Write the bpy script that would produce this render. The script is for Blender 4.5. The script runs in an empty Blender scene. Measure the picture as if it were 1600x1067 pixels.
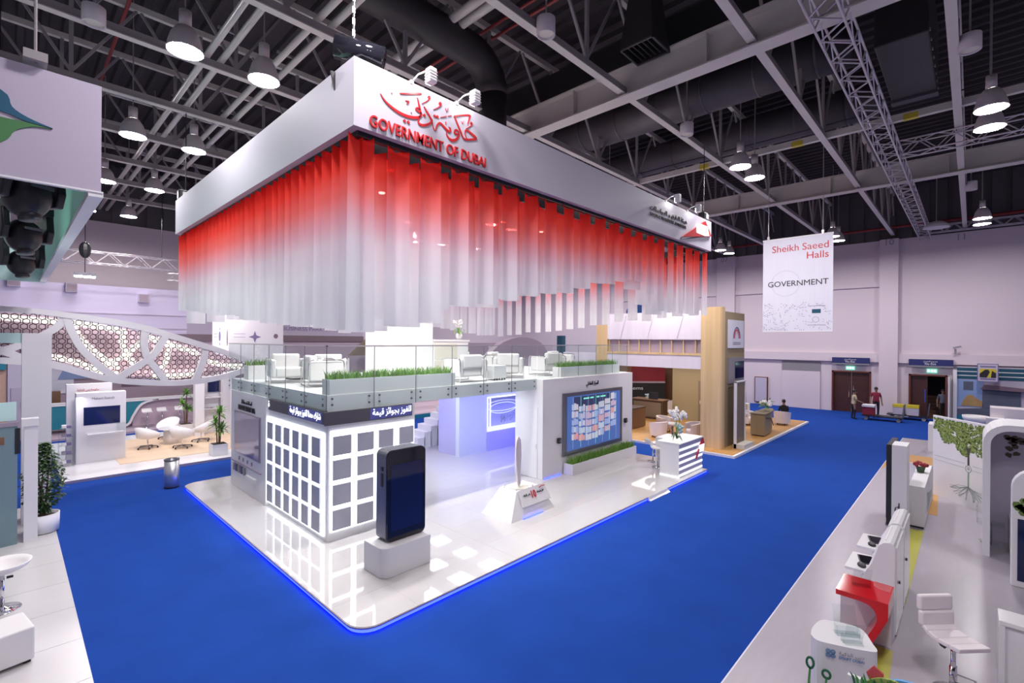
import bpy, bmesh, math, random, unicodedata
from mathutils import Vector, Matrix

random.seed(7)
SC = bpy.context.scene
COL = SC.collection
PI = math.pi

# ------------------------------------------------------------------ camera, world, exposure
cam = bpy.data.cameras.new('camera')
cam.sensor_width = 36.0
cam.lens = 752.24 / 1600 * 36
cam.clip_end = 300
cam_ob = bpy.data.objects.new('camera', cam)
COL.objects.link(cam_ob)
_y, _p, _r = math.radians(43.715), math.radians(-0.0997), math.radians(0.4029)
_f = Vector((math.cos(_y) * math.cos(_p), math.sin(_y) * math.cos(_p), math.sin(_p)))
_rt = Vector((math.sin(_y), -math.cos(_y), 0))
_up = _rt.cross(_f)
_r1 = math.cos(_r) * _rt + math.sin(_r) * _up
_u1 = _r1.cross(_f)
cam_ob.matrix_world = Matrix(((_r1.x, _u1.x, -_f.x, 0), (_r1.y, _u1.y, -_f.y, 0), (_r1.z, _u1.z, -_f.z, 4.5), (0, 0, 0, 1)))
SC.camera = cam_ob

w = bpy.data.worlds.new('hall_ambient')
SC.world = w
w.use_nodes = True
w.node_tree.nodes['Background'].inputs[0].default_value = (0.80, 0.72, 0.92, 1)
w.node_tree.nodes['Background'].inputs[1].default_value = 0.28

SC.view_settings.view_transform = 'Standard'
SC.view_settings.look = 'None'
SC.view_settings.exposure = 0.0
SC.view_settings.gamma = 1.0
SC.view_settings.use_curve_mapping = False
SC.cycles.max_bounces = 8
SC.cycles.transparent_max_bounces = 24
SC.cycles.diffuse_bounces = 3
SC.cycles.sample_clamp_indirect = 6.0

HALL_LAMP = 225.0      # emission of the round high-bay lenses
CANOPY_SPOT = 130.0


def light(name, kind, loc, aim, power, col=(1, 1, 1), size=0.3, size_y=None, angle=70, blend=0.6, spread=180):
    d = bpy.data.lights.new(name, kind)
    d.energy = power
    d.color = col
    if kind == 'AREA':
        d.size = size
        if size_y:
            d.shape = 'RECTANGLE'
            d.size_y = size_y
        d.spread = math.radians(spread)
    elif kind == 'SPOT':
        d.spot_size = math.radians(angle)
        d.spot_blend = blend
        d.shadow_soft_size = size
    else:
        d.shadow_soft_size = size
    o = bpy.data.objects.new(name, d)
    COL.objects.link(o)
    o.location = loc
    o.rotation_euler = (Vector(aim) - Vector(loc)).to_track_quat('-Z', 'Y').to_euler()
    return o


# ------------------------------------------------------------------ materials
MATS = {}


def mat(name, col=(0.8, 0.8, 0.8), rough=0.5, metal=0.0, emit=0.0, ecol=None, var=0.0, vscale=8.0, bump=0.0, spec=0.5,
        stretch=(1, 1, 1), trans=0.0, coat=0.0):
    if name in MATS:
        return MATS[name]
    m = bpy.data.materials.new(name)
    m.use_nodes = True
    nt = m.node_tree
    b = nt.nodes['Principled BSDF']
    b.inputs['Base Color'].default_value = (*col, 1)
    b.inputs['Roughness'].default_value = rough
    b.inputs['Metallic'].default_value = metal
    b.inputs['Specular IOR Level'].default_value = spec
    if coat:
        b.inputs['Coat Weight'].default_value = coat
        b.inputs['Coat Roughness'].default_value = 0.03
    if emit:
        b.inputs['Emission Color'].default_value = (*(ecol or col), 1)
        b.inputs['Emission Strength'].default_value = emit
    if var or bump:
        tc = nt.nodes.new('ShaderNodeTexCoord')
        mp = nt.nodes.new('ShaderNodeMapping')
        mp.inputs['Scale'].default_value = stretch
        nz = nt.nodes.new('ShaderNodeTexNoise')
        nz.inputs['Scale'].default_value = vscale
        nz.inputs['Detail'].default_value = 4
        nt.links.new(tc.outputs['Object'], mp.inputs['Vector'])
        nt.links.new(mp.outputs['Vector'], nz.inputs['Vector'])
        if var:
            mx = nt.nodes.new('ShaderNodeMix')
            mx.data_type = 'RGBA'
            mx.inputs['A'].default_value = (*[c * (1 - var) for c in col], 1)
            mx.inputs['B'].default_value = (*[min(1, c * (1 + var)) for c in col], 1)
            nt.links.new(nz.outputs['Fac'], mx.inputs['Factor'])
            nt.links.new(mx.outputs['Result'], b.inputs['Base Color'])
        if bump:
            bp = nt.nodes.new('ShaderNodeBump')
            bp.inputs['Strength'].default_value = bump
            bp.inputs['Distance'].default_value = 0.01
            nt.links.new(nz.outputs['Fac'], bp.inputs['Height'])
            nt.links.new(bp.outputs['Normal'], b.inputs['Normal'])
    MATS[name] = m
    return m


def glass_mat(name, tint, gloss=0.12, rough=0.02, body=0.0, bodycol=(0.8, 0.9, 0.88)):
    m = bpy.data.materials.new(name)
    m.use_nodes = True
    nt = m.node_tree
    nt.nodes.remove(nt.nodes['Principled BSDF'])
    out = nt.nodes['Material Output']
    t = nt.nodes.new('ShaderNodeBsdfTransparent')
    t.inputs[0].default_value = (*tint, 1)
    g = nt.nodes.new('ShaderNodeBsdfGlossy')
    g.inputs['Roughness'].default_value = rough
    fr = nt.nodes.new('ShaderNodeLayerWeight')
    fr.inputs[0].default_value = gloss
    mx = nt.nodes.new('ShaderNodeMixShader')
    geo = nt.nodes.new('ShaderNodeNewGeometry')
    inv = nt.nodes.new('ShaderNodeMath')
    inv.operation = 'SUBTRACT'
    inv.inputs[0].default_value = 1.0
    nt.links.new(geo.outputs['Backfacing'], inv.inputs[1])
    mul = nt.nodes.new('ShaderNodeMath')
    mul.operation = 'MULTIPLY'
    nt.links.new(fr.outputs['Fresnel'], mul.inputs[0])
    nt.links.new(inv.outputs[0], mul.inputs[1])
    nt.links.new(mul.outputs[0], mx.inputs[0])
    nt.links.new(t.outputs[0], mx.inputs[1])
    nt.links.new(g.outputs[0], mx.inputs[2])
    last = mx
    if body:
        d = nt.nodes.new('ShaderNodeBsdfDiffuse')
        d.inputs[0].default_value = (*bodycol, 1)
        m2 = nt.nodes.new('ShaderNodeMixShader')
        m2.inputs[0].default_value = body
        nt.links.new(mx.outputs[0], m2.inputs[1])
        nt.links.new(d.outputs[0], m2.inputs[2])
        last = m2
    nt.links.new(last.outputs[0], out.inputs[0])
    MATS[name] = m
    return m


def fabric_strip_mat():
    """sheer cloth dyed red at the top, fading to white 1.5 m further down"""
    m = bpy.data.materials.new('ombre_sheer_fabric')
    m.use_nodes = True
    nt = m.node_tree
    nt.nodes.remove(nt.nodes['Principled BSDF'])
    out = nt.nodes['Material Output']
    tc = nt.nodes.new('ShaderNodeTexCoord')
    sp = nt.nodes.new('ShaderNodeSeparateXYZ')
    mr = nt.nodes.new('ShaderNodeMapRange')
    mr.inputs['From Min'].default_value = 0.0
    mr.inputs['From Max'].default_value = -2.0
    rp = nt.nodes.new('ShaderNodeValToRGB')
    e = rp.color_ramp.elements
    e[0].position = 0.0
    e[0].color = (0.82, 0.030, 0.028, 1)
    e[1].position = 1.0
    e[1].color = (0.92, 0.92, 0.95, 1)
    for pos, c in ((0.20, (0.90, 0.10, 0.075, 1)), (0.40, (0.90, 0.27, 0.26, 1)), (0.57, (0.88, 0.52, 0.59, 1)), (0.74, (0.89, 0.80, 0.86, 1))):
        x = e.new(pos)
        x.color = c
    nt.links.new(tc.outputs['Object'], sp.inputs[0])
    nt.links.new(sp.outputs['Z'], mr.inputs['Value'])
    nt.links.new(mr.outputs[0], rp.inputs[0])
    d = nt.nodes.new('ShaderNodeBsdfDiffuse')
    t = nt.nodes.new('ShaderNodeBsdfTranslucent')
    tr = nt.nodes.new('ShaderNodeBsdfTransparent')
    m1 = nt.nodes.new('ShaderNodeMixShader')
    m1.inputs[0].default_value = 0.5
    m2 = nt.nodes.new('ShaderNodeMixShader')
    m2.inputs[0].default_value = 0.10
    nt.links.new(rp.outputs[0], d.inputs[0])
    nt.links.new(rp.outputs[0], t.inputs[0])
    nt.links.new(rp.outputs[0], tr.inputs[0])
    nt.links.new(d.outputs[0], m1.inputs[1])
    nt.links.new(t.outputs[0], m1.inputs[2])
    nt.links.new(m1.outputs[0], m2.inputs[1])
    nt.links.new(tr.outputs[0], m2.inputs[2])
    nt.links.new(m2.outputs[0], out.inputs[0])
    MATS['strip'] = m
    return m


def wood_mat(name, c1, c2, scale=3.0, rough=0.45, axis=2):
    m = bpy.data.materials.new(name)
    m.use_nodes = True
    nt = m.node_tree
    b = nt.nodes['Principled BSDF']
    b.inputs['Roughness'].default_value = rough
    tc = nt.nodes.new('ShaderNodeTexCoord')
    mp = nt.nodes.new('ShaderNodeMapping')
    s = [scale * 3] * 3
    s[axis] = scale * 0.12
    mp.inputs['Scale'].default_value = s
    nz = nt.nodes.new('ShaderNodeTexNoise')
    nz.inputs['Scale'].default_value = 1.5
    nz.inputs['Detail'].default_value = 6
    rp = nt.nodes.new('ShaderNodeValToRGB')
    rp.color_ramp.elements[0].color = (*c1, 1)
    rp.color_ramp.elements[0].position = 0.3
    rp.color_ramp.elements[1].color = (*c2, 1)
    rp.color_ramp.elements[1].position = 0.7
    nt.links.new(tc.outputs['Object'], mp.inputs[0])
    nt.links.new(mp.outputs[0], nz.inputs['Vector'])
    nt.links.new(nz.outputs['Fac'], rp.inputs[0])
    nt.links.new(rp.outputs[0], b.inputs['Base Color'])
    MATS[name] = m
    return m


M = dict(
    carpet=mat('blue_carpet', (0.012, 0.059, 0.325), 0.95, var=0.16, vscale=1.3, spec=0.1),
    wallp=mat('painted_wall', (0.70, 0.605, 0.665), 0.8, var=0.03, vscale=0.6),
    clad=mat('grey_cladding', (0.10, 0.09, 0.10), 0.7),
    deckroof=mat('dark_roof_deck', (0.035, 0.028, 0.034), 0.8, var=0.3, vscale=0.7),
    steel=mat('painted_lit_roof_steel', (0.62, 0.59, 0.56), 0.55, var=0.06, vscale=2),
    steeldk=mat('grey_shaded_steel', (0.30, 0.275, 0.285), 0.5),
    duct=mat('black_duct', (0.030, 0.028, 0.030), 0.5, var=0.2, vscale=3),
    ductg=mat('grey_duct', (0.10, 0.09, 0.10), 0.45, 0.3, var=0.2, vscale=2),
    redpipe=mat('red_sprinkler_pipe', (0.25, 0.03, 0.03), 0.5),
    alu=mat('truss_aluminium', (0.62, 0.58, 0.62), 0.4, 0.4),
    white=mat('white_laminate', (0.80, 0.79, 0.81), 0.35),
    whitem=mat('white_matt', (0.78, 0.77, 0.80), 0.8),
    whitegl=mat('white_gloss', (0.82, 0.81, 0.83), 0.12),
    tile=mat('polished_white_tile', (0.56, 0.54, 0.545), 0.04, var=0.035, vscale=1.1, stretch=(1, 4, 1), spec=0.6),
    tilel=mat('white_floor_tile', (0.62, 0.605, 0.62), 0.25, var=0.03, vscale=1.2, stretch=(1, 5, 1)),
    lip=mat('grey_metal_lip', (0.42, 0.36, 0.42), 0.4, 0.5),
    ledblue=mat('blue_led', (0.02, 0.06, 1.0), 0.5, emit=9.0, ecol=(0.02, 0.035, 1.0)),
    ledwhite=mat('white_led', (0.9, 0.93, 1.0), 0.5, emit=4.0, ecol=(0.90, 0.95, 1.0)),
    ledsoft=mat('soft_led', (0.9, 0.93, 1.0), 0.5, emit=0.8, ecol=(0.90, 0.95, 1.0)),
    ledpanel=mat('ceiling_led_panel', (1, 1, 1), 0.5, emit=13, ecol=(0.86, 0.92, 1.0)),
    ledtext=mat('led_letters', (1, 1, 1), 0.5, emit=1.6, ecol=(0.9, 0.93, 1.0)),
    ledtextback=mat('led_lit_field', (0.07, 0.08, 0.30), 0.5, emit=0.14, ecol=(0.16, 0.18, 0.50)),
    lamp=mat('lamp_lens', (1, 1, 1), 0.5, emit=HALL_LAMP, ecol=(1.0, 0.95, 0.97)),
    lampshell=mat('lamp_shell', (0.62, 0.57, 0.60), 0.45, 0.2),
    spotlens=mat('spot_lens', (1, 1, 1), 0.5, emit=45, ecol=(1.0, 0.97, 0.92)),
    canopy=mat('canopy_panel', (0.53, 0.50, 0.58), 0.6),
    redsign=mat('red_letters', (0.55, 0.025, 0.03), 0.35),
    blacksign=mat('black_letters', (0.02, 0.02, 0.025), 0.5),
    greysign=mat('grey_letters', (0.30, 0.28, 0.33), 0.5),
    bluesign=mat('blue_letters', (0.03, 0.18, 0.42), 0.5),
    mauvesign=mat('mauve_letters', (0.20, 0.16, 0.32), 0.6),
    black=mat('black_plastic', (0.016, 0.016, 0.02), 0.4),
    blackgl=mat('black_gloss', (0.012, 0.012, 0.018), 0.06),
    gunmetal=mat('gunmetal', (0.20, 0.20, 0.235), 0.32, 0.75),
    screen=mat('dark_screen', (0.012, 0.018, 0.075), 0.06),
    ticker=mat('ticker_body', (0.085, 0.08, 0.10), 0.45),
    qrpanel=mat('grey_display_panel', (0.40, 0.41, 0.49), 0.4, var=0.1, vscale=3),
    chrome=mat('chrome', (0.75, 0.75, 0.78), 0.08, 1.0),
    steelbr=mat('brushed_steel', (0.66, 0.65, 0.67), 0.38, 0.8),
    leather=mat('white_leather', (0.80, 0.78, 0.79), 0.45),
    leatherp=mat('pinkish_leather', (0.86, 0.79, 0.82), 0.45),
    grass=mat('artificial_grass', (0.16, 0.33, 0.05), 0.7, var=0.45, vscale=25),
    leaf=mat('ficus_leaf', (0.045, 0.10, 0.035), 0.4, var=0.5, vscale=9),
    leafl=mat('bright_leaf', (0.17, 0.36, 0.07), 0.45, var=0.4, vscale=9),
    trunk=mat('trunk_bark', (0.16, 0.09, 0.05), 0.8),
    soil=mat('soil', (0.05, 0.035, 0.025), 0.9),
    petal=mat('white_petal', (0.86, 0.84, 0.84), 0.6),
    bluepetal=mat('pale_blue_petal', (0.42, 0.58, 0.62), 0.6),
    redpetal=mat('red_petal', (0.30, 0.02, 0.03), 0.6),
    purplew=mat('lavender_wall', (0.55, 0.53, 0.84), 0.5),
    bluew=mat('pale_blue_wall', (0.72, 0.76, 0.88), 0.45),
    banner=mat('lavender_banner', (0.46, 0.41, 0.52), 0.75),
    bannerw=mat('white_banner', (0.72, 0.71, 0.80), 0.7, var=0.04, vscale=3, stretch=(1, 3, 0.2)),
    teal=mat('teal_panel', (0.01, 0.20, 0.28), 0.5),
    tealdk=mat('dark_teal', (0.008, 0.08, 0.13), 0.5),
    mint=mat('green_lit_lining', (0.34, 0.80, 0.62), 0.6),
    mintlt=mat('pale_mint', (0.52, 0.76, 0.74), 0.6),
    logob=mat('logo_petrol', (0.01, 0.09, 0.17), 0.6),
    logog=mat('logo_green', (0.06, 0.20, 0.07), 0.6),
    lavfab=mat('lavender_fabric', (0.64, 0.58, 0.76), 0.8, var=0.05, vscale=0.8, stretch=(0.3, 1, 3)),
    mauve=mat('mauve_wall', (0.42, 0.33, 0.40), 0.7),
    mauvedk=mat('dark_mauve', (0.20, 0.13, 0.17), 0.7),
    brownband=mat('brown_band', (0.21, 0.15, 0.18), 0.6),
    pinkwall=mat('pink_wall', (0.56, 0.44, 0.52), 0.7),
    tan=mat('tan_panel', (0.58, 0.38, 0.29), 0.7, var=0.12, vscale=6),
    orangefl=mat('amber_floor', (0.62, 0.33, 0.10), 0.45, var=0.08, vscale=2),
    lattice=mat('bronze_lattice', (0.10, 0.05, 0.05), 0.5),
    frost=glass_mat('frosted_glass', (0.42, 0.52, 0.54), 0.2, 0.15, 0.62, (0.28, 0.40, 0.44)),
    glass=glass_mat('balustrade_glass', (0.93, 0.97, 0.96), 0.08, 0.01, 0.035, (0.6, 0.7, 0.68)),
    clear=glass_mat('clear_acrylic', (0.93, 0.95, 0.95), 0.22, 0.02),
    mirror=mat('dim_display_glass', (0.30, 0.26, 0.36), 0.08, 0.5),
    marble=mat('pale_marble', (0.68, 0.63, 0.72), 0.4, var=0.08, vscale=2.0, stretch=(1, 3, 0.25)),
    khaki=mat('khaki_panel', (0.30, 0.23, 0.13), 0.6),
    khakidk=mat('dark_khaki', (0.20, 0.15, 0.10), 0.6),
    darkbrown=mat('dark_brown', (0.075, 0.04, 0.025), 0.45),
    brown=mat('walnut_brown', (0.19, 0.10, 0.055), 0.45),
    red=mat('red_gloss', (0.62, 0.010, 0.018), 0.10),
    redgraphic=mat('red_graphic', (0.22, 0.012, 0.025), 0.5, var=0.3, vscale=1.2),
    doorwood=mat('dark_door_wood', (0.060, 0.020, 0.018), 0.35),
    doordark=mat('door_void', (0.010, 0.010, 0.018), 0.8),
    doorframe=mat('door_frame_wood', (0.14, 0.035, 0.025), 0.4),
    navy=mat('navy_sign', (0.018, 0.025, 0.14), 0.5),
    exitgreen=mat('exit_sign', (0.2, 0.6, 0.45), 0.5, emit=0.8, ecol=(0.30, 0.80, 0.60)),
    exitwhite=mat('exit_figure', (1, 1, 1), 0.5, emit=1.6, ecol=(0.9, 1.0, 0.97)),
    shutterband=mat('grey_band', (0.26, 0.24, 0.27), 0.6),
    skyblue=mat('poster_blue', (0.25, 0.36, 0.62), 0.6, var=0.2, vscale=1),
    sand=mat('poster_sand', (0.42, 0.26, 0.10), 0.6, var=0.3, vscale=2),
    slate=mat('poster_slate', (0.10, 0.11, 0.16), 0.6, var=0.3, vscale=2),
    yellow=mat('yellow_print', (0.62, 0.50, 0.03), 0.5),
    lime=mat('lime_floor', (0.45, 0.44, 0.06), 0.4),
    greygl=mat('pale_grey_vinyl', (0.44, 0.405, 0.46), 0.28, var=0.07, vscale=2.2, stretch=(1, 5, 1)),
    lilacwall=mat('lilac_grey', (0.52, 0.48, 0.60), 0.6),
    printgreen=mat('print_foliage', (0.13, 0.21, 0.05), 0.6, var=0.8, vscale=40),
    printgreen2=mat('print_foliage_light', (0.30, 0.40, 0.10), 0.6, var=0.5, vscale=40),
    printdark=mat('print_trunk', (0.08, 0.06, 0.045), 0.6),
    printgrey=mat('print_roots', (0.33, 0.40, 0.39), 0.6),
    cutgreen=mat('cutout_green', (0.06, 0.30, 0.07), 0.5),
    cutgreen2=mat('cutout_dark_green', (0.015, 0.13, 0.05), 0.5),
    cutblue=mat('cutout_blue', (0.12, 0.36, 0.70), 0.5),
    coral=mat('coral_floor', (0.60, 0.08, 0.09), 0.4),
    skin=mat('skin', (0.28, 0.15, 0.10), 0.6),
    hair=mat('hair', (0.012, 0.010, 0.010), 0.6),
    cream=mat('cream_shirt', (0.52, 0.42, 0.27), 0.8),
    maroon=mat('maroon_shirt', (0.22, 0.012, 0.04), 0.8),
    trousers=mat('dark_trousers', (0.014, 0.012, 0.018), 0.8),
    domeblue=mat('blue_dome', (0.02, 0.10, 0.34), 0.5),
    feather=mat('feather_resin', (0.82, 0.74, 0.77), 0.4),
    ivory=mat('cream_cushion', (0.66, 0.63, 0.56), 0.8),
    yellowgr=mat('hoist_yellow', (0.60, 0.50, 0.05), 0.5),
)
M['strip'] = fabric_strip_mat()
M['oak'] = wood_mat('oak_veneer', (0.55, 0.38, 0.19), (0.68, 0.50, 0.28), 1.2, axis=2)
M['floorwood'] = wood_mat('amber_floorboard', (0.46, 0.235, 0.07), (0.56, 0.31, 0.11), 1.0, axis=0)
M['birch'] = wood_mat('birch_floor', (0.74, 0.55, 0.38), (0.82, 0.64, 0.46), 0.8, axis=0)


# ------------------------------------------------------------------ mesh helpers
class MB:
    def __init__(self):
        self.v = []
        self.f = []

    def _add(self, vs, fs):
        n = len(self.v)
        self.v += [tuple(v) for v in vs]
        self.f += [tuple(i + n for i in f) for f in fs]
        return self

    def box(self, x0, x1, y0, y1, z0, z1):
        vs = [(x, y, z) for z in (z0, z1) for y in (y0, y1) for x in (x0, x1)]
        return self._add(vs, [(0, 2, 3, 1), (4, 5, 7, 6), (0, 1, 5, 4), (2, 6, 7, 3), (0, 4, 6, 2), (1, 3, 7, 5)])

    def obox(self, c, ux, uy, uz):
        """box with centre c and half-axis vectors"""
        c, ux, uy, uz = map(Vector, (c, ux, uy, uz))
        vs = [c + a * ux + b * uy + d * uz for d in (-1, 1) for b in (-1, 1) for a in (-1, 1)]
        return self._add(vs, [(0, 2, 3, 1), (4, 5, 7, 6), (0, 1, 5, 4), (2, 6, 7, 3), (0, 4, 6, 2), (1, 3, 7, 5)])

    def bar(self, p, q, w, h=None, up=(0, 0, 1)):
        p, q = Vector(p), Vector(q)
        d = (q - p)
        u = Vector(up)
        s = d.cross(u)
        if s.length < 1e-6:
            s = d.cross(Vector((1, 0, 0)))
        s.normalize()
        t = s.cross(d).normalized()
        return self.obox((p + q) / 2, d / 2, s * w / 2, t * (h or w) / 2)

    def cyl(self, p, q, r, n=10, r2=None):
        p, q = Vector(p), Vector(q)
        d = (q - p).normalized()
        a = d.orthogonal().normalized()
        b = d.cross(a)
        r2 = r if r2 is None else r2
        vs = []
        for c, rr in ((p, r), (q, r2)):
            vs += [c + rr * (math.cos(2 * PI * i / n) * a + math.sin(2 * PI * i / n) * b) for i in range(n)]
        fs = [(i, (i + 1) % n, n + (i + 1) % n, n + i) for i in range(n)]
        fs += [tuple(range(n - 1, -1, -1)), tuple(range(n, 2 * n))]
        return self._add(vs, fs)

    def lathe(self, prof, n=20, c=(0, 0, 0), a0=0.0, a1=2 * PI, cap=True):
        full = abs(a1 - a0 - 2 * PI) < 1e-6
        m = n if full else n + 1
        vs = []
        for r, z in prof:
            for i in range(m):
                a = a0 + (a1 - a0) * i / n
                vs.append((c[0] + r * math.cos(a), c[1] + r * math.sin(a), c[2] + z))
        fs = []
        for k in range(len(prof) - 1):
            for i in range(n):
                j = (i + 1) % m if full else i + 1
                fs.append((k * m + i, k * m + j, (k + 1) * m + j, (k + 1) * m + i))
        if cap and full:
            if prof[0][0] > 1e-6:
                fs.append(tuple(range(m - 1, -1, -1)))
            if prof[-1][0] > 1e-6:
                o = (len(prof) - 1) * m
                fs.append(tuple(range(o, o + m)))
        return self._add(vs, fs)

    def prism(self, poly, axis, t0, t1):
        """polygon in the plane normal to axis ('x': (y,z), 'y': (x,z), 'z': (x,y)) pushed from t0 to t1"""
        def P(a, b, t):
            return (t, a, b) if axis == 'x' else (a, t, b) if axis == 'y' else (a, b, t)
        n = len(poly)
        vs = [P(a, b, t0) for a, b in poly] + [P(a, b, t1) for a, b in poly]
        fs = [tuple(range(n - 1, -1, -1)), tuple(range(n, 2 * n))]
        fs += [(i, (i + 1) % n, n + (i + 1) % n, n + i) for i in range(n)]
        return self._add(vs, fs)

    def tube(self, pts, r, n=8, rad=None):
        pts = [Vector(p) for p in pts]
        rings = []
        for i, p in enumerate(pts):
            d = (pts[min(i + 1, len(pts) - 1)] - pts[max(i - 1, 0)]).normalized()
            if i == 0:
                a = d.orthogonal().normalized()
            else:
                a = (a - a.dot(d) * d)
                a = a.normalized() if a.length > 1e-6 else d.orthogonal().normalized()
            b = d.cross(a)
            rr = rad[i] if rad else r
            rings.append([p + rr * (math.cos(2 * PI * k / n) * a + math.sin(2 * PI * k / n) * b) for k in range(n)])
        vs = [v for ring in rings for v in ring]
        fs = []
        for i in range(len(pts) - 1):
            for k in range(n):
                fs.append((i * n + k, i * n + (k + 1) % n, (i + 1) * n + (k + 1) % n, (i + 1) * n + k))
        fs += [tuple(range(n - 1, -1, -1)), tuple(range((len(pts) - 1) * n, len(pts) * n))]
        return self._add(vs, fs)

    def ball(self, c, rx, ry=None, rz=None, n=12, m=8):
        ry = ry or rx
        rz = rz or rx
        vs = [(c[0], c[1], c[2] - rz)]
        for j in range(1, m):
            t = -PI / 2 + PI * j / m
            for i in range(n):
                a = 2 * PI * i / n
                vs.append((c[0] + rx * math.cos(t) * math.cos(a), c[1] + ry * math.cos(t) * math.sin(a), c[2] + rz * math.sin(t)))
        vs.append((c[0], c[1], c[2] + rz))
        fs = [(0, 1 + (i + 1) % n, 1 + i) for i in range(n)]
        for j in range(m - 2):
            o = 1 + j * n
            fs += [(o + i, o + (i + 1) % n, o + n + (i + 1) % n, o + n + i) for i in range(n)]
        o = 1 + (m - 2) * n
        fs += [(o + i, o + (i + 1) % n, len(vs) - 1) for i in range(n)]
        return self._add(vs, fs)

    def ribbon(self, pts, wid, axis='y', t0=0.0, t1=0.02):
        """flat brush stroke: pts (a,b) with widths, given thickness t0..t1 along axis"""
        n = len(pts)
        L, R = [], []
        for i, (a, b) in enumerate(pts):
            p0 = pts[max(i - 1, 0)]
            p1 = pts[min(i + 1, n - 1)]
            d = Vector((p1[0] - p0[0], p1[1] - p0[1]))
            d = d.normalized() if d.length > 1e-9 else Vector((1, 0))
            h = wid[i] / 2 if isinstance(wid, (list, tuple)) else wid / 2
            L.append((a - d.y * h, b + d.x * h))
            R.append((a + d.y * h, b - d.x * h))

        def P(q, t):
            return (t, q[0], q[1]) if axis == 'x' else (q[0], t, q[1]) if axis == 'y' else (q[0], q[1], t)
        for i in range(n - 1):
            q = [L[i], R[i], R[i + 1], L[i + 1]]
            vs = [P(x, t0) for x in q] + [P(x, t1) for x in q]
            self._add(vs, [(0, 1, 2, 3), (7, 6, 5, 4), (0, 4, 5, 1), (1, 5, 6, 2), (2, 6, 7, 3), (3, 7, 4, 0)])
        return self

    def mesh(self, name, m, smooth=False, bevel=0.0, segs=2):
        me = bpy.data.meshes.new(name)
        me.from_pydata(self.v, [], self.f)
        if bevel or True:
            bm = bmesh.new()
            bm.from_mesh(me)
            bmesh.ops.recalc_face_normals(bm, faces=bm.faces)
            if bevel:
                es = [e for e in bm.edges if len(e.link_faces) == 2 and e.calc_face_angle(0) > 0.6]
                bmesh.ops.bevel(bm, geom=es, offset=bevel, segments=segs, affect='EDGES', profile=0.5, clamp_overlap=True)
            bm.to_mesh(me)
            bm.free()
        if smooth:
            me.polygons.foreach_set('use_smooth', [True] * len(me.polygons))
        if m is not None:
            me.materials.append(m)
        return me

    def build(self, name, m, parent=None, smooth=False, bevel=0.0, segs=2, loc=None):
        o = bpy.data.objects.new(name, self.mesh(name, m, smooth, bevel, segs))
        COL.objects.link(o)
        if parent is not None:
            o.parent = parent
        if loc is not None:
            o.location = loc
        if smooth and bevel:
            o.data.shade_smooth() if hasattr(o.data, 'shade_smooth') else None
        return o


def tag(o, label, cat, group=None, kind=None):
    o['label'] = label
    o['category'] = cat
    if group:
        o['group'] = group
    if kind:
        o['kind'] = kind
    return o


def struct(o, label=None):
    o['kind'] = 'structure'
    if label:
        o['label'] = label
    return o


def thing(name, label, cat, loc=(0, 0, 0), rz=0.0, group=None):
    o = bpy.data.objects.new(name, None)
    o.empty_display_size = 0.1
    COL.objects.link(o)
    o.location = loc
    o.rotation_euler = (0, 0, rz)
    return tag(o, label, cat, group)


def B(x0, x1, y0, y1, z0, z1):
    return MB().box(x0, x1, y0, y1, z0, z1)


def copy_tree(o, parent=None):
    c = o.copy()
    COL.objects.link(c)
    if parent is not None:
        c.parent = parent
    for ch in list(o.children):
        copy_tree(ch, c)
    return c


def dup(root, loc, rz, label, group=None):
    r = copy_tree(root)
    r.location = loc
    r.rotation_euler = (0, 0, rz)
    r['label'] = label
    if group:
        r['group'] = group
    return r


def part_copy(o, loc, parent=None):
    c = o.copy()
    COL.objects.link(c)
    c.location = loc
    if parent is not None:
        c.parent = parent
    return c


# ------------------------------------------------------------------ writing
_FORMS = {}
for _cp in range(0xFE80, 0xFEFD):
    _d = unicodedata.decomposition(chr(_cp)).split()
    if len(_d) == 2 and _d[0].startswith('<'):
        _FORMS.setdefault(chr(int(_d[1], 16)), {})[_d[0][1:-1]] = chr(_cp)


def arabic(s):
    out = []
    for wd in s.split(' '):
        r = []
        for i, ch in enumerate(wd):
            fm = _FORMS.get(ch)
            if not fm:
                r.append(ch)
                continue
            prev = _FORMS.get(wd[i - 1], {}) if i else {}
            nxt = _FORMS.get(wd[i + 1], {}) if i + 1 < len(wd) else {}
            jp = 'initial' in prev
            jn = 'initial' in fm and 'final' in nxt
            k = 'medial' if jp and jn else 'final' if jp else 'initial' if jn else 'isolated'
            r.append(fm.get(k, fm.get('isolated', ch)))
        out.append(''.join(reversed(r)))
    return ' '.join(reversed(out))


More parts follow.
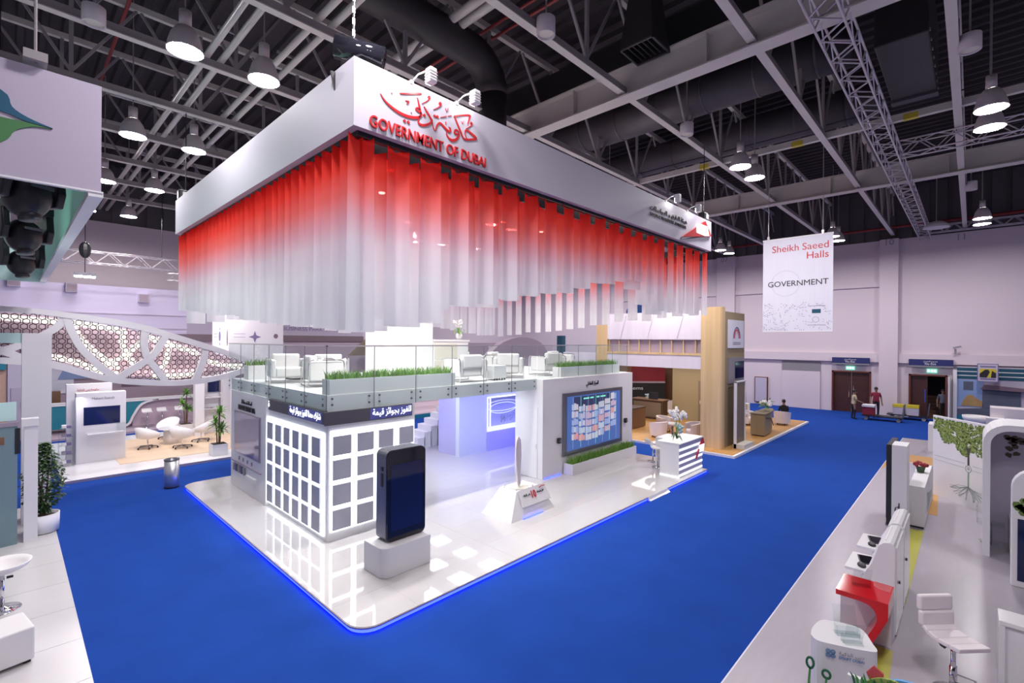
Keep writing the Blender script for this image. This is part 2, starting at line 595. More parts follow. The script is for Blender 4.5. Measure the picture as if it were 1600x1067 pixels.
def text(name, s, m, parent, origin, xd, ud, height, width=None, depth=0.004, bold=0.0, align='LEFT'):
    """flat lettering: origin = start of the baseline, xd reading direction, ud up, height = capital height"""
    c = bpy.data.curves.new(name, 'FONT')
    c.body = s
    c.size = 1.0
    c.extrude = 0.01
    c.offset = bold
    c.resolution_u = 3
    o = bpy.data.objects.new(name, c)
    me = bpy.data.meshes.new_from_object(o)
    bpy.data.objects.remove(o)
    bpy.data.curves.remove(c)
    xs = [v.co.x for v in me.vertices]
    x0, x1 = min(xs), max(xs)
    sy = height / 0.69
    sx = (width / (x1 - x0)) if width else sy
    wd = (x1 - x0) * sx
    off = {'LEFT': 0, 'CENTER': -wd / 2, 'RIGHT': -wd}[align]
    xd, ud = Vector(xd).normalized(), Vector(ud).normalized()
    nd = xd.cross(ud)
    og = Vector(origin)
    for v in me.vertices:
        v.co = og + xd * ((v.co.x - x0) * sx + off) + ud * (v.co.y * sy) + nd * (v.co.z / 0.01 * depth)
    me.materials.clear()
    me.materials.append(m)
    ob = bpy.data.objects.new(name, me)
    COL.objects.link(ob)
    if parent is not None:
        ob.parent = parent
    return ob


def smooth_pts(pts, k=4):
    """Catmull-Rom through 2-D or 3-D points"""
    P = [Vector(p) for p in pts]
    out = []
    for i in range(len(P) - 1):
        a, b, c, d = P[max(i - 1, 0)], P[i], P[i + 1], P[min(i + 2, len(P) - 1)]
        for j in range(k):
            t = j / k
            out.append(0.5 * ((2 * b) + (-a + c) * t + (2 * a - 5 * b + 4 * c - d) * t * t + (-a + 3 * b - 3 * c + d) * t ** 3))
    out.append(P[-1])
    return [tuple(p) for p in out]


def lerp_table(tab, x):
    if x <= tab[0][0]:
        return tab[0][1]
    for (a, va), (b, vb) in zip(tab, tab[1:]):
        if x <= b:
            return va + (vb - va) * (x - a) / (b - a)
    return tab[-1][1]


ORD = ('first second third fourth fifth sixth seventh eighth ninth tenth eleventh twelfth thirteenth fourteenth fifteenth sixteenth seventeenth '
       'eighteenth nineteenth twentieth twenty-first twenty-second twenty-third twenty-fourth twenty-fifth twenty-sixth twenty-seventh '
       'twenty-eighth twenty-ninth thirtieth thirty-first thirty-second thirty-third thirty-fourth').split()
X_, Y_, Z_ = Vector((1, 0, 0)), Vector((0, 1, 0)), Vector((0, 0, 1))

# ================================================================== THE HALL
floor = struct(B(-9, 38.2, -13, 36, -0.2, 0).build('floor', M['carpet']))

# right wall with two door openings and a shutter bay
mb = MB()
WZ = 10.95
for y0, y1, z0, z1 in ((-13, 1.04, 0, WZ), (2.79, 4.64, 0, WZ), (6.76, 7.4, 0, WZ), (9.76, 36, 0, WZ),
                       (1.04, 2.79, 2.65, WZ), (4.64, 6.76, 2.68, WZ), (7.4, 9.76, 3.23, WZ)):
    mb.box(38.0, 38.4, y0, y1, z0, z1)
wall_r = struct(mb.build('wall_right', M['wallp']))
for y0, y1 in ((3.3, 4.22), (12.92, 14.25), (-6.6, -5.7), (22.6, 23.6)):
    B(37.62, 38.0, y0, y1, 0, WZ).build('pilaster', M['wallp'], wall_r)
for y0, y1 in ((-5.7, 3.3), (4.22, 12.92), (14.25, 22.6)):
    B(37.78, 38.0, y0, y1, 3.30, 3.86).build('bulkhead', M['wallp'], wall_r)
for y0, y1 in ((4.22, 12.92), (14.25, 22.6)):
    B(37.86, 38.0, y0, y1, 8.05, 8.36).build('cornice', M['wallp'], wall_r)
for s, y, z in (('10', 3.62, 10.58), ('11', 0.35, 10.5), ('07', 13.6, 10.6)):
    text('bay_number', s, M['greysign'], wall_r, (37.6 if s != '11' else 37.99, y + 0.3, z), -Y_, Z_, 0.36)
mb = MB()
for i in range(60):
    y = -12.5 + i * 0.8
    mb.box(38.1, 38.2, y, y + 0.55, 10.95, 14.6)
mb.box(38.2, 38.4, -13, 36, 10.95, 14.6)
mb.build('upper_cladding', M['clad'], wall_r)
B(37.9, 38.05, 7.42, 9.74, 0, 2.55).build('roller_shutter', M['wallp'], wall_r)
B(37.95, 38.1, 7.4, 9.76, 2.55, 3.23).build('grey_band', M['shutterband'], wall_r)
B(37.88, 38.0, 10.66, 11.54, 0.15, 2.0).build('service_hatch', M['doorframe'], wall_r)
B(37.85, 37.89, 10.72, 11.48, 0.2, 1.95).build('hatch_face', M['lilacwall'], wall_r)

wall_b = struct(B(-9, 38.4, 35, 35.4, 0, WZ).build('wall_back', M['wallp']))
mb = MB()
for i in range(58):
    x = -8.8 + i * 0.8
    mb.box(x, x + 0.55, 35.1, 35.2, 10.95, 14.6)
mb.box(-9, 38.4, 35.2, 35.4, 10.95, 14.6)
mb.build('upper_cladding', M['clad'], wall_b)

# ribbed roof deck, ribs along Y
mb = MB()
mb.box(-9, 38.4, -13, 36, 14.25, 14.4)
for i in range(94):
    x = -8.9 + i * 0.5
    mb.prism([(x, 14.26), (x + 0.06, 14.12), (x + 0.2, 14.12), (x + 0.26, 14.26)], 'y', -13, 36)
struct(mb.build('ceiling', M['deckroof']))


# ---- doors
def door(name, y0, y1, top, open_leaf):
    d = struct(B(37.93, 38.38, y1 - 0.09, y1, 0, top).box(37.93, 38.38, y0, y0 + 0.09, 0, top).box(37.93, 38.38, y0, y1, top - 0.09, top).build(name, M['doorframe']))
    ym = (y0 + y1) / 2
    B(38.12, 38.18, ym + 0.01, y1 - 0.09, 0.01, top - 0.09).build('door_leaf', M['doorwood'], d)
    B(38.06, 38.09, ym + 0.10, ym + 0.14, 0.95, 1.75).build('pull_handle', M['chrome'], d)
    if not open_leaf:
        B(38.12, 38.18, y0 + 0.09, ym - 0.01, 0.01, top - 0.09).build('door_leaf', M['doorwood'], d)
        B(38.06, 38.09, ym - 0.14, ym - 0.10, 0.95, 1.75).build('pull_handle', M['chrome'], d)
    else:
        B(37.1, 37.9, y0 - 0.12, y0 - 0.06, 0.01, top - 0.09).build('door_leaf', M['whitem'], d)
        B(41.0, 41.1, y0 - 2, y1 + 2, 0, 3.2).build('dark_lobby', M['doordark'], d)
        for k in range(6):
            B(39.6 + k * 0.22, 41, y0 + 0.05, ym + 0.3, 0.2 * k, 0.2 * k + 0.19).build('stair_step', M['brown'], d)
    return d


door('door_1', 4.64, 6.76, 2.68, False)
door('door_2', 1.04, 2.79, 2.65, True)
struct(B(38.4, 41.4, -1.2, 5, -0.2, 0).build('floor_lobby', M['brown']))
struct(B(38.4, 41.4, -1.2, 5, 3.2, 3.3).build('ceiling_lobby', M['doordark']))

for y0, y1, lab in ((4.69, 6.69, 'navy sign board above the closed double doors reading No Exit'),
                    (0.78, 2.77, 'navy sign board above the half-open doors reading No Exit')):
    t = thing('door_sign', lab, 'sign', (37.7, (y0 + y1) / 2, 3.2), 0, 'no exit signs')
    h = (y1 - y0) / 2
    B(-0.10, 0.08, -h, h, 0, 0.36).build('sign_board', M['navy'], t)
    B(-0.09, 0.08, -h, h, -0.09, 0).build('underside', M['shutterband'], t)
    text('arabic_words', arabic('ممنوع الخروج'), M['whitem'], t, (-0.11, 0, 0.21), -Y_, Z_, 0.09, 0.62, align='CENTER')
    text('latin_words', 'No Exit', M['whitem'], t, (-0.11, 0, 0.045), -Y_, Z_, 0.11, 0.5, bold=0.01, align='CENTER')
for y, lab in ((5.73, 'lit green exit sign over the closed double doors'), (1.72, 'lit green exit sign over the half-open doors')):
    t = thing('exit_sign', lab, 'sign', (37.9, y, 2.76), 0, 'lit exit signs')
    B(-0.05, 0.06, -0.24, 0.24, 0, 0.24).build('housing', M['exitgreen'], t)
    for k in (-0.14, 0, 0.14):
        B(-0.06, -0.05, k - 0.045, k + 0.045, 0.07, 0.18).build('pictogram', M['exitwhite'], t)


# ---- roof trusses along X
def roof_truss(y, n):
    t = thing('roof_truss', f'pale grey steel roof truss, {n}', 'truss', (0, y, 11.2), 0, 'roof trusses')
    B(-8.5, 38, -0.095, 0.095, 0, 0.025).build('bottom_flange', M['steel'], t)  # lighter steel: light from below put into the flange colour
    B(-8.5, 38, -0.07, 0.07, 0.025, 0.20).build('bottom_chord', M['steeldk'], t)  # darker steel: shade on the chord sides put into the colour
    B(-8.5, 38, -0.07, 0.07, 2.45, 2.62).build('top_chord', M['steel'], t)
    first = fd = fe = None
    for k in range(16):
        x = -7.6 + k * 2.9
        if first is None:
            first = B(-0.045, 0.045, -0.04, 0.04, 0.20, 2.45).build('strut', M['steeldk'], t, loc=(x, 0, 0))
            fd = MB().bar((0, 0, 0.24), (1.35, 0, 2.45), 0.065).build('diagonal', M['steeldk'], t, loc=(x, 0, 0))
            fe = MB().bar((2.9, 0, 0.24), (1.45, 0, 2.45), 0.065).build('diagonal', M['steeldk'], t, loc=(x, 0, 0))
        else:
            part_copy(first, (x, 0, 0))
            part_copy(fd, (x, 0, 0))
            part_copy(fe, (x, 0, 0))
    return t


rt = roof_truss(0.35, 'first one in from the right edge')
for y, lab in ((3.6, 'the one ending by wall number 10'), (6.9, 'the one above the right face of the canopy'),
               (10.4, 'the one touching the corner of the canopy'), (13.7, 'nearest of those left of the canopy'),
               (17.0, 'the one behind the nearest pair of lamps'), (20.2, 'third one left of the canopy'), (23.5, 'fourth one left of the canopy'),
               (26.8, 'fifth one left of the canopy'), (30.1, 'the farthest one over the back wall')):
    dup(rt, (0, y, 11.2), 0, f'pale grey steel roof truss, {lab}')


def i_beam(x, z, lab):
    t = thing('crossing_beam', lab, 'beam', (x, 0, z), 0, 'crossing beams')
    B(-0.22, 0.22, -12, 35, 0, 0.04).build('bottom_flange', M['steel'], t)
    B(-0.03, 0.03, -12, 35, 0.04, 0.76).build('web', M['steel'], t)
    B(-0.22, 0.22, -12, 35, 0.76, 0.80).build('top_flange', M['steel'], t)
    for k in range(12):
        B(-0.2, 0.2, -11 + k * 3.9, -10.97 + k * 3.9, 0.04, 0.76).build('stiffener', M['steel'], t)
    return t


i_beam(11.62, 11.1, 'deep I-beam crossing just beyond the corner sign of the canopy')
i_beam(25.4, 11.1, 'deep I-beam crossing above the white hanging banner')
t = thing('crane_rail', 'slim grey crane rail with yellow tags under the roof', 'rail', (18.7, 0, 11.25))
B(-0.08, 0.08, -12, 11, 0, 0.2).build('rail', M['steel'], t)
for y in (-1.5, 1.2, 4.2, 7.4):
    B(-0.085, 0.085, y, y + 0.35, -0.01, 0.15).build('yellow_tag', M['yellowgr'], t)
MB().tube([(0.1, -12, 0.5), (0.1, 11, 0.5)], 0.02, 6).build('cable', M['black'], t)

for x, lab in ((3.55, 'pair of grey pipes crossing under the roof beside the first hanging lamp'),
               (4.85, 'pair of grey pipes crossing under the roof between the lamps and the canopy'),
               (8.2, 'pair of thick grey pipes behind the black duct over the canopy corner')):
    t = thing('pipe_pair', lab, 'pipes', (x, 0, 11.55), 0, 'crossing pipe pairs')
    z = 0 if x < 8 else 1.4
    for dx in (-0.16, 0.16):
        MB().cyl((dx, -12, z), (dx, 34.5, z), 0.075 if x < 8 else 0.12, 10).build('pipe', M['steel'], t, smooth=True)
    for k in range(10):
        B(-0.26, 0.26, -10 + k * 4.5, -9.94 + k * 4.5, z + 0.07, z + 0.12).build('bracket', M['steeldk'], t)

# red sprinkler pipes along Y
for x, z, lab in ((9.55, 13.5, 'thin red sprinkler pipe above the canopy, the nearer of two'),
                  (9.95, 13.5, 'thin red sprinkler pipe above the canopy, the farther of two'),
                  (2.2, 13.5, 'thin red sprinkler pipe above the lavender banner'),
                  (12.9, 13.6, 'thin red sprinkler pipe behind the air diffuser')):
    tag(MB().cyl((x, -12, z), (x, 34.8, z), 0.045, 8).build('sprinkler_pipe', M['redpipe'], smooth=True), lab, 'pipe', 'red sprinkler pipes')
tag(MB().cyl((37.4, -12, 11.6), (37.4, 14, 11.6), 0.09, 8).build('wall_pipe', M['redpipe'], smooth=True), 'long red pipe running along the top of the far right wall', 'pipe')

# ducts
t = thing('round_duct', 'black round duct bending down behind the canopy sign', 'duct', (0, 0, 0))
arc = [(8.9 + 1.0 * math.sin(a), 10.35, 12.75 - 1.0 + 1.0 * math.cos(a)) for a in [PI / 2 * i / 6 for i in range(7)]]
MB().tube([(-4, 10.35, 12.75), (4, 10.35, 12.75)] + arc, 0.46, 18).build('duct_run', M['duct'], t, smooth=True)
MB().cyl((9.9, 10.35, 11.8), (9.9, 10.35, 9.6), 0.44, 18).build('duct_drop', M['duct'], t, smooth=True)
t = thing('air_diffuser', 'dark square air diffuser hanging open end down from the ceiling', 'diffuser', (10.95, 5.95, 11.75), 0)
mb = MB()
mb._add([(-.45, -.45, 0), (.45, -.45, 0), (.45, .45, 0), (-.45, .45, 0), (-.3, -.3, 1.3), (.3, -.3, 1.3), (.3, .3, 1.3), (-.3, .3, 1.3)],
        [(0, 1, 5, 4), (1, 2, 6, 5), (2, 3, 7, 6), (3, 0, 4, 7)])
mb.build('hood', M['duct'], t)
B(-.3, .3, -.3, .3, 1.3, 2.4).build('neck', M['duct'], t)
mb = MB()
for a in (-.45, .41):
    mb.box(a, a + .04, -.45, .45, -.03, .01).box(-.45, .45, a, a + .04, -.03, .01)
mb.build('rim', M['ductg'], t)
for k in range(6):
    B(-.4, .4, -.36 + k * .13, -.33 + k * .13, 0.05, 0.12).build('louvre', M['duct'], t)
tag(B(12.2, 12.9, -12, 13, 12.4, 13.2).build('flat_duct', M['duct'], bevel=.02), 'flat black duct crossing behind the air diffuser', 'duct')
t = thing('grey_duct', 'large round grey duct under the roof, nearer of two', 'duct', (16.0, 0, 12.75), 0, 'large grey ducts')
MB().cyl((0, 2.4, 0), (0, 14, 0), 0.62, 20).build('duct_run', M['ductg'], t, smooth=True)
for k in range(7):
    MB().cyl((0, 3.2 + k * 1.6, 0), (0, 3.26 + k * 1.6, 0), 0.64, 20).build('joint_ring', M['ductg'], t)
dup(t, (20.6, 0, 12.9), 0, 'large round grey duct under the roof, farther of two')
t = thing('ceiling_drop_unit', 'big dark panelled air unit hanging beside the lattice truss', 'air unit', (16.2, 1.2, 11.55))
B(-1.9, 2.0, -0.45, 0.55, 0, 1.9).build('casing', M['duct'], t, bevel=.03)
for k in range(8):
    B(-1.7 + k * .5, -1.66 + k * .5, -0.47, -0.45, 0.1, 0.16).build('clip', M['alu'], t)
B(1.6, 1.9, -0.47, 0.57, -0.06, 0).build('lower_rim', M['ductg'], t)


def lattice_truss(name, lab, cat, loc, rz, L, s, group, pitch=None):
    """square box truss along local X"""
    t = thing(name, lab, cat, loc, rz, group)
    r = 0.026 if s > .35 else .018
    for y in (0, s):
        for z in (0, s):
            MB().cyl((0, y, z), (L, y, z), r, 6).build('chord', M['alu'], t, smooth=True)
    p = pitch or s
    n = int(L / p)
    mb = MB()
    for i in range(n):
        x0, x1 = i * p, (i + 1) * p
        if i % 2:
            x0, x1 = x1, x0
        for y in (0, s):
            mb.bar((x0, y, 0), (x1, y, s), r)
        for z in (0, s):
            mb.bar((x0, 0, z), (x1, s, z), r)
    o = mb.build('lacing', M['alu'], t)
    o['kind'] = 'stuff'
    for x in (L * .15, L * .85):
        MB().cyl((x, s / 2, s), (x, s / 2, 14.3 - loc[2]), .012, 6).build('hanger_wire', M['black'], t)
    return t


lattice_truss('lattice_truss', 'long aluminium box truss running to wall number 10', 'truss', (-2, 1.80, 10.68), 0, 39.8, 0.5, 'aluminium box trusses')
lattice_truss('lattice_truss', 'aluminium box truss crossing below two lamps at the right edge', 'truss', (20.2, 1.75, 10.7), -PI / 2, 9, 0.45, 'aluminium box trusses')
lattice_truss('lattice_truss', 'thin aluminium truss along the top of the wall beside number 11', 'truss', (37.1, 2.0, 10.97), -PI / 2, 12, 0.4, 'aluminium box trusses')
lattice_truss('lattice_truss', 'white box truss lit above the lavender fabric walls', 'truss', (0.6, 27.6, 7.75), 0, 5.2, 0.5, 'aluminium box trusses')
lattice_truss('lattice_truss', 'thin white truss beside the left end of the canopy', 'truss', (5.6, 29.4, 7.45), 0, 7.0, 0.35, 'aluminium box trusses')


# ---- lamps
def hall_lamp():
    t = thing('high_bay_lamp', '', 'lamp', (0, 0, 0), 0, 'high bay hall lamps')
    MB().lathe([(0.09, .50), (0.16, .47), (0.25, .32), (0.305, .12), (0.32, 0)], 20, cap=False).build('shade', M['lampshell'], t, smooth=True)
    MB().lathe([(0.0, 0.02), (0.30, 0.02)], 16, cap=False).build('lens', M['lamp'], t)
    MB().cyl((0, 0, .48), (0, 0, .82), .11, 12).build('ballast_can', M['lampshell'], t, smooth=True)
    MB().cyl((0, 0, .82), (0, 0, 3.93), .015, 6).build('stem', M['steeldk'], t)
    return t


HX = {2.45: 'left column', 3.95: 'second column', 16.75: 'third column', 18.2: 'fourth column', 31.1: 'fifth column', 32.6: 'sixth column'}
lamp_lab = {
    (2.45, 11.55): 'domed hall lamp, the largest near the top left', (3.95, 11.55): 'domed hall lamp just right of the largest one at the top left',
    (2.45, 17.47): 'domed hall lamp beside the right edge of the lavender banner', (3.95, 17.47): 'domed hall lamp between the lavender banner and the canopy',
    (2.45, 23.3): 'domed hall lamp half hidden by the lavender banner corner', (3.95, 23.3): 'domed hall lamp in the third pair, the right one',
    (2.45, 29.2): 'far domed hall lamp peeping past the banner corner', (3.95, 29.2): 'far domed hall lamp nearest the back wall on the left',
    (16.75, 5.6): 'domed hall lamp right of the canopy, the upper of two', (18.2, 5.6): 'domed hall lamp right of the canopy, the lower of two',
    (16.75, -.3): 'domed hall lamp at the right edge, the larger of two', (18.2, -.3): 'domed hall lamp at the right edge behind the box truss',
    (31.1, -.3): 'small domed hall lamp above wall number 11, the nearer', (32.6, -.3): 'small domed hall lamp above wall number 11, the farther',
    (31.1, 11.55): 'tiny domed hall lamp beside the right end of the canopy, the nearer', (32.6, 11.55): 'tiny domed hall lamp beside the right end of the canopy, the farther',
    (31.1, 5.55): 'tiny domed hall lamp behind the hanging banner, the nearer', (32.6, 5.55): 'tiny domed hall lamp behind the hanging banner, the farther',
}
l0 = None
for x in HX:
    for y in (-.3, 5.6, 11.55, 17.47, 23.3, 29.2):
        yy = 5.55 if (y == 5.6 and x > 30) else y
        lab = lamp_lab.get((x, yy)) or f'domed hall lamp behind the canopy, {HX[x]}, {ORD[int((y + 6.5) / 5.9) - 1]} row from the right wall of lamps'
        if l0 is None:
            l0 = hall_lamp()
            l0.location = (x, yy, 10.3)
            l0['label'] = lab
        else:
            dup(l0, (x, yy, 10.3), 0, lab)

for (x, y, z), lab in (((1.2, 13.21, 11.0), 'white cylinder downlight over the lavender banner'), ((7.88, 6.6, 11.0), 'white cylinder downlight above the middle of the canopy'),
                       ((14.71, 6.53, 11.0), 'white cylinder downlight under the roof right of the canopy sign'), ((14.73, .08, 11.0), 'white cylinder downlight at the upper right'),
                       ((28.1, .08, 11.0), 'white cylinder downlight above the far right wall')):
    t = thing('cylinder_downlight', lab, 'lamp', (x, y, z), 0, 'unlit cylinder downlights')
    MB().lathe([(0.20, 0.35), (0.20, 0), (0.17, 0), (0.165, 0.04)], 16, cap=False).build('housing', M['lampshell'], t, smooth=True)
    MB().lathe([(0, 0.04), (0.165, 0.04)], 16, cap=False).build('diffuser', M['ivory'], t)
    MB().cyl((0, 0, .34), (0, 0, 14.26 - z), .02, 6).build('stem', M['steeldk'], t)
for x, y, z, lab in ((33.5, 1.4, 10.55, 'white bowl reflector lamp hanging beside the long box truss'), (34.0, -2.4, 10.75, 'flat white lamp at the right edge under the wall truss')):
    t = thing('bowl_lamp', lab, 'lamp', (x, y, z))
    MB().lathe([(.55, 0), (.52, .12), (.3, .3), (.08, .36)], 18, cap=False).build('bowl', M['whitem'], t, smooth=True)
    MB().cyl((0, 0, .35), (0, 0, 14.26 - z), .02, 6).build('stem', M['steeldk'], t)

# ================================================================== THE HANGING CANOPY
CX0, CX1, CY0, CY1, CZ0, CZ1 = 3.41, 16.47, 6.43, 17.1, 7.58, 8.57
can = thing('hanging_canopy', 'large white square canopy frame hanging over the pavilion with red sign letters', 'canopy', (0, 0, 0))
B(CX0, CX1, CY0, CY0 + .12, CZ0, CZ1).build('front_fascia', M['canopy'], can)
B(CX0, CX0 + .12, CY0 + .12, CY1 - .12, CZ0, CZ1).build('side_fascia', M['canopy'], can)
B(CX1 - .12, CX1, CY0 + .12, CY1 - .12, CZ0, CZ1).build('side_fascia', M['canopy'], can)
B(CX0, CX1, CY1 - .12, CY1, CZ0, CZ1).build('rear_fascia', M['canopy'], can)
for k, (a, b, c, d) in enumerate(((CX0 + .14, CX1 - .14, CY0 + .14, CY0 + .22), (CX0 + .14, CX1 - .14, CY1 - .22, CY1 - .14),
                                  (CX0 + .14, CX0 + .22, CY0 + .22, CY1 - .22), (CX1 - .22, CX1 - .14, CY0 + .22, CY1 - .22),
                                  (CX0 + .22, CX1 - .22, CY0 + .62, CY0 + .70))):
    B(a, b, c, d, CZ0 - .07, CZ0 + .12).build('curtain_rail', M['black'], can)
for x in (5.5, 9.9, 14.3):
    B(x, x + .1, CY0 + .22, CY1 - .22, CZ0 + .5, CZ0 + .6).build('roof_bar', M['steeldk'], can)
for y in (9.5, 13.5):
    B(CX0 + .22, CX1 - .22, y, y + .1, CZ0 + .3, CZ0 + .4).build('roof_bar', M['steeldk'], can)

# red calligraphy, one raised stroke after another on the front fascia
STROKES = [
    ([(3.831, 8.185), (3.9, 8.11), (4.017, 8.05), (4.177, 8.009), (4.341, 8.009), (4.477, 8.041), (4.559, 8.095), (4.576, 8.137), (4.528, 8.152), (4.467, 8.171), (4.501, 8.208), (4.548, 8.195)], [0.0093, 0.025, 0.0347, 0.0417, 0.0424, 0.0396, 0.0299, 0.0233, 0.0232, 0.0231, 0.0198, 0.0166]),
    ([(4.171, 8.312), (4.355, 8.375), (4.574, 8.457)], [0.016, 0.0244, 0.0283]),
    ([(4.273, 8.235), (4.326, 8.249), (4.333, 8.231), (4.293, 8.192)], [0.0129, 0.0163, 0.0163, 0.0065]),
    ([(4.495, 8.367), (4.53, 8.254), (4.566, 8.129)], [0.0132, 0.0298, 0.0266]),
    ([(4.582, 8.301), (4.684, 8.382), (4.741, 8.449), (4.723, 8.475), (4.701, 8.45), (4.723, 8.434)], [0.0067, 0.0134, 0.0186, 0.0152, 0.0135, 0.0101]),
    ([(4.623, 8.272), (4.685, 8.2), (4.754, 8.128), (4.78, 8.093), (4.732, 8.029), (4.616, 7.965), (4.538, 7.961), (4.515, 8.004), (4.576, 8.162)], [0.0151, 0.0303, 0.0338, 0.0305, 0.0304, 0.0367, 0.0332, 0.0199, 0.0083]),
    ([(4.785, 8.102), (4.81, 7.999), (4.851, 7.953), (4.887, 8.054), (4.951, 8.112), (5.037, 8.073), (5.114, 8.037), (5.162, 8.045), (5.168, 8.092), (5.132, 8.104)], [0.0136, 0.0136, 0.0119, 0.024, 0.031, 0.0382, 0.0384, 0.0351, 0.0246, 0.014]),
    ([(4.811, 8.288), (4.912, 8.36), (4.971, 8.429), (4.949, 8.456), (4.928, 8.426), (4.954, 8.417)], [0.0068, 0.0137, 0.019, 0.0155, 0.0138, 0.0103]),
    ([(4.956, 8.208), (5.083, 8.27)], [0.0069, 0.0122]),
    ([(5.115, 8.284), (5.193, 8.321)], [0.0087, 0.0106]),
    ([(5.059, 8.397), (5.088, 8.355), (5.12, 8.419)], [0.0035, 0.0087, 0.0035]),
    ([(5.07, 8.178), (5.067, 8.131)], [0.0052, 0.0122]),
    ([(5.085, 8.035), (5.099, 7.949), (5.193, 7.902), (5.301, 7.95), (5.36, 8.054), (5.329, 8.109), (5.27, 8.095), (5.266, 8.04), (5.35, 8.051)], [0.0087, 0.0244, 0.0423, 0.0391, 0.0286, 0.0249, 0.0284, 0.0319, 0.0178]),
    ([(5.252, 8.327), (5.318, 8.226), (5.394, 8.111), (5.472, 8.011), (5.618, 8.043), (5.758, 8.102), (5.659, 8.148), (5.522, 8.18), (5.496, 8.097), (5.544, 8.033)], [0.0283, 0.032, 0.0323, 0.0289, 0.0329, 0.037, 0.044, 0.0254, 0.0145, 0.0091]),
    ([(5.252, 8.327), (5.428, 8.406), (5.605, 8.461), (5.589, 8.395), (5.553, 8.288)], [0.0248, 0.0234, 0.0292, 0.0182, 0.0091]),
    ([(5.516, 8.203), (5.605, 8.265), (5.661, 8.327), (5.64, 8.356), (5.619, 8.326), (5.645, 8.312)], [0.0054, 0.0128, 0.0183, 0.0146, 0.0128, 0.0092]),
    ([(5.412, 8.301), (5.437, 8.262), (5.457, 8.319)], [0.0036, 0.009, 0.0036]),
]
for pts, wd in STROKES:
    mb = MB()
    sp = smooth_pts(pts, 4)
    ws = []
    for i in range(len(wd) - 1):
        ws += [wd[i] + (wd[i + 1] - wd[i]) * j / 4 for j in range(4)]
    ws.append(wd[-1])
    mb.ribbon(sp, [x * 1.1 for x in ws], 'y', CY0 - .010, CY0)
    mb.build('calligraphy_stroke', M['redsign'], can)
for x, z in ((4.259, 7.918), (4.329, 7.92), (4.839, 8.191), (4.895, 8.198), (4.633, 8.131)):
    MB().prism([(x - .03, z), (x, z + .03), (x + .03, z), (x, z - .03)], 'y', CY0 - .010, CY0).build('calligraphy_dot', M['redsign'], can)
for x, z in ((4.028, 8.262), (4.383, 8.087)):
    MB().prism([(x - .01, z), (x, z + .01), (x + .01, z), (x, z - .01)], 'y', CY0 - .010, CY0).build('calligraphy_dot', M['redsign'], can)
text('red_lettering', 'GOVERNMENT OF DUBAI', M['redsign'], can, (3.65, CY0 - .014, 7.64), X_, Z_, 0.172, 2.33, depth=.014, bold=.006)
text('black_lettering', 'ROADS & TRANSPORT AUTHORITY', M['blacksign'], can, (12.18, CY0 - .01, 7.985), X_, Z_, 0.085, 2.3, depth=.01, bold=.012)
text('black_arabic_lettering', arabic('هيئة الطرق و المواصلات'), M['blacksign'], can, (12.17, CY0 - .01, 8.15), X_, Z_, 0.12, 2.35, depth=.01)
emb = MB().prism([(14.12, 7.69), (16.36, 8.06), (15.84, 8.48)], 'y', CY0 - .06, CY0).build('red_triangle_emblem', M['redsign'], can)
MB().prism([(14.06, 7.60), (14.14, 7.685), (15.78, 7.97), (15.3, 7.9)], 'y', CY0 - .05, CY0).build('emblem_shadow_line', M['greysign'], emb)
MB().prism([(15.143, 8.158), (15.35, 8.30), (15.95, 8.31), (16.10, 8.03), (15.8, 7.99), (15.17, 7.99)], 'y', CY0 - .08, CY0 - .06).build('white_plaque', M['ledwhite'], emb)
text('emblem_letters', 'RTA', M['redsign'], emb, (15.33, CY0 - .085, 8.06), X_, Z_, 0.15, 0.6)

# arm floodlights clipped on the top edge
for i, (x, z, lab) in enumerate(((4.55, 8.57, 'white arm floodlight on the canopy edge, first from the corner'), (5.47, 8.57, 'white arm floodlight on the canopy edge, second from the corner'),
                                 (13.28, 8.57, 'white arm floodlight above the black lettering, left one'), (14.72, 8.57, 'white arm floodlight above the red triangle emblem'))):
    t = thing('arm_floodlight', lab, 'lamp', (x, CY0 - .02, z), 0, 'floodlights along the canopy edge')
    B(-.065, .065, -.34, -.20, -.06, .17).build('lamp_head', M['white'], t, bevel=.012)
    for k in range(4):
        B(-.07, .07, -.345, -.195, -.03 + k * .045, -.018 + k * .045).build('cooling_fin', M['lampshell'], t)
    B(-.05, .05, -.20, -.19, -.05, .06).build('lens', M['spotlens'], t)
    MB().tube([(-.16, .04, .0), (-.12, -.10, .10), (.0, -.24, .17)], .014, 6).build('arm', M['white'], t, smooth=True)
    B(-.19, -.13, .0, .07, -.03, .03).build('clamp', M['lampshell'], t)
    light('flood', 'SPOT', (x, CY0 - .32, z + .02), (x, CY0, z - .42), 46, (1, .98, .93), .05, angle=110, blend=.9)

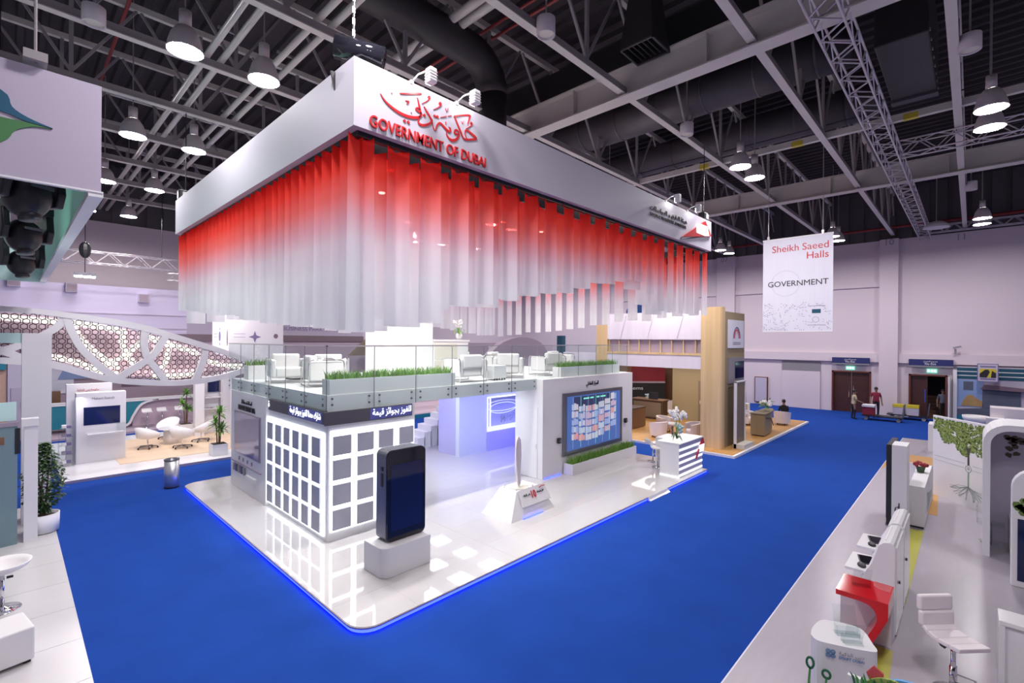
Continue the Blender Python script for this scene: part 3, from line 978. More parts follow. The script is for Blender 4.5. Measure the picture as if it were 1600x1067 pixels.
t = thing('hoist_motor', 'black wrapped hoist tube and chain above the canopy corner', 'hoist', (0, 0, 0))
MB().cyl((3.50, 7.18, 9.06), (4.08, 6.74, 8.92), .18, 18).build('wrapped_tube', M['blackgl'], t, smooth=True)
MB().prism([(3.34, 8.55), (3.55, 8.55), (3.43, 8.2)], 'y', 7.0, 7.04).build('loose_flap', M['black'], t)
mb = MB()
for k in range(60):
    z = 9.05 + k * .09
    d = .02 if k % 2 else 0
    mb.box(3.70 - .022 + d, 3.70 + .022 - d, 7.0 - .005 - d, 7.0 + .005 + d, z, z + .10)
o = mb.build('chain', M['alu'], t)
o['kind'] = 'stuff'
for x, y, lab in ((3.62, 16.9, 'small dark hoist with a tag at the left end of the canopy'), (16.3, 6.62, 'small dark hoist with a pale plate at the right end of the canopy')):
    t = thing('corner_hoist', lab, 'hoist', (x, y, 8.57), 0, 'corner hoists')
    B(-.2, .16, -.12, .12, 0, .30).build('motor_case', M['black'], t, bevel=.04)
    B(-.1, .1, -.13, -.12, .08, .24).build('plate', M['alu'], t)
    MB().cyl((0, 0, .3), (0, 0, 2.6), .012, 6).build('wire', M['black'], t)


# ---- cloth strips
def strip_mesh(width, drop, curl, seed):
    rnd = random.Random(seed)
    n = 6
    nz = 6
    vs, fs = [], []
    ph = rnd.uniform(-.3, .3)
    for k in range(nz + 1):
        t = k / nz
        for i in range(n + 1):
            u = i / n - .5
            x = u * width * (1 + .10 * t)
            y = curl * (math.cos(u * PI) - .5) * (1 - .25 * t) + .018 * math.sin(u * 9 + ph * 5) * (.4 + t) + ph * .05 * t
            z = -drop * t
            vs.append((x, y, z - (.03 * math.cos(u * 2 * PI) if k == 0 else 0)))
    for k in range(nz):
        for i in range(n):
            a = k * (n + 1) + i
            fs.append((a, a + 1, a + n + 2, a + n + 1))
    me = bpy.data.meshes.new('fabric_strip')
    me.from_pydata(vs, [], fs)
    me.polygons.foreach_set('use_smooth', [True] * len(fs))
    me.materials.append(M['strip'])
    return me


def strip(x, y, rz, width, zb, curl, seed, label, group):
    zt = CZ0 - .07
    o = bpy.data.objects.new('fabric_strip', strip_mesh(width, zt - zb, curl, seed))
    COL.objects.link(o)
    o.location = (x, y, zt)
    o.rotation_euler = (0, 0, rz)
    tag(o, label, 'curtain', group)
    return o


LEFT = [(6.44, 4.63), (7.14, 4.69), (8.74, 4.78), (10.33, 4.87), (12.9, 5.09), (16.74, 5.37)]
FRONT = [(3.4, 4.60), (3.9, 4.65), (4.4, 4.74), (5.0, 4.79), (5.1, 5.09), (6.4, 5.19), (7.7, 5.5), (9.0, 5.64), (10, 5.94), (11.7, 6.22), (12.4, 5.9), (13.2, 5.35), (16.5, 5.42)]
RIGHT = [(6.4, 5.42), (7.5, 5.38), (10.1, 5.21), (13.7, 4.91), (16.5, 4.72), (17, 4.72)]
g = 'ombre strips along the left face of the canopy'
n = 34
for i in range(n):
    y = CY0 + .36 + (CY1 - CY0 - .56) * i / (n - 1)
    strip(CX0 + .17 + .05 * (i % 2), y, math.radians(-90 + (38 if i % 2 else 22)), .43, lerp_table(LEFT, y) + random.uniform(-.05, .05), .05, i,
          f'red to white cloth strip, {ORD[i]} from the near corner along the dense left face', g)
g = 'ombre strips along the front face of the canopy'
n = 21
for i in range(n):
    x = CX0 + .20 + (CX1 - CX0 - .38) * i / (n - 1)
    strip(x, CY0 + .18, math.radians(random.uniform(-6, 6)), .40, lerp_table(FRONT, x) + random.uniform(-.02, .02), .09, 100 + i,
          f'red to white cloth strip, {ORD[i]} from the corner in the front outer row', g)
for i in range(n - 1):
    x = CX0 + .52 + (CX1 - CX0 - .38) * i / (n - 1)
    if x < 13.6:
        strip(x + .05, CY0 + .58, math.radians(random.uniform(-22, -4)), .56, lerp_table(FRONT, x) - .03 + random.uniform(-.04, .04), .06, 200 + i,
              f'red to white cloth strip, {ORD[i]} from the corner in the front inner row', 'ombre strips of the inner row')
n = 18
for i in range(n):
    y = CY0 + .5 + (CY1 - CY0 - .7) * i / (n - 1)
    strip(CX1 - .18, y, math.radians(-90 + random.uniform(-8, 8)), .36, lerp_table(RIGHT, y) + random.uniform(-.05, .05), .05, 300 + i,
          f'red to white cloth strip, {ORD[i]} from the front along the far right face', 'ombre strips along the right face of the canopy')
n = 24
for i in range(n):
    x = CX0 + .5 + (CX1 - CX0 - .9) * i / (n - 1)
    strip(x, CY1 - .18, math.radians(180 + random.uniform(-8, 8)), .44, 4.95 + .2 * math.sin(i * .5) + random.uniform(-.05, .05), .05, 400 + i,
          f'red to white cloth strip, {ORD[i]} from the left along the rear face', 'ombre strips along the rear face of the canopy')

# spotlights on the canopy bars, aimed at the deck and floor
i = 0
for (x, y, z, ax, ay, lab) in ((5.72, 9.5, 7.75, 6.5, 10.5, 'spotlight shining through the cloth near the corner, topmost'), (6.37, 9.5, 7.22, 7, 11.5, 'spotlight shining through the cloth near the corner, middle'),
                               (6.65, 9.5, 6.80, 9, 9, 'spotlight shining through the cloth near the corner, lowest'), (8.63, 9.5, 6.92, 9, 8, 'spotlight behind the middle front strips, lower one'),
                               (9.56, 9.5, 7.80, 10, 11, 'spotlight behind the middle front strips, upper one'), (10.65, 9.5, 7.25, 12, 8.2, 'spotlight behind the right front strips, lower one'),
                               (11.17, 9.5, 7.80, 14, 8.5, 'spotlight behind the right front strips, upper one'), (6.2, 13.5, 7.7, 6, 13, 'spotlight inside the canopy over the left deck edge'),
                               (10.2, 13.5, 7.7, 10, 13, 'spotlight inside the canopy over the white cabinet'), (14.2, 13.5, 7.7, 14, 12, 'spotlight inside the canopy over the far armchairs'),
                               (5.0, 8.0, 7.7, 5, 8.2, 'spotlight inside the canopy over the giant phone'), (13.8, 8.6, 7.7, 15, 8.0, 'spotlight inside the canopy over the reception counter')):
    t = thing('track_spotlight', lab, 'lamp', (x, y, z), 0, 'spotlights inside the canopy')
    MB().cyl((0, 0, .02), (0, 0, .22), .075, 12).build('can', M['white'], t, smooth=True)
    MB().cyl((0, 0, .0), (0, 0, .02), .068, 12).build('lens', M['spotlens'], t)
    MB().cyl((0, 0, .22), (0, 0, max(.25, 8.0 - z)), .012, 6).build('drop_rod', M['steeldk'], t)
    light('canopy_spot', 'SPOT', (x, y, z - .03), (ax, ay, 0), CANOPY_SPOT * (4.2 if ay > 10 else .55), (1.0, .97, .93), .08, angle=115, blend=.8)

for k, (x, y, ax, ay) in enumerate(((6.0, 9.6, 4.5, 6.6), (9.0, 9.6, 7.5, 6.6), (12.0, 9.6, 10.5, 6.6), (15.0, 9.6, 13.8, 6.6), (6.6, 10.4, 3.5, 9.0), (6.6, 13.4, 3.5, 12.5), (6.6, 15.6, 3.5, 15.8), (13.4, 13.4, 16.3, 13))):
    t = thing('added_curtain_washer', f'small added floodlight inside the canopy washing the {"front" if k < 4 else "left" if k < 7 else "far right"} cloth, {ORD[k % 4]} from the corner', 'lamp', (x, y, 8.02), 0, 'added wash lights inside the canopy')  # lamps added to brighten the cloth strips from inside
    B(-.1, .1, -.06, .06, 0, .14).build('case', M['black'], t, bevel=.01)
    MB().cyl((0, 0, .14), (0, 0, .2), .02, 6).build('clamp', M['steeldk'], t)
    light('added_curtain_wash', 'SPOT', (x, y, 7.98), (ax, ay, 6.2), 230, (1, .97, .95), .08, angle=100, blend=1)

# ================================================================== PAVILION
# ---- platform
def arc2(cx, cy, r, a0, a1, n=6):
    return [(cx + r * math.cos(a0 + (a1 - a0) * i / n), cy + r * math.sin(a0 + (a1 - a0) * i / n)) for i in range(n + 1)]


def plat_outline(d=0.0):
    r = .38
    x0, x1, y0, y1 = 3.63 + d, 17.1 - d, 6.60 + d, 17.2 - d
    return (arc2(x0 + r, y0 + r, r, PI, 1.5 * PI) + [(16.75 - d, y0), (x1, 8.6)] + [(x1, y1)] + arc2(x0 + r, y1 - r, r, .5 * PI, PI))


def clip_convex(poly, hull):
    out = poly
    for i in range(len(hull)):
        a, b = hull[i], hull[(i + 1) % len(hull)]
        src, out = out, []
        if not src:
            return []

        def side(p):
            return (b[0] - a[0]) * (p[1] - a[1]) - (b[1] - a[1]) * (p[0] - a[0])
        for j in range(len(src)):
            p, q = src[j - 1], src[j]
            sp_, sq = side(p), side(q)
            if (sp_ < -1e-9) != (sq < -1e-9):
                t = sp_ / (sp_ - sq)
                out.append((p[0] + t * (q[0] - p[0]), p[1] + t * (q[1] - p[1])))
            if sq >= -1e-9:
                out.append(q)
    return out


plat = thing('stand_platform', 'glossy white tiled platform with blue glowing edge carrying the pavilion', 'platform', (0, 0, 0))
MB().prism(plat_outline(.06), 'z', 0, .06).build('base', M['whitem'], plat)
MB().prism(plat_outline(.0), 'z', .066, .092).build('metal_lip', M['lip'], plat)


def led_run(pts, z0=.006, z1=.062):
    mb = MB()
    for a, b in zip(pts, pts[1:]):
        mb._add([(a[0], a[1], z0), (b[0], b[1], z0), (b[0], b[1], z1), (a[0], a[1], z1)], [(0, 1, 2, 3)])
    return mb


ol = plat_outline(.025)
left_end = [ol[-1 - i] for i in range(7)]
led_run(list(reversed(left_end)) + arc2(3.63 + .38, 6.60 + .38, .355, PI, 1.5 * PI) + [(12.5, 6.625)]).build('blue_led_strip', M['ledblue'], plat)
led_run([(13.75, 6.625), (16.73, 6.625), (17.07, 8.6), (17.07, 9.7)]).build('blue_led_strip', M['ledblue'], plat)
MB().prism([(6.52, 0.0), (6.57, .03), (6.60, .098), (6.64, .098), (6.64, 0.0)], 'x', 12.52, 13.74).build('access_ramp', M['whitegl'], plat)
hull = plat_outline(.012)
GX, GY = 1.2, 1.2
for i in range(-1, 12):
    for j in range(-1, 10):
        x, y = 4.72 - 1.2 + i * GX, 6.36 + j * GY
        g_ = .0012
        poly = clip_convex([(x + g_, y + g_), (x + GX - g_, y + g_), (x + GX - g_, y + GY - g_), (x + g_, y + GY - g_)], hull)
        if len(poly) > 2:
            MB().prism(poly, 'z', .088, .1).build('tile', M['tile'], plat)

# ---- building shell
pav = thing('pavilion', 'white two storey exhibition pavilion under the canopy', 'pavilion', (0, 0, 0))
B(4.76, 17.2, 10.06, 16.5, 2.95, 3.28).build('deck_slab', M['white'], pav)
B(4.78, 7.02, 10.06, 13.45, .1, 2.95).build('corner_block', M['white'], pav)
lw = B(4.70, 5.2, 13.45, 16.3, .1, 2.95).build('display_wall', M['white'], pav)
B(11.67, 17.2, 9.79, 10.98, .1, 3.27).build('screen_wall', M['white'], pav)
B(11.78, 11.98, 14.1, 15.25, .1, 2.95).build('partition', M['purplew'], pav)
B(11.70, 17.2, 13.9, 14.1, .1, .95).box(11.70, 13.2, 13.9, 14.1, .95, 2.95).box(15.9, 17.2, 13.9, 14.1, .95, 2.95).box(13.2, 15.9, 13.9, 14.1, 2.2, 2.95).build('rear_wall', M['bluew'], pav)
B(13.1, 16.0, 13.86, 13.9, .1, .85).build('lavender_panel', M['purplew'], pav)
B(17.0, 17.2, 10.98, 13.9, .1, 2.95).build('end_wall', M['bluew'], pav)
# door in the side of the screen wall
B(11.655, 11.67, 10.0, 10.72, .12, 2.35).build('flush_door', M['white'], pav)
B(11.64, 11.67, 10.03, 10.06, 1.05, 1.2).build('door_knob', M['steelbr'], pav)

niche = thing('lit_niche', 'glass fronted niche with white glowing frame under the deck', 'niche', (13.2, 13.9, .95))
B(0, 2.7, .45, .5, 0, 1.25).build('back_panel', M['purplew'], niche)
B(-.06, 2.76, -.06, .45, -.06, 0).build('sill', M['ledsoft'], niche)
B(-.06, 2.76, -.04, .02, 1.25, 1.30).build('head_light', M['ledsoft'], niche)
for x in (-.06, .08):
    B(x, x + .03, -.04, .02, 0, 1.25).build('side_light', M['ledsoft'], niche)
B(0, 2.7, .0, .015, 0, 1.25).build('pane', M['clear'], niche)
for k in range(5):
    pts = [(.25 + 1.0 * math.cos(a) * (1 - .1 * k) + .9, .3, .85 - .05 * k + .22 * math.sin(a)) for a in [2 * PI * i / 20 for i in range(21)]]
    if k in (0, 2):
        MB().tube(pts, .012, 5).build('light_loop', M['ledsoft'], niche)
rnd = random.Random(4)
mb = MB()
for k in range(26):
    x = .9 + rnd.random() * 1.4
    mb.bar((x, .25 + rnd.random() * .1, .05 + rnd.random() * .3), (x + rnd.uniform(-.3, .3), .3, .35 + rnd.random() * .3), .012)
o = mb.build('wire_model', M['chrome'], niche)

for i, x in enumerate((8.25, 9.5, 10.75)):
    for j, y in enumerate((11.15, 12.42, 13.8 if i else 13.8)):
        t = thing('ceiling_light_panel', f'square light panel under the deck, {("first", "second", "third")[j]} from the front edge and {("first", "second", "third")[i]} from the lightbox corner', 'lamp', (x, y, 2.92), 0, 'square light panels under the deck')
        B(-.31, .31, -.31, .31, .0, .03).build('frame', M['white'], t)
        B(-.29, .29, -.29, .29, -.012, .0).build('diffuser', M['ledpanel'], t)
light('underdeck_blue', 'AREA', (14.2, 12.4, 2.85), (14.2, 12.6, 0), 90, (.25, .25, 1.0), 2.2, 1.6)
light('partition_blue', 'AREA', (10.6, 15.8, 2.85), (11.6, 15.0, 0), 40, (.4, .4, 1.0), 1.4, 1.0)

st = thing('white_staircase', 'white staircase climbing behind the pavilion partition', 'stairs', (11.1, 16.15, .1))
for k in range(8):
    B(k * .33, k * .33 + .36, 0, .95, 0, .21 * (k + 1)).build('step', M['whitem'], st)
B(-.36, -.28, 0, .95, 0, .55).build('newel_panel', M['white'], st)

# ---- lightbox with grey panels (front and left)
lb = thing('corner_lightbox', 'glowing white corner lightbox with rows of grey square panels', 'lightbox', (0, 0, 0))
B(4.84, 6.98, 10.035, 10.058, .30, 2.50).build('front_light_field', M['ledwhite'], lb)
B(4.755, 4.778, 10.20, 13.42, .20, 2.45).build('side_light_field', M['ledwhite'], lb)
ZR = ((.32, .80), (.86, 1.35), (1.41, 1.89), (1.95, 2.41))
XR = ((4.845, 5.305), (5.415, 5.86), (5.955, 6.385), (6.51, 6.955))
YR = ((12.985, 13.39), (12.43, 12.85), (11.915, 12.31), (11.38, 11.78), (10.85, 11.255), (10.27, 10.715))
ZL = ((.24, .72), (.76, 1.27), (1.31, 1.82), (1.88, 2.35))
for z0, z1 in ZR:
    for x0, x1 in XR:
        B(x0 + .025, x1 - .01, 9.985, 10.03, z0 + .02, z1 - .02).build('grey_panel', M['qrpanel'], lb, bevel=.006, segs=1)
for z0, z1 in ZL:
    for y0, y1 in YR:
        B(4.70, 4.75, y0 + .02, y1 - .02, z0 + .02, z1 - .02).build('grey_panel', M['qrpanel'], lb, bevel=.006, segs=1)
tk = thing('led_ticker', 'dark LED ticker band with white arabic words around the corner', 'sign', (0, 0, 0))
B(4.69, 6.9, 9.99, 10.05, 2.64, 2.93).build('front_band', M['ticker'], tk)
B(4.69, 4.75, 10.05, 13.25, 2.66, 2.93).build('side_band', M['ticker'], tk)
B(5.75, 6.88, 9.984, 9.99, 2.66, 2.91).build('lit_field', M['ledtextback'], tk)
B(4.684, 4.69, 10.15, 11.95, 2.67, 2.92).build('lit_field', M['ledtextback'], tk)
text('led_words', arabic('للفوز بجوائز قيمة'), M['ledtext'], tk, (6.86, 9.98, 2.75), X_, Z_, .14, 1.05, align='RIGHT')
text('led_words', arabic('شارك معنا للفوز بجوائز قيمة'), M['ledtext'], tk, (4.68, 10.2, 2.75), -Y_, Z_, .14, 1.65, align='RIGHT')
text('led_words', arabic('ة'), M['ledtext'], tk, (4.68, 13.24, 2.74), -Y_, Z_, .16)

# ---- display wall (left face)
dw = thing('wall_display', 'dim reflective display window in the left pavilion wall', 'display', (4.70, 14.9, 1.18))
B(-.02, .0, -1.08, 1.05, -.03, 1.2).build('frame', M['lip'], dw)
B(-.03, -.02, -1.03, 1.0, .0, 1.17).build('glass', M['mirror'], dw)
text('black_words', 'EXPLORE SMART RTA', M['blacksign'], pav, (4.69, 15.62, 2.44), -Y_, Z_, .13, 1.38, depth=.01, bold=.02)
text('black_arabic_words', arabic('استكشف نقاط'), M['blacksign'], pav, (4.69, 15.35, 2.63), -Y_, Z_, .11, .85, depth=.01)
tr = thing('wall_tray', 'white inset tray with small cable sockets below the display window', 'tray', (4.70, 14.9, .5))
B(-.04, 0, -1.15, 1.22, .36, .39).build('groove', M['lip'], tr)
for k in range(5):
    B(-.05, 0, .95 - k * .22, 1.08 - k * .22, .10, .30).build('socket_plate', M['gunmetal'] if k % 2 else M['greysign'], tr)
for k in range(4):
    B(-.03, 0, .6 - k * .35, .63 - k * .35, .46, .56).build('button', M['lip'], tr)
B(-.07, 0, -.82, -.1, .09, .16).build('slot_light', M['whitegl'], tr)

# ---- video wall
vw = thing('video_wall', 'large black framed video wall showing a blue city dashboard', 'screen', (14.5, 9.79, 1.72))
B(-1.84, 1.84, -.07, 0, -1.04, 1.04).build('frame', M['gunmetal'], vw, bevel=.01)
scr = mat('video_blue', (.05, .12, .4), .3, emit=.34, ecol=(.11, .22, .58), var=0)
B(-1.66, 1.64, -.085, -.07, -.90, .92).build('screen_face', scr, vw)
vcols = [mat(f'video_tile_{k}', c, .4, emit=.28, ecol=c) for k, c in enumerate(((.50, .62, .80), (.66, .52, .66), (.62, .70, .80), (.78, .42, .42), (.40, .50, .78), (.72, .72, .80)))]
rnd = random.Random(12)
rowset = ((3, 3, 5, 2, 5, 3, 4), (4, 2, 2, 3, 2, 4, 5), (4, 5, 1, 4, 3, 1, 3), (2, 4, 1, 4, 5, 2, 1), (5, 5, 2, 5, 2, 5, 5))
for r in range(5):
    for c in range(7):
        u = (c - 3) / 3
        xc = -.04 + (c - 3) * .40
        for q in range(3):
            zc = -.66 + r * .25 + .20 * u * u + .08 * u
            h = .21 + rnd.uniform(-.04, .03)
            x0 = xc - .18 + q * .122
            m_ = vcols[rowset[r][c] if rnd.random() < .65 else rnd.randrange(6)]
            MB().prism([(x0, zc + .01 * u), (x0 + .112, zc + .03 * u), (x0 + .112, zc + h + .03 * u), (x0, zc + h + .01 * u)], 'y', -.092, -.085).build('screen_tile', m_, vw)
vdk = mat('video_dark', (.03, .04, .10), .4, emit=.2, ecol=(.05, .07, .22))
for c in range(6):
    B(-1.3 + c * .40, -.93 + c * .40, -.0865, -.085, .38 + rnd.uniform(-.05, .05), .88).build('screen_tower', vdk, vw)
vgr = mat('video_green', (.2, .8, .6), .4, emit=.7, ecol=(.25, .85, .6))
for x0, x1 in ((-.75, -.42), (-.35, -.15), (.05, .22), (.30, .62)):
    B(x0, x1, -.094, -.09, .77, .82).build('screen_caption', vgr, vw)
for k in range(7):
    B(-1.36 + k * .45, -1.352 + k * .45, -.095, -.09, -.85, .88).build('screen_line', vgr if k % 2 else vcols[0], vw)
text('black_arabic_words', arabic('المركز التفاعلي'), M['blacksign'], pav, (14.02, 9.78, 2.95), X_, Z_, .13, .75, depth=.01)
for x, z, lab in ((12.45, 1.24, 'small black wall speaker left of the video wall'), (16.62, 1.43, 'small black wall speaker right of the video wall')):
    t = thing('wall_speaker', lab, 'speaker', (x, 9.79, z), 0, 'wall speakers')
    B(-.07, .07, -.10, 0, -.09, .09).build('cabinet', M['black'], t, bevel=.02)
    MB().cyl((0, -.115, .0), (0, -.10, .0), .05, 12).build('grille', M['gunmetal'], t)
for x0, x1 in ((11.75, 12.6), (16.75, 17.15)):
    B(x0, x1, 9.775, 9.79, .1, .125).build('floor_blue_led', M['ledblue'], pav)

# ---- glass balustrade
gb = thing('glass_balustrade', 'glass balustrade with steel rail around the upper deck', 'railing', (0, 0, 0))
pane_f = B(.012, 1.142, -.012, .0, 0, 1.40).build('glass_pane', M['glass'], gb, loc=(4.72, 10.04, 2.94))
xs = [4.72 + 1.155 * k for k in range(6)]
for x in xs[1:]:
    part_copy(pane_f, (x, 10.04, 2.94))
pane_u = B(.012, 1.09, -.012, .0, 0, 1.05).build('glass_pane', M['glass'], gb, loc=(11.68, 10.04, 3.29))
for k in range(1, 5):
    part_copy(pane_u, (11.68 + 1.105 * k, 10.04, 3.29))
pane_s = B(-.012, 0, .012, 1.09, 0, 1.40).build('glass_pane', M['glass'], gb, loc=(4.735, 10.04, 2.94))
for k in range(1, 6):
    part_copy(pane_s, (4.735, 10.04 + 1.105 * k, 2.94))
B(4.70, 17.22, 10.02, 10.05, 4.34, 4.37).box(4.715, 4.745, 10.02, 16.68, 4.34, 4.37).build('top_rail', M['steelbr'], gb)
js = B(-.006, .006, -.006, .006, 0, 1.4).build('joint_seal', M['gunmetal'], gb, loc=(4.73, 10.034, 2.94))
for k in range(1, 6):
    part_copy(js, (4.72 + 1.155 * k, 10.034, 2.94))
    part_copy(js, (4.73, 10.04 + 1.105 * k, 2.94))
ju = B(-.005, .005, -.006, .006, 0, 1.05).build('joint_seal', M['gunmetal'], gb, loc=(12.78, 10.034, 3.29))
for k in range(2, 6):
    part_copy(ju, (11.68 + 1.105 * k, 10.034, 3.29))
bolt = MB().cyl((0, -.02, 0), (0, .0, 0), .026, 10).build('standoff_bolt', M['gunmetal'], gb, loc=(4.85, 10.02, 3.08))
for k, x in enumerate(xs):
    for dx in (.13, 1.02):
        for z in (3.06, 3.21):
            if not (k == 0 and dx < .2 and z < 3.1):
                part_copy(bolt, (x + dx, 10.025, z))
bolt2 = MB().cyl((-.02, 0, 0), (0, 0, 0), .026, 10).build('standoff_bolt', M['gunmetal'], gb, loc=(4.722, 10.17, 3.08))
for k in range(6):
    for dy in (.13, .98):
        for z in (3.06, 3.21):
            part_copy(bolt2, (4.722, 10.04 + 1.105 * k + dy, z))


# ---- planters with artificial grass
def grass_planter(name, lab, loc, L, W, H, gh, rz=0, n=420, m=None):
    t = thing(name, lab, 'planter', loc, rz, 'white grass planters')
    mb = MB().box(0, L, 0, .03, 0, H).box(0, L, W - .03, W, 0, H).box(0, .03, .03, W - .03, 0, H).box(L - .03, L, .03, W - .03, 0, H).box(.03, L - .03, .03, W - .03, 0, H - .06)
    mb.build('box', m or M['white'], t)
    rnd = random.Random(int(L * 100))
    mb = MB()
    for k in range(n):
        x, y = rnd.uniform(.04, L - .04), rnd.uniform(.05, W - .05)
        h = gh * rnd.uniform(.55, 1.1)
        a = rnd.uniform(0, 2 * PI)
        lx, ly = rnd.uniform(-.5, .5) * h, rnd.uniform(-.5, .5) * h
        dx, dy = .012 * math.cos(a), .012 * math.sin(a)
        z = H - .06
        mb._add([(x - dx, y - dy, z), (x + dx, y + dy, z), (x + lx * .4 + dx * .8, y + ly * .4 + dy * .8, z + h * .6), (x + lx * .4 - dx * .8, y + ly * .4 - dy * .8, z + h * .6), (x + lx, y + ly, z + h)],
                [(0, 1, 2, 3), (3, 2, 4)])
    g = mb.build('grass', M['grass'], t)
    g['kind'] = 'stuff'
    return t


grass_planter('grass_planter', 'long white grass planter behind the front glass beside the deck corner', (4.83, 10.10, 3.28), 3.52, .36, .34, .26, n=900)
grass_planter('grass_planter', 'white grass planter on top of the screen wall behind the glass', (12.95, 10.08, 3.28), 3.75, .36, .33, .27, n=700)
grass_planter('grass_planter', 'white grass planter at the far left end of the upper deck', (4.95, 15.6, 3.28), 1.5, .4, .42, .25, n=350)
grass_planter('grass_planter', 'long white grass planter on the floor under the video wall', (12.72, 9.38, .1), 4.1, .38, .36, .28, n=1000)


# ---- deck furniture
def armchair():
    t = thing('cube_armchair', '', 'armchair', (0, 0, 0), 0, 'white cube armchairs on the upper deck')
    B(-.36, .36, -.38, .38, .16, .44).build('seat', M['leather'], t, bevel=.05, segs=3)
    B(-.36, .36, .22, .42, .40, .80).build('backrest', M['leather'], t, bevel=.05, segs=3)
    for s in (-1, 1):
        B(*sorted((s * .36, s * .48)), -.38, .42, .16, .66).build('armrest', M['leather'], t, bevel=.04, segs=3)
    for s in (-1, 1):
        x = s * .50
        MB().tube([(x, -.42, 0), (x, -.42, .60), (x, -.40, .66), (x, -.34, .685), (x, .36, .685), (x, .42, .66), (x, .44, .60), (x, .44, 0)], .018, 6).build('chrome_frame', M['chrome'], t, smooth=True)
    for y in (-.42, .44):
        MB().cyl((-.5, y, .02), (.5, y, .02), .014, 6).build('floor_bar', M['chrome'], t)
    return t


c0 = armchair()
chairs = [(5.45, 13.95, -.2, 'white cube armchair nearest the far left planter on the deck'), (5.72, 12.35, 1.35, 'white cube armchair beside the deck corner glass'),
          (6.45, 13.5, 2.6, 'white cube armchair left of the tall white cabinet'), (9.40, 10.95, 3.1, 'white cube armchair right of the long front grass planter'),
          (11.5, 11.15, 2.3, 'white cube armchair right of the small white table'), (13.4, 11.05, 3.0, 'white cube armchair behind the end of the screen wall planter'),
          (12.6, 12.6, .4, 'white cube armchair facing the glass in the second deck row'), (15.6, 12.2, .2, 'white cube armchair at the far right end of the deck'),
          (11.4, 13.1, .1, 'white cube armchair behind the small white table')]
for i, (x, y, rz, lab) in enumerate(chairs):
    if i == 0:
        c0.location, c0.rotation_euler.z, c0['label'] = (x, y, 3.28), rz, lab
    else:
        dup(c0, (x, y, 3.28), rz, lab)
t = thing('cube_table', 'small white cube table between the deck armchairs', 'table', (10.45, 10.75, 3.28))
B(-.27, .27, -.27, .27, .06, .45).build('body', M['white'], t, bevel=.01)
for k in range(5):
    MB().cyl((-.22 + k * .11, -.24, 0), (-.22 + k * .11, -.24, .06), .022, 8).build('castor', M['black'], t)
t = thing('cube_table', 'low white cube table by the left deck glass', 'table', (6.1, 14.9, 3.28))
B(-.27, .27, -.27, .27, .05, .42).build('body', M['white'], t, bevel=.01)
B(-.25, .25, -.25, .25, 0, .05).build('plinth', M['black'], t)

t = thing('tall_cabinet', 'tall plain white cabinet block on the upper deck', 'cabinet', (7.2, 12.0, 3.28))
B(0, 1.82, 0, .8, 0, 1.80).build('carcass', M['white'], t)
t = thing('low_cabinet', 'low white bar cabinet carrying the orchid on the deck', 'cabinet', (9.04, 12.0, 3.28))
B(0, 1.42, 0, .7, 0, 1.18).build('carcass', M['white'], t)
B(0, 1.46, -.03, .73, 1.18, 1.24).build('worktop', M['whitegl'], t)
B(.06, .95, -.012, 0, .62, 1.12).build('cabinet_door', M['ivory'], t)
B(.06, .95, -.012, 0, .06, .58).build('cabinet_door', M['ivory'], t)


def orchid(name, lab, loc, h, pot='pot', bloom=7):
    t = thing(name, lab, 'flowers', loc)
    if pot == 'pot':
        MB().lathe([(.06, 0), (.10, .06), (.11, .14), (.09, .2), (.08, .2), (.08, .16), (0, .16)], 16).build('pot', M['whitegl'], t, smooth=True)
        z0 = .18
    else:
        MB().lathe([(.05, 0), (.13, .06), (.15, .15), (.11, .25), (.09, .27), (.085, .25), (.13, .14), (.11, .07), (0, .03)], 18, cap=False).build('vase', M['clear'], t, smooth=True)
        z0 = .1
    rnd = random.Random(int(h * 100))
    for s in range(2 if pot == 'pot' else 4):
        a = s * 2.2 + .5
        tip = Vector((math.cos(a) * .28 * h, math.sin(a) * .28 * h, h * (1 - .09 * s)))
        pts = smooth_pts([(0, 0, z0), (tip.x * .2, tip.y * .2, h * .55), (tip.x * .6, tip.y * .6, h * .9), tuple(tip)], 4)
        MB().tube(pts, .008, 5).build('flower_stem', M['leafl'], t)
        for k in range(bloom):
            u = .5 + .5 * k / bloom
            p = Vector(pts[int(u * (len(pts) - 1))])
            mb = MB()
            for q in range(5):
                b = q * 2 * PI / 5 + rnd.random()
                d = Vector((math.cos(b), math.sin(b) * .5, math.sin(b)))
                mb.ball(p + d * (.035 if pot == 'pot' else .05) + Vector((rnd.uniform(-.03, .03), rnd.uniform(-.03, .03), 0)), *((.036, .022, .036) if pot == 'pot' else (.052, .03, .052)), 6, 4)
            mb.build('bloom', M['petal'], t, smooth=True)
    for k in range(6):
        a = k * 1.05
        mb = MB()
        L = .30 if pot != 'pot' else .22
        pts = [Vector((math.cos(a) * L * u, math.sin(a) * L * u, z0 + .12 * math.sin(u * PI) * (1 + (k % 2)) - .04 * u)) for u in (0, .35, .7, 1)]
        wd = (.03, .07, .06, .004)
        vs = []
        for p, ww in zip(pts, wd):
            n_ = Vector((-math.sin(a), math.cos(a), 0))
            vs += [p + n_ * ww / 2, p - n_ * ww / 2]
        mb._add(vs, [(0, 1, 3, 2), (2, 3, 5, 4), (4, 5, 7, 6)])
        mb.build('leaf', M['leafl'] if pot == 'pot' else M['leaf'], t)
    if pot != 'pot':
        mb = MB()
        for k in range(14):
            mb.ball((.12 + rnd.uniform(-.1, .1), -.05 + rnd.uniform(-.08, .08), .42 + rnd.uniform(-.1, .14)), .06, .06, .05, 6, 4)
        mb.build('hydrangea', M['bluepetal'], t, smooth=True)
    return t


orchid('potted_orchid', 'white orchid in round white pot on the low bar cabinet', (10.28, 12.25, 4.52), .62)

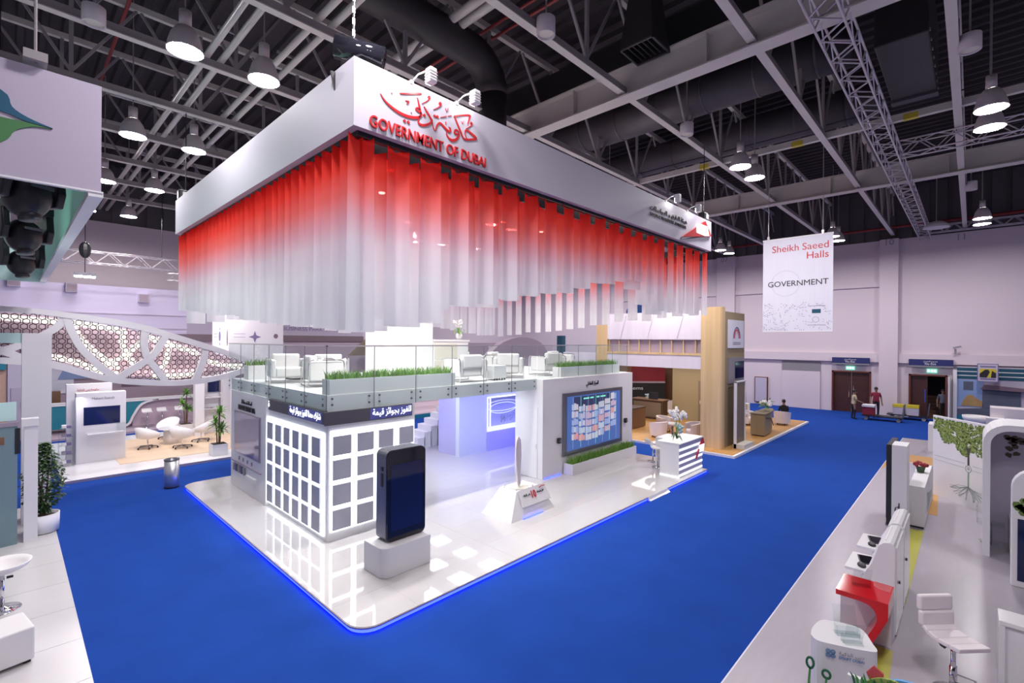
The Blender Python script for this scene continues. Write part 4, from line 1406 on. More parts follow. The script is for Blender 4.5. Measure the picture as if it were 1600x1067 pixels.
# ---- giant phone on its plinth
t = thing('phone_plinth', 'low white plinth with rounded corner under the giant phone', 'plinth', (0, 0, 0))
pl = arc2(4.90, 7.91, .17, PI, 1.5 * PI) + [(5.80, 7.74), (5.80, 8.42), (4.73, 8.42)]
MB().prism(pl, 'z', .1, .655).build('body', M['whitem'], t, bevel=.008, segs=1)
t = thing('giant_phone', 'giant black smartphone model with dark blue screen standing on plinth', 'phone', (5.37, 7.94, .655))


def rrect(w_, h_, r, n=6, z0=0.0):
    return (arc2(-w_ / 2 + r, z0 + r, r, PI, 1.5 * PI, n) + arc2(w_ / 2 - r, z0 + r, r, 1.5 * PI, 2 * PI, n) +
            arc2(w_ / 2 - r, z0 + h_ - r, r, 0, .5 * PI, n) + arc2(-w_ / 2 + r, z0 + h_ - r, r, .5 * PI, PI, n))


MB().prism(rrect(.89, 1.74, .12), 'y', .03, .37).build('body', M['gunmetal'], t, smooth=False)
MB().prism(rrect(.87, 1.72, .11, z0=.01), 'y', -.005, .03).build('front_glass', M['blackgl'], t)
B(-.36, .37, -.009, -.005, .20, 1.47).build('screen', M['screen'], t)
B(-.455, -.445, .13, .20, 1.05, 1.3).build('side_button', M['black'], t)
B(-.455, -.445, .13, .20, 1.35, 1.42).build('side_button', M['black'], t)

# ---- award pedestal
ped = thing('award_pedestal', 'white truncated pyramid pedestal with a tilted sign plate', 'pedestal', (9.18, 8.5, .1))
mb = MB()
mb._add([(-.83, -.53, 0), (.83, -.53, 0), (.83, .53, 0), (-.83, .53, 0), (-.35, -.25, .60), (.52, -.25, .60), (.52, .33, .60), (-.35, .33, .60)],
        [(0, 1, 5, 4), (1, 2, 6, 5), (2, 3, 7, 6), (3, 0, 4, 7), (4, 5, 6, 7), (0, 3, 2, 1)])
mb.build('body', M['white'], ped)
pv = Vector((0, -.28, -.60)).normalized()
o_ = Vector((-.34, -.27, .62))
mb = MB()
q = [o_ + Vector((.02, 0, 0)), o_ + Vector((1.02, 0, 0)), o_ + Vector((1.10, 0, 0)) + pv * .42, o_ + Vector((.0, 0, 0)) + pv * .42]
nn = Vector((0, -1, .46)).normalized() * .012
mb._add([p for p in q] + [p + nn for p in q], [(0, 1, 2, 3), (7, 6, 5, 4), (0, 4, 5, 1), (1, 5, 6, 2), (2, 6, 7, 3), (3, 7, 4, 0)])
sp_ = mb.build('sign_plate', M['whitegl'], ped)
text('plate_number', '10', M['redsign'], ped, tuple(o_ + Vector((.43, -.02, .01)) + pv * .26), X_, -pv, .17, .17, bold=.03)
text('plate_arabic_words', arabic('عاما من الإنجازات'), M['blacksign'], ped, tuple(o_ + Vector((.12, -.02, .01)) + pv * .18), X_, -pv, .05, .28)
text('plate_arabic_words', arabic('النقل والمواصلات'), M['blacksign'], ped, tuple(o_ + Vector((.63, -.02, .01)) + pv * .18), X_, -pv, .05, .28)
MB().ribbon([(.78, .0), (.88, .03), (1.0, .02)], .02, 'y', -.03, -.02).build('plate_emblem', M['redsign'], ped, loc=(o_.x, o_.y - .02, o_.z - .06))
for x, y in ((-.33, .2), (-.2, .3), (-.3, -.2), (.3, -.22)):
    MB().cyl((x, y, .60), (x, y, .64), .012, 6).build('rail_stud', M['steelbr'], ped)
MB().cyl((.0, .0, .60), (.0, .0, .612), .26, 24).build('turntable', M['ivory'], ped)
B(-.4, .35, -.555, -.535, .0, .02).build('blue_led', M['ledblue'], ped)
t = thing('feather_trophy', 'tall pale pink feather sculpture standing on the pyramid pedestal', 'sculpture', (9.18, 8.5, .712))
prof = [(0, .02), (.10, .05), (.4, .09), (.8, .12), (1.05, .11), (1.22, .07), (1.30, .015)]
L, R = [], []
for z, r in prof:
    L.append((-r * .9 - .03 * z, z))
    R.append((r * .9 - .03 * z + .02 * math.sin(z * 12), z))
MB().prism(R + L[::-1], 'y', -.025, .025).build('blade', M['feather'], t, bevel=.012)
MB().tube([(0, -.03, 0), (-.01, -.035, .6), (-.05, -.03, 1.25)], .010, 6).build('quill', M['petal'], t)
MB().cyl((0, 0, 0), (0, 0, .12), .03, 10).build('foot', M['chrome'], t)

# ---- reception counter
rc = thing('reception_counter', 'white reception counter with glowing white stripes at the platform edge', 'counter', (15.85, 7.15, .1))
B(-.90, .90, -.34, .32, 0, 1.08).build('body', M['white'], rc)
B(-.93, .93, -.40, .40, 1.08, 1.12).build('worktop', M['whitegl'], rc)
B(.02, .93, .40, .95, .98, 1.02).build('inner_shelf', M['white'], rc)
B(.02, .10, .32, .95, 0, .98).build('end_panel', M['white'], rc)
for k in range(5):
    z = .04 + k * .205
    B(-.91, .92, -.36, -.345, z, z + .075).build('light_stripe', M['ledsoft'], rc)
    B(-.91, .91, -.352, -.342, z + .085, z + .195).build('grey_stripe', M['lilacwall'], rc)
B(-.95, -.905, -.36, .3, .0, .05).build('light_stripe', M['ledsoft'], rc)
em = MB().prism([(.28, .44), (.36, .42), (.60, .70), (.52, .74)], 'y', -.40, -.37).build('red_emblem', M['redsign'], rc)
MB().prism([(.55, .62), (.88, .62), (.95, .86), (.60, .86)], 'y', -.42, -.38).build('white_plaque', M['ledsoft'], em)
MB().prism([(.60, .86), (.95, .86), (1.0, .74), (1.04, .76), (.90, 1.07)], 'y', -.40, -.37).build('red_triangle', M['redsign'], em)
orchid('orchid_vase', 'tall white orchids and pale blue hydrangea in a glass vase on the reception counter', (15.15, 6.98, 1.22), 1.05, 'vase', 6)


def bar_stool(lab, loc, rz, h=.72, group='white bar stools', m='leather', back=.14):
    t = thing('bar_stool', lab, 'stool', loc, rz, group)
    mb = MB()
    n = 8
    vs = []
    prof = [(-.21, .0), (-.1, -.02), (.08, -.015), (.17, .02), (.205, back * .6), (.215, back)]
    for y, z in prof:
        vs += [(-.20, y, h + z), (.20, y, h + z), (.20, y + .02, h + z - .05), (-.20, y + .02, h + z - .05)]
    fs = []
    for i in range(len(prof) - 1):
        a = i * 4
        for k in range(4):
            fs.append((a + k, a + (k + 1) % 4, a + 4 + (k + 1) % 4, a + 4 + k))
    fs += [(3, 2, 1, 0), tuple(len(vs) - 4 + k for k in range(4))]
    mb._add(vs, fs)
    mb.build('seat', M[m], t, bevel=.012)
    MB().cyl((0, 0, .02), (0, 0, h - .06), .026, 10).build('column', M['chrome'], t, smooth=True)
    MB().lathe([(.20, 0), (.195, .015), (.08, .035), (.03, .06)], 20).build('base', M['chrome'], t, smooth=True)
    MB().tube([(.02, -.02, .28), (.1, -.16, .28), (0, -.21, .28), (-.1, -.16, .28), (-.02, -.02, .28)], .01, 6).build('footrest', M['chrome'], t)
    return t


bar_stool('white bar stool left of the glowing reception counter', (16.37, 8.45, .1), 1.0)
bar_stool('white bar stool tucked behind the glowing reception counter', (15.75, 7.95, .1), .3)

# ---- bin
t = thing('steel_bin', 'tall brushed steel litter bin at the left end of the platform', 'bin', (3.42, 17.45, 0))
MB().lathe([(.19, 0), (.19, .82)], 24).build('body', M['steelbr'], t, smooth=True)
MB().lathe([(.195, .82), (.20, .86), (.15, .87), (.13, .83), (0, .80)], 24, cap=False).build('ash_top', M['gunmetal'], t, smooth=True)
MB().lathe([(.195, 0), (.195, .04)], 24).build('foot_ring', M['black'], t)

# ================================================================== LEFT FOREGROUND STAND
lf = thing('tiled_stand_floor', 'pale tiled stand floor along the left edge beside the blue aisle', 'platform', (0, 0, 0))
B(-7, .77, -3, 16.95, 0, .02).build('base', M['lip'], lf)
for i in range(4):
    for j in range(17):
        x1 = .78 - i * 1.8 - (.0)
        y0 = 6.05 + (j - 7) * 1.2 - .1
        B(x1 - 1.796, x1 - .004 if i else x1, y0 + .004, y0 + 1.196, .012, .035).build('tile', M['tilel'], lf)
Z0 = .035
col = thing('white_column', 'tall square white column with a cross beam at the left edge', 'column', (0, 0, 0))
B(.22, .74, 16.38, 16.9, Z0, 4.60).build('shaft', M['whitem'], col)
B(-6, .22, 16.42, 16.86, 4.36, 4.60).build('cross_beam', M['mintlt'], col)
fd = thing('frosted_door', 'frosted grey glass door with metal head rail at the left edge', 'door', (.16, 14.9, Z0), math.radians(9))
B(-1.5, -.02, -.02, .02, 0, 2.55).build('door_leaf', M['frost'], fd)
B(-1.5, .0, -.04, .04, 2.55, 2.64).build('head_rail', M['lip'], fd)
B(-.06, .02, -.03, .03, 1.95, 2.5).build('lock_strip', M['black'], fd)
B(-1.5, -.02, .1, .14, 2.66, 3.06).build('glass_header', M['mintlt'], fd)
B(-.35, -.22, -.03, -.02, 2.18, 2.34).build('door_sticker', M['brown'], fd)
MB().cyl((-.42, -.05, 0), (-.42, -.05, 2.5), .012, 6).build('edge_seam', M['lip'], fd)
t = thing('door_post', 'slim white post with lit cap beside the frosted door', 'post', (0, 0, 0))
B(.24, .46, 14.88, 15.1, Z0, 2.56).build('shaft', M['whitem'], t)
B(.20, .47, 14.85, 15.12, 2.56, 2.72).build('cap', M['white'], t)


def leafy(mb, rnd, c, L, wd, up=0.2):
    a = rnd.uniform(0, 2 * PI)
    d = Vector((math.cos(a), math.sin(a), rnd.uniform(-.7, up))).normalized()
    s = d.cross(Vector((0, 0, 1))).normalized() * wd
    c = Vector(c)
    dr = Vector((0, 0, -.15 * L))
    mb._add([c, c + d * L * .5 + s, c + d * L + dr, c + d * L * .5 - s], [(0, 1, 2), (0, 2, 3)])


fi = thing('potted_ficus', 'leafy dark green ficus in a round white tub beside the column', 'plant', (.56, 15.42, Z0))
MB().lathe([(.28, .02), (.29, .42), (.26, .42), (.26, .34), (0, .34)], 28).build('tub', M['whitem'], fi, smooth=True)
MB().lathe([(.26, 0), (.26, .02)], 24).build('tub_foot', M['black'], fi)
MB().lathe([(.275, .345), (.1, .37), (0, .38)], 18, cap=False).build('soil', M['soil'], fi)
rnd = random.Random(3)
for k in range(3):
    a = k * 2.1
    MB().tube([(.03 * math.cos(a), .03 * math.sin(a), .35), (.06 * math.cos(a), .06 * math.sin(a), .9), (.12 * math.cos(a + .5), .12 * math.sin(a + .5), 1.5)], .018, 6, [.022, .018, .008]).build('trunk', M['trunk'], fi)
mb = MB()
for k in range(1700):
    z = rnd.uniform(.48, 2.05)
    rad = .40 * math.sin(min(1, (z - .35) / .75) * PI / 2) * (1 if z < 1.3 else max(.18, 1 - (z - 1.3) / .95))
    a = rnd.uniform(0, 2 * PI)
    r = rad * math.sqrt(rnd.uniform(.05, 1))
    leafy(mb, rnd, (r * math.cos(a), r * math.sin(a), z), rnd.uniform(.08, .14), .028)
o = mb.build('foliage', M['leaf'], fi)
o['kind'] = 'stuff'

po = thing('white_pouf', 'square white leather pouf at the lower left corner', 'pouf', (.27, 9.30, Z0), math.radians(10))
B(-.85, 0, 0, .62, .05, .50).build('cushion', M['leather'], po, bevel=.025, segs=3)
for x in (-.8, -.1):
    B(x, x + .07, .06, .5, 0, .05).build('runner', M['black'], po)
ws = thing('tulip_stool', 'white moulded stool on a chrome disc at the left edge', 'stool', (-.06, 11.45, Z0))
mb = MB()
mb.lathe([(.0, .60), (.16, .61), (.30, .68), (.36, .76), (.35, .77), (.28, .72), (.15, .66), (0, .65)], 24, cap=False)
mb.build('shell_seat', M['leather'], ws, smooth=True)
MB().cyl((0, 0, .02), (0, 0, .61), .03, 12).build('column', M['chrome'], ws, smooth=True)
MB().lathe([(.24, 0), (.23, .015), (.08, .03), (.03, .06)], 24).build('base', M['chrome'], ws, smooth=True)
B(.05, .13, -.02, .02, .50, .53).build('lever', M['black'], ws)

# ---- hanging lavender ring banner with moving heads
rg = thing('hanging_ring_banner', 'lavender fabric ring banner with petrol and green leaf logo at the top left', 'banner', (0, 0, 0))
B(-7, .78, 7.74, 7.80, 6.29, 7.58).build('front_fabric', M['banner'], rg)
B(.72, .78, 7.80, 20.8, 6.29, 7.58).build('green_lit_side', M['mint'], rg)  # green light on this inner face put into its base colour
B(.66, .80, 7.74, 20.8, 6.22, 6.29).build('white_side_edge', M['whitem'], rg)
B(-7, .80, 7.73, 7.80, 6.27, 6.29).build('white_front_edge', M['whitem'], rg)
B(-7, .80, 20.8, 20.9, 6.2, 7.62).build('rear_fabric', M['mintlt'], rg)
MB().prism(smooth_pts([(-.6, 7.34), (-.07, 7.22), (.02, 7.06), (.15, 6.98), (.345, 6.925)], 4) + smooth_pts([(.345, 6.925), (.13, 6.935), (-.07, 6.985), (-.6, 7.05)], 4), 'y', 7.725, 7.74).build('petrol_leaf', M['logob'], rg)
MB().prism(smooth_pts([(-.6, 6.93), (-.07, 6.92), (.10, 6.925), (.345, 6.915)], 4) + smooth_pts([(.345, 6.915), (.18, 6.89), (.04, 6.80), (-.07, 6.64), (-.6, 6.3)], 4), 'y', 7.725, 7.74).build('green_leaf', M['logog'], rg)
MB().cyl((.2, 7.7, 7.6), (.2, 7.7, 11.2), .015, 6).box(.1, .3, 7.62, 7.85, 7.62, 7.72).build('hanger', M['steeldk'], rg)
lattice_truss('lattice_truss', 'dark truss inside the lavender ring carrying the moving heads', 'truss', (.0, 8.0, 6.75), PI / 2, 12.5, .35, 'aluminium box trusses')


def moving_head(lab, loc, s=1.0, rz=0):
    t = thing('moving_head', lab, 'stage light', loc, rz, 'black moving head lights')
    MB().ball((0, 0, -.10), .225 * s, .235 * s, .27 * s, 18, 12).build('head', M['black'], t, smooth=True)
    MB().cyl((0, -.03, -.30), (0, -.05, -.385), .11 * s, 16).build('lens_ring', M['black'], t, smooth=True)
    for q in (-1, 1):
        MB().prism([(-.12, .30), (.12, .30), (.15, .0), (.10, -.18), (-.10, -.18), (-.15, .0)], 'x', q * .24 * s, q * .34 * s).build('yoke_arm', M['black'], t, bevel=.02)
    B(-.32, .32, -.17, .17, .26, .42).build('base_box', M['black'], t, bevel=.02)
    MB().cyl((0, 0, .42), (0, 0, .62), .04, 8).build('clamp', M['gunmetal'], t)
    B(-.12, .12, -.245 * s, -.22 * s, -.02, .02).build('vent', M['gunmetal'], t)
    return t


moving_head('largest black moving head light under the lavender banner', (.15, 8.35, 6.32), 1.0, .6)
moving_head('middle black moving head light in the row under the lavender banner', (.16, 11.0, 6.22), 1.0, .5)
moving_head('smallest black moving head light at the end of the row', (.18, 14.4, 6.15), 1.0, .4)
moving_head('black moving head light turned away behind the largest one', (-.55, 10.3, 6.45), 1.0, 1.4)

light('added_ring_fill', 'AREA', (-.6, 12.0, 6.0), (.74, 12.0, 6.9), 22, (.75, 1, .9), .3, 8)  # green-tinted light added to brighten the ring's lining

# ================================================================== LEFT STAND WITH THE LATTICE ARCH
ls = thing('left_stand_platform', 'white platform with pale wood inlay on the left under the lattice arch', 'platform', (0, 0, 0))
B(1.15, 7.6, 20.05, 27.6, 0, .085).build('slab', M['whitegl'], ls)
B(2.7, 7.4, 21.4, 26.3, .085, .10).build('wood_inlay', M['birch'], ls)
B(1.15, 7.6, 20.03, 20.05, 0, .085).build('edge_trim', M['lip'], ls)

LY = 19.9
UO = [(-2.6, 5.2), (-1.4, 5.35), (-.17, 5.38), (1.16, 5.27), (2.86, 5.00), (4.09, 4.60), (5.65, 4.03), (6.58, 3.60), (6.95, 3.40)]
UI = [(-2.6, 5.05), (-1.4, 5.2), (-.17, 5.23), (1.02, 5.12), (2.86, 4.79), (4.1, 4.39), (5.65, 3.84), (6.40, 3.52), (6.6, 3.42)]
LO = [(-2.6, 3.95), (-1.4, 3.86), (-.16, 3.75), (.82, 3.61), (1.46, 3.36), (2.06, 3.14), (2.7, 2.99), (3.74, 2.88), (4.48, 2.88), (5.38, 3.0), (6.35, 3.26), (6.95, 3.40)]
LI = [(-2.6, 4.12), (-1.4, 4.05), (-.16, 3.93), (.82, 3.83), (1.46, 3.58), (2.06, 3.34), (2.7, 3.18), (3.73, 3.06), (4.48, 3.07), (5.38, 3.19), (6.24, 3.42), (6.6, 3.42)]
arch = thing('lattice_arch', 'long white leaf-shaped arch with glowing bronze lattice above the left stand', 'arch', (0, 0, 0))


def band(a, b, y0, y1):
    A, Bq = smooth_pts(a, 3), smooth_pts(b, 3)
    return MB().prism(A + Bq[::-1], 'y', y0, y1)


band(UO, UI, LY - .15, LY + .15).build('upper_band', M['whitem'], arch)
band(LO, LI, LY - .15, LY + .15).build('lower_band', M['whitem'], arch)
RIBS = [[(1.23, 5.17), (1.02, 4.83), (.81, 4.64), (.61, 4.5), (.21, 4.26), (-.16, 4.09), (-.5, 3.95)], [(1.2, 5.17), (1.33, 4.68), (1.57, 4.15), (1.9, 3.71), (2.22, 3.37), (2.54, 3.10)],
        [(3.13, 4.84), (3.1, 4.42), (3.15, 3.99), (3.31, 3.65), (3.52, 3.34), (3.7, 3.0)], [(3.71, 4.6), (3.53, 4.25), (3.31, 3.88), (2.95, 3.59), (2.62, 3.35), (2.37, 3.12)],
        [(4.87, 4.2), (4.83, 3.78), (4.71, 3.4), (4.56, 3.0)], [(-.9, 5.25), (-.8, 4.7), (-.45, 4.3), (.1, 4.0), (.4, 3.8)]]
for k, r in enumerate(RIBS):
    MB().ribbon(smooth_pts(r, 4), .20, 'y', LY - .13 - .006 * (k % 4), LY + .13 + .006 * (k % 4)).build('rib', M['whitem'], arch)
# glowing ribs seen through the lattice, a little behind it
glow = mat('warm_lit_rib', (.9, .85, .78), .6, emit=1.15, ecol=(1.0, .94, .86))
for r in ([(-.3, 5.08), (1.4, 4.95), (2.5, 4.75)], [(1.35, 4.85), (1.65, 4.35), (2.1, 3.85), (2.5, 3.5)], [(2.62, 4.8), (2.60, 4.3), (2.75, 3.85), (3.05, 3.5)], [(3.2, 4.5), (2.9, 4.15), (2.5, 3.8), (2.1, 3.6)],
          [(3.9, 4.35), (3.85, 4.0), (3.75, 3.6), (3.5, 3.3)], [(3.1, 4.6), (4.0, 4.25), (4.75, 3.95)], [(3.4, 3.22), (4.1, 3.18), (4.9, 3.25)], [(.9, 3.93), (1.5, 3.72), (2.0, 3.45), (2.5, 3.3)], [(4.95, 3.7), (5.6, 3.5), (6.2, 3.45)]):
    MB().ribbon(smooth_pts(r, 4), .17, 'y', LY + .34, LY + .42).build('glowing_rib', glow, arch)
ui, li = smooth_pts(UI, 3), smooth_pts(LI, 3)
bp = MB().prism(ui + li[::-1], 'y', LY + .62, LY + .68).build('mauve_lining', M['pinkwall'], arch)


def in_poly(p, poly):
    c = False
    for i in range(len(poly)):
        a, b = poly[i - 1], poly[i]
        if (a[1] > p[1]) != (b[1] > p[1]) and p[0] < (b[0] - a[0]) * (p[1] - a[1]) / (b[1] - a[1]) + a[0]:
            c = not c
    return c


lens = ui + li[::-1]
mb = MB()
S = .165
y0, y1 = LY + .02, LY + .05
row = 0
z = 2.95
while z < 5.35:
    x = -2.5 + (S * .866 if row % 2 else 0)
    while x < 6.6:
        if in_poly((x, z), lens):
            c = [(x + S * .5 * 1.155 * math.cos(PI / 6 + k * PI / 3) * .96, z + S * .5 * 1.155 * math.sin(PI / 6 + k * PI / 3) * .96) for k in range(6)]
            for k in range(6):
                a, b = c[k], c[(k + 1) % 6]
                mx_, mz_ = (a[0] - x) * .77 + x, (a[1] - z) * .77 + z
                nx_, nz_ = (b[0] - x) * .77 + x, (b[1] - z) * .77 + z
                a2, b2 = ((a[0] - x) * 1.06 + x, (a[1] - z) * 1.06 + z), ((b[0] - x) * 1.06 + x, (b[1] - z) * 1.06 + z)
                mb._add([(a2[0], y0, a2[1]), (b2[0], y0, b2[1]), (nx_, y0, nz_), (mx_, y0, mz_), (mx_, y1, mz_), (nx_, y1, nz_)], [(0, 1, 2, 3), (3, 2, 5, 4)])
        x += S * 1.0 * 1.732 / 1.5
    z += S * .87
    row += 1
o = mb.build('lattice', M['lattice'], arch)
o['kind'] = 'stuff'
light('arch_wash', 'AREA', (3.0, LY + .5, 3.2), (3.0, LY + .6, 6), 10, (1, .9, .8), 4, .1)

light('left_stand_fill', 'AREA', (4.2, 21.0, 6.0), (4.2, 23.5, 1.0), 170, (1, .95, .98), 4, 1.0)  # area light added to brighten the left stand, no lamp body
kk = thing('search_kiosk', 'white information kiosk with wide black screen on the left stand', 'kiosk', (1.63, 22.5, .085))
B(0, 1.37, 0, .42, 0, 2.47).build('body', M['whitem'], kk, bevel=.012)
B(.2, 1.2, -.012, 0, 1.33, 1.96).build('screen', M['screen'], kk)
B(.28, 1.3, -.2, 0, .98, 1.03).build('shelf', M['whitegl'], kk)
B(1.10, 1.36, -.14, 0, 1.05, 1.32).build('brochure_box', M['clear'], kk)
text('grey_words', 'Makani Search', M['greysign'], kk, (.42, -.004, 2.22), X_, Z_, .085, .62)
t = thing('white_sign_panel', 'white sign panel with red writing standing behind the kiosk', 'sign', (1.42, 23.1, .085))
B(0, 1.25, 0, .3, 0, 2.75).build('panel', M['whitem'], t)
text('red_arabic_words', arabic('حكومة دبي الذكية'), M['redsign'], t, (.28, -.004, 2.50), X_, Z_, .08, .6)
text('red_words', 'smart services', M['redsign'], t, (.35, -.004, 2.38), X_, Z_, .05, .5)
t = thing('brochure_rack', 'clear acrylic brochure rack with small folded leaflets beside the kiosk', 'rack', (1.18, 22.3, .085))
B(0, .03, 0, .2, 0, 1.55).build('upright', M['clear'], t)
B(.36, .39, 0, .2, 0, 1.55).build('upright', M['clear'], t)
for k in range(5):
    s_ = B(.03, .36, 0, .22, .1 + k * .3, .12 + k * .3).build('shelf', M['clear'], t)
    B(.08, .2, .02, .18, .12 + k * .3, .22 + k * .3).build('leaflet_stack', M['greysign'] if k % 2 else M['petal'], t)
    B(.21, .32, .02, .18, .12 + k * .3, .20 + k * .3).build('leaflet_stack', M['mauvesign'], t)
light('kiosk_glow', 'AREA', (1.5, 22.2, 2.4), (1.5, 22.3, 0), 6, (.95, .9, 1), .6, .6)


def tub_swivel(lab, loc, rz):
    t = thing('swivel_tub_chair', lab, 'chair', loc, rz, 'white swivel tub chairs on the left stand')
    prof_o, vs, fs = [], [], []
    n = 20
    for ring in range(4):
        for i in range(n):
            a = 2 * PI * i / n
            back = .5 + .5 * math.sin(a)
            rad, h = ((.20, .40), (.37, .46), (.43, .48 + .42 * back), (.38, .48 + .42 * back))[ring]
            vs.append((rad * math.cos(a), rad * math.sin(a), h))
    for i in range(n):
        a = 2 * PI * i / n
        vs.append((.30 * math.cos(a), .30 * math.sin(a), .52))
    for ring in range(4):
        for i in range(n):
            fs.append((ring * n + i, ring * n + (i + 1) % n, (ring + 1) * n + (i + 1) % n, (ring + 1) * n + i))
    fs += [tuple(range(n - 1, -1, -1)), tuple(range(4 * n, 5 * n))]
    MB()._add(vs, fs).build('shell', M['leather'], t, smooth=True)
    MB().cyl((0, 0, .1), (0, 0, .42), .025, 8).build('column', M['chrome'], t)
    for k in range(5):
        a = 2 * PI * k / 5
        MB().bar((0, 0, .12), (.33 * math.cos(a), .33 * math.sin(a), .08), .03).build('base_arm', M['gunmetal'], t)
        MB().ball((.33 * math.cos(a), .33 * math.sin(a), .035), .035, n=8, m=5).build('castor', M['black'], t)
    return t


tub_swivel('white swivel tub chair nearest the kiosk, back to the aisle', (3.85, 23.75, .1), PI * .70)
tub_swivel('white swivel tub chair in the middle, back to the aisle', (4.85, 22.95, .1), PI * .80)
tub_swivel('white swivel tub chair turned sideways by the white pillar', (5.72, 23.85, .1), -PI * .70)
tub_swivel('white swivel tub chair behind the round table', (4.85, 25.5, .1), -PI * .25)
t = thing('round_table', 'round white drum table between the swivel chairs', 'table', (4.72, 24.25, .1))
MB().lathe([(.26, 0), (.26, .62)], 20).build('drum', M['white'], t, smooth=True)
MB().lathe([(.45, .62), (.45, .66)], 24).build('table_top', M['whitegl'], t)

pt = thing('pillar_alcove', 'white twin pillars with a wall screen and shelves on the left stand', 'pillar', (0, 0, .085))
B(5.78, 6.14, 25.1, 25.45, 0, 3.1).build('pillar', M['white'], pt)
B(6.88, 7.4, 25.1, 25.45, 0, 3.1).build('pillar', M['white'], pt)
B(6.14, 6.88, 25.75, 25.85, 0, 3.1).build('back_panel', M['whitem'], pt)
B(6.42, 6.87, 25.67, 25.75, 1.92, 2.5).build('wall_screen', M['screen'], pt)
B(6.15, 6.88, 25.45, 25.75, 1.66, 1.72).build('shelf', M['whitegl'], pt)
B(6.15, 6.88, 25.45, 25.75, 1.14, 1.19).build('shelf', M['whitegl'], pt)
MB().ball((6.5, 25.55, 1.22), .16, .1, .03, 10, 5).build('tray', M['chrome'], pt)


def dracaena(lab, loc, h, pot=True):
    t = thing('dracaena', lab, 'plant', loc, 0, 'potted dracaenas on the left stand')
    rnd = random.Random(int(h * 37))
    if pot:
        B(-.26, .26, -.26, .26, 0, .42).build('square_pot', M['white'], t, bevel=.01)
        B(-.23, .23, -.23, .23, .40, .425).build('soil', M['soil'], t)
    for k, (dx, dy, hh) in enumerate(((.03, 0, 1.0), (-.10, .05, .70), (.10, -.04, .55))):
        top = .40 + (h - .40) * hh
        MB().tube([(dx * .4, dy * .4, .38), (dx * .6, dy * .7, .4 + (top - .4) * .6), (dx, dy, top - .15)], .022, 6).build('cane', M['trunk'], t)
        mb = MB()
        for q in range(46):
            a = rnd.uniform(0, 2 * PI)
            L = rnd.uniform(.25, .42)
            el = rnd.uniform(-.5, 1.2)
            b = Vector((dx, dy, top - .2 + rnd.uniform(-.06, .12)))
            d = Vector((math.cos(a) * math.cos(el), math.sin(a) * math.cos(el), math.sin(el)))
            s = d.cross(Vector((0, 0, 1))).normalized() * .036
            mid = b + d * L * .55
            tip = b + d * L + Vector((0, 0, -.16 * L))
            mb._add([b - s * .4, b + s * .4, mid + s, mid - s, tip], [(0, 1, 2, 3), (3, 2, 4)])
        o = mb.build('leaves', M['leafl'], t)
        o['kind'] = 'stuff'
    return t


dracaena('dracaena in square white pot in front of the pavilion left wall', (5.55, 20.75, .085), 1.75)
dracaena('dracaena standing behind the swivel chairs and pillar', (5.75, 26.6, .085), 2.0)

hb = thing('emblem_box', 'white box sign with small purple and brown emblems behind the arch tip', 'sign', (6.0, 21.2, 3.3))
B(0, 2.08, 0, .12, 0, 2.13).build('front_panel', M['whitem'], hb)
B(0, .12, .12, 2.2, 0, 2.13).build('side_panel', M['whitem'], hb)
B(.2, .3, .3, .4, -3.2, 0).box(1.9, 2.0, .3, .4, -3.2, 0).build('support_post', M['whitem'], hb)


def emblem(mb, ax, u, z, w_, h_, n=10):
    pts = [(u + w_ / 2 * math.cos(2 * PI * i / n), z + h_ / 2 * math.sin(2 * PI * i / n)) for i in range(n)]
    return mb.prism(pts, ax, -.006, 0)


emblem(MB(), 'x', 1.15, 1.30, .26, .42).build('purple_emblem', M['mauvesign'], hb)
e_ = MB()
for z in (.98, 1.6):
    emblem(e_, 'x', 1.15, z, .08, .12)
e_.build('purple_emblem_tips', M['mauvesign'], hb)
emblem(MB(), 'x', .16, 1.25, .20, .7).build('brown_emblem', M['brownband'], hb)
MB().prism([(1.02, 1.22), (1.20, 1.28), (1.02, 1.34), (.96, 1.52), (.90, 1.34), (.72, 1.28), (.90, 1.22), (.96, 1.04)], 'y', -.006, 0).build('blue_star_emblem', M['mauvesign'], hb)
emblem(MB(), 'y', 1.78, 1.32, .18, .2).build('brown_emblem', M['brownband'], hb)
for z in (1.25, 1.38):
    B(-.004, 0, 1.45, 1.95, z, z + .04).build('grey_text_line', M['lilacwall'], hb)
    B(.18, .6, -.004, 0, z, z + .03).build('grey_text_line', M['lilacwall'], hb)
light('emblem_box_spot', 'SPOT', (7.2, 19.2, 6.4), (7.2, 21.2, 4.6), 22, (1, .98, .95), .1, angle=80, blend=.9)

# ================================================================== BACKGROUND STANDS ON THE LEFT AND BEHIND
fw = thing('fabric_wall_stand', 'long lavender fabric wall stand lettered along its purple fascia', 'stand', (0, 0, 0))
B(-8, 6.4, 29.5, 29.7, 4.2, 6.95).build('fabric_wall', M['lavfab'], fw)
for k, (x, z0) in enumerate(((-8, 5.62), (-8, 4.95))):
    B(-8, 6.4, 29.46, 29.5, z0, z0 + .05).build('fabric_seam', M['banner'], fw)
B(6.4, 16.4, 29.5, 29.7, 4.72, 6.0).build('purple_fascia', M['banner'], fw)
B(5.5, 16.4, 29.4, 29.7, 4.35, 4.72).build('brown_band', M['brownband'], fw)
B(-8, 16.4, 29.5, 29.7, 3.75, 4.35).build('pink_band', M['pinkwall'], fw)
text('mauve_words', 'ONE BUSINESS PARK OF THE', M['mauvesign'], fw, (10.35, 29.49, 5.02), X_, Z_, .22, 4.6)
for x in (-7.5, 10, 16.2):
    B(x, x + .2, 29.5, 29.8, 0, 3.9).build('post', M['pinkwall'], fw)
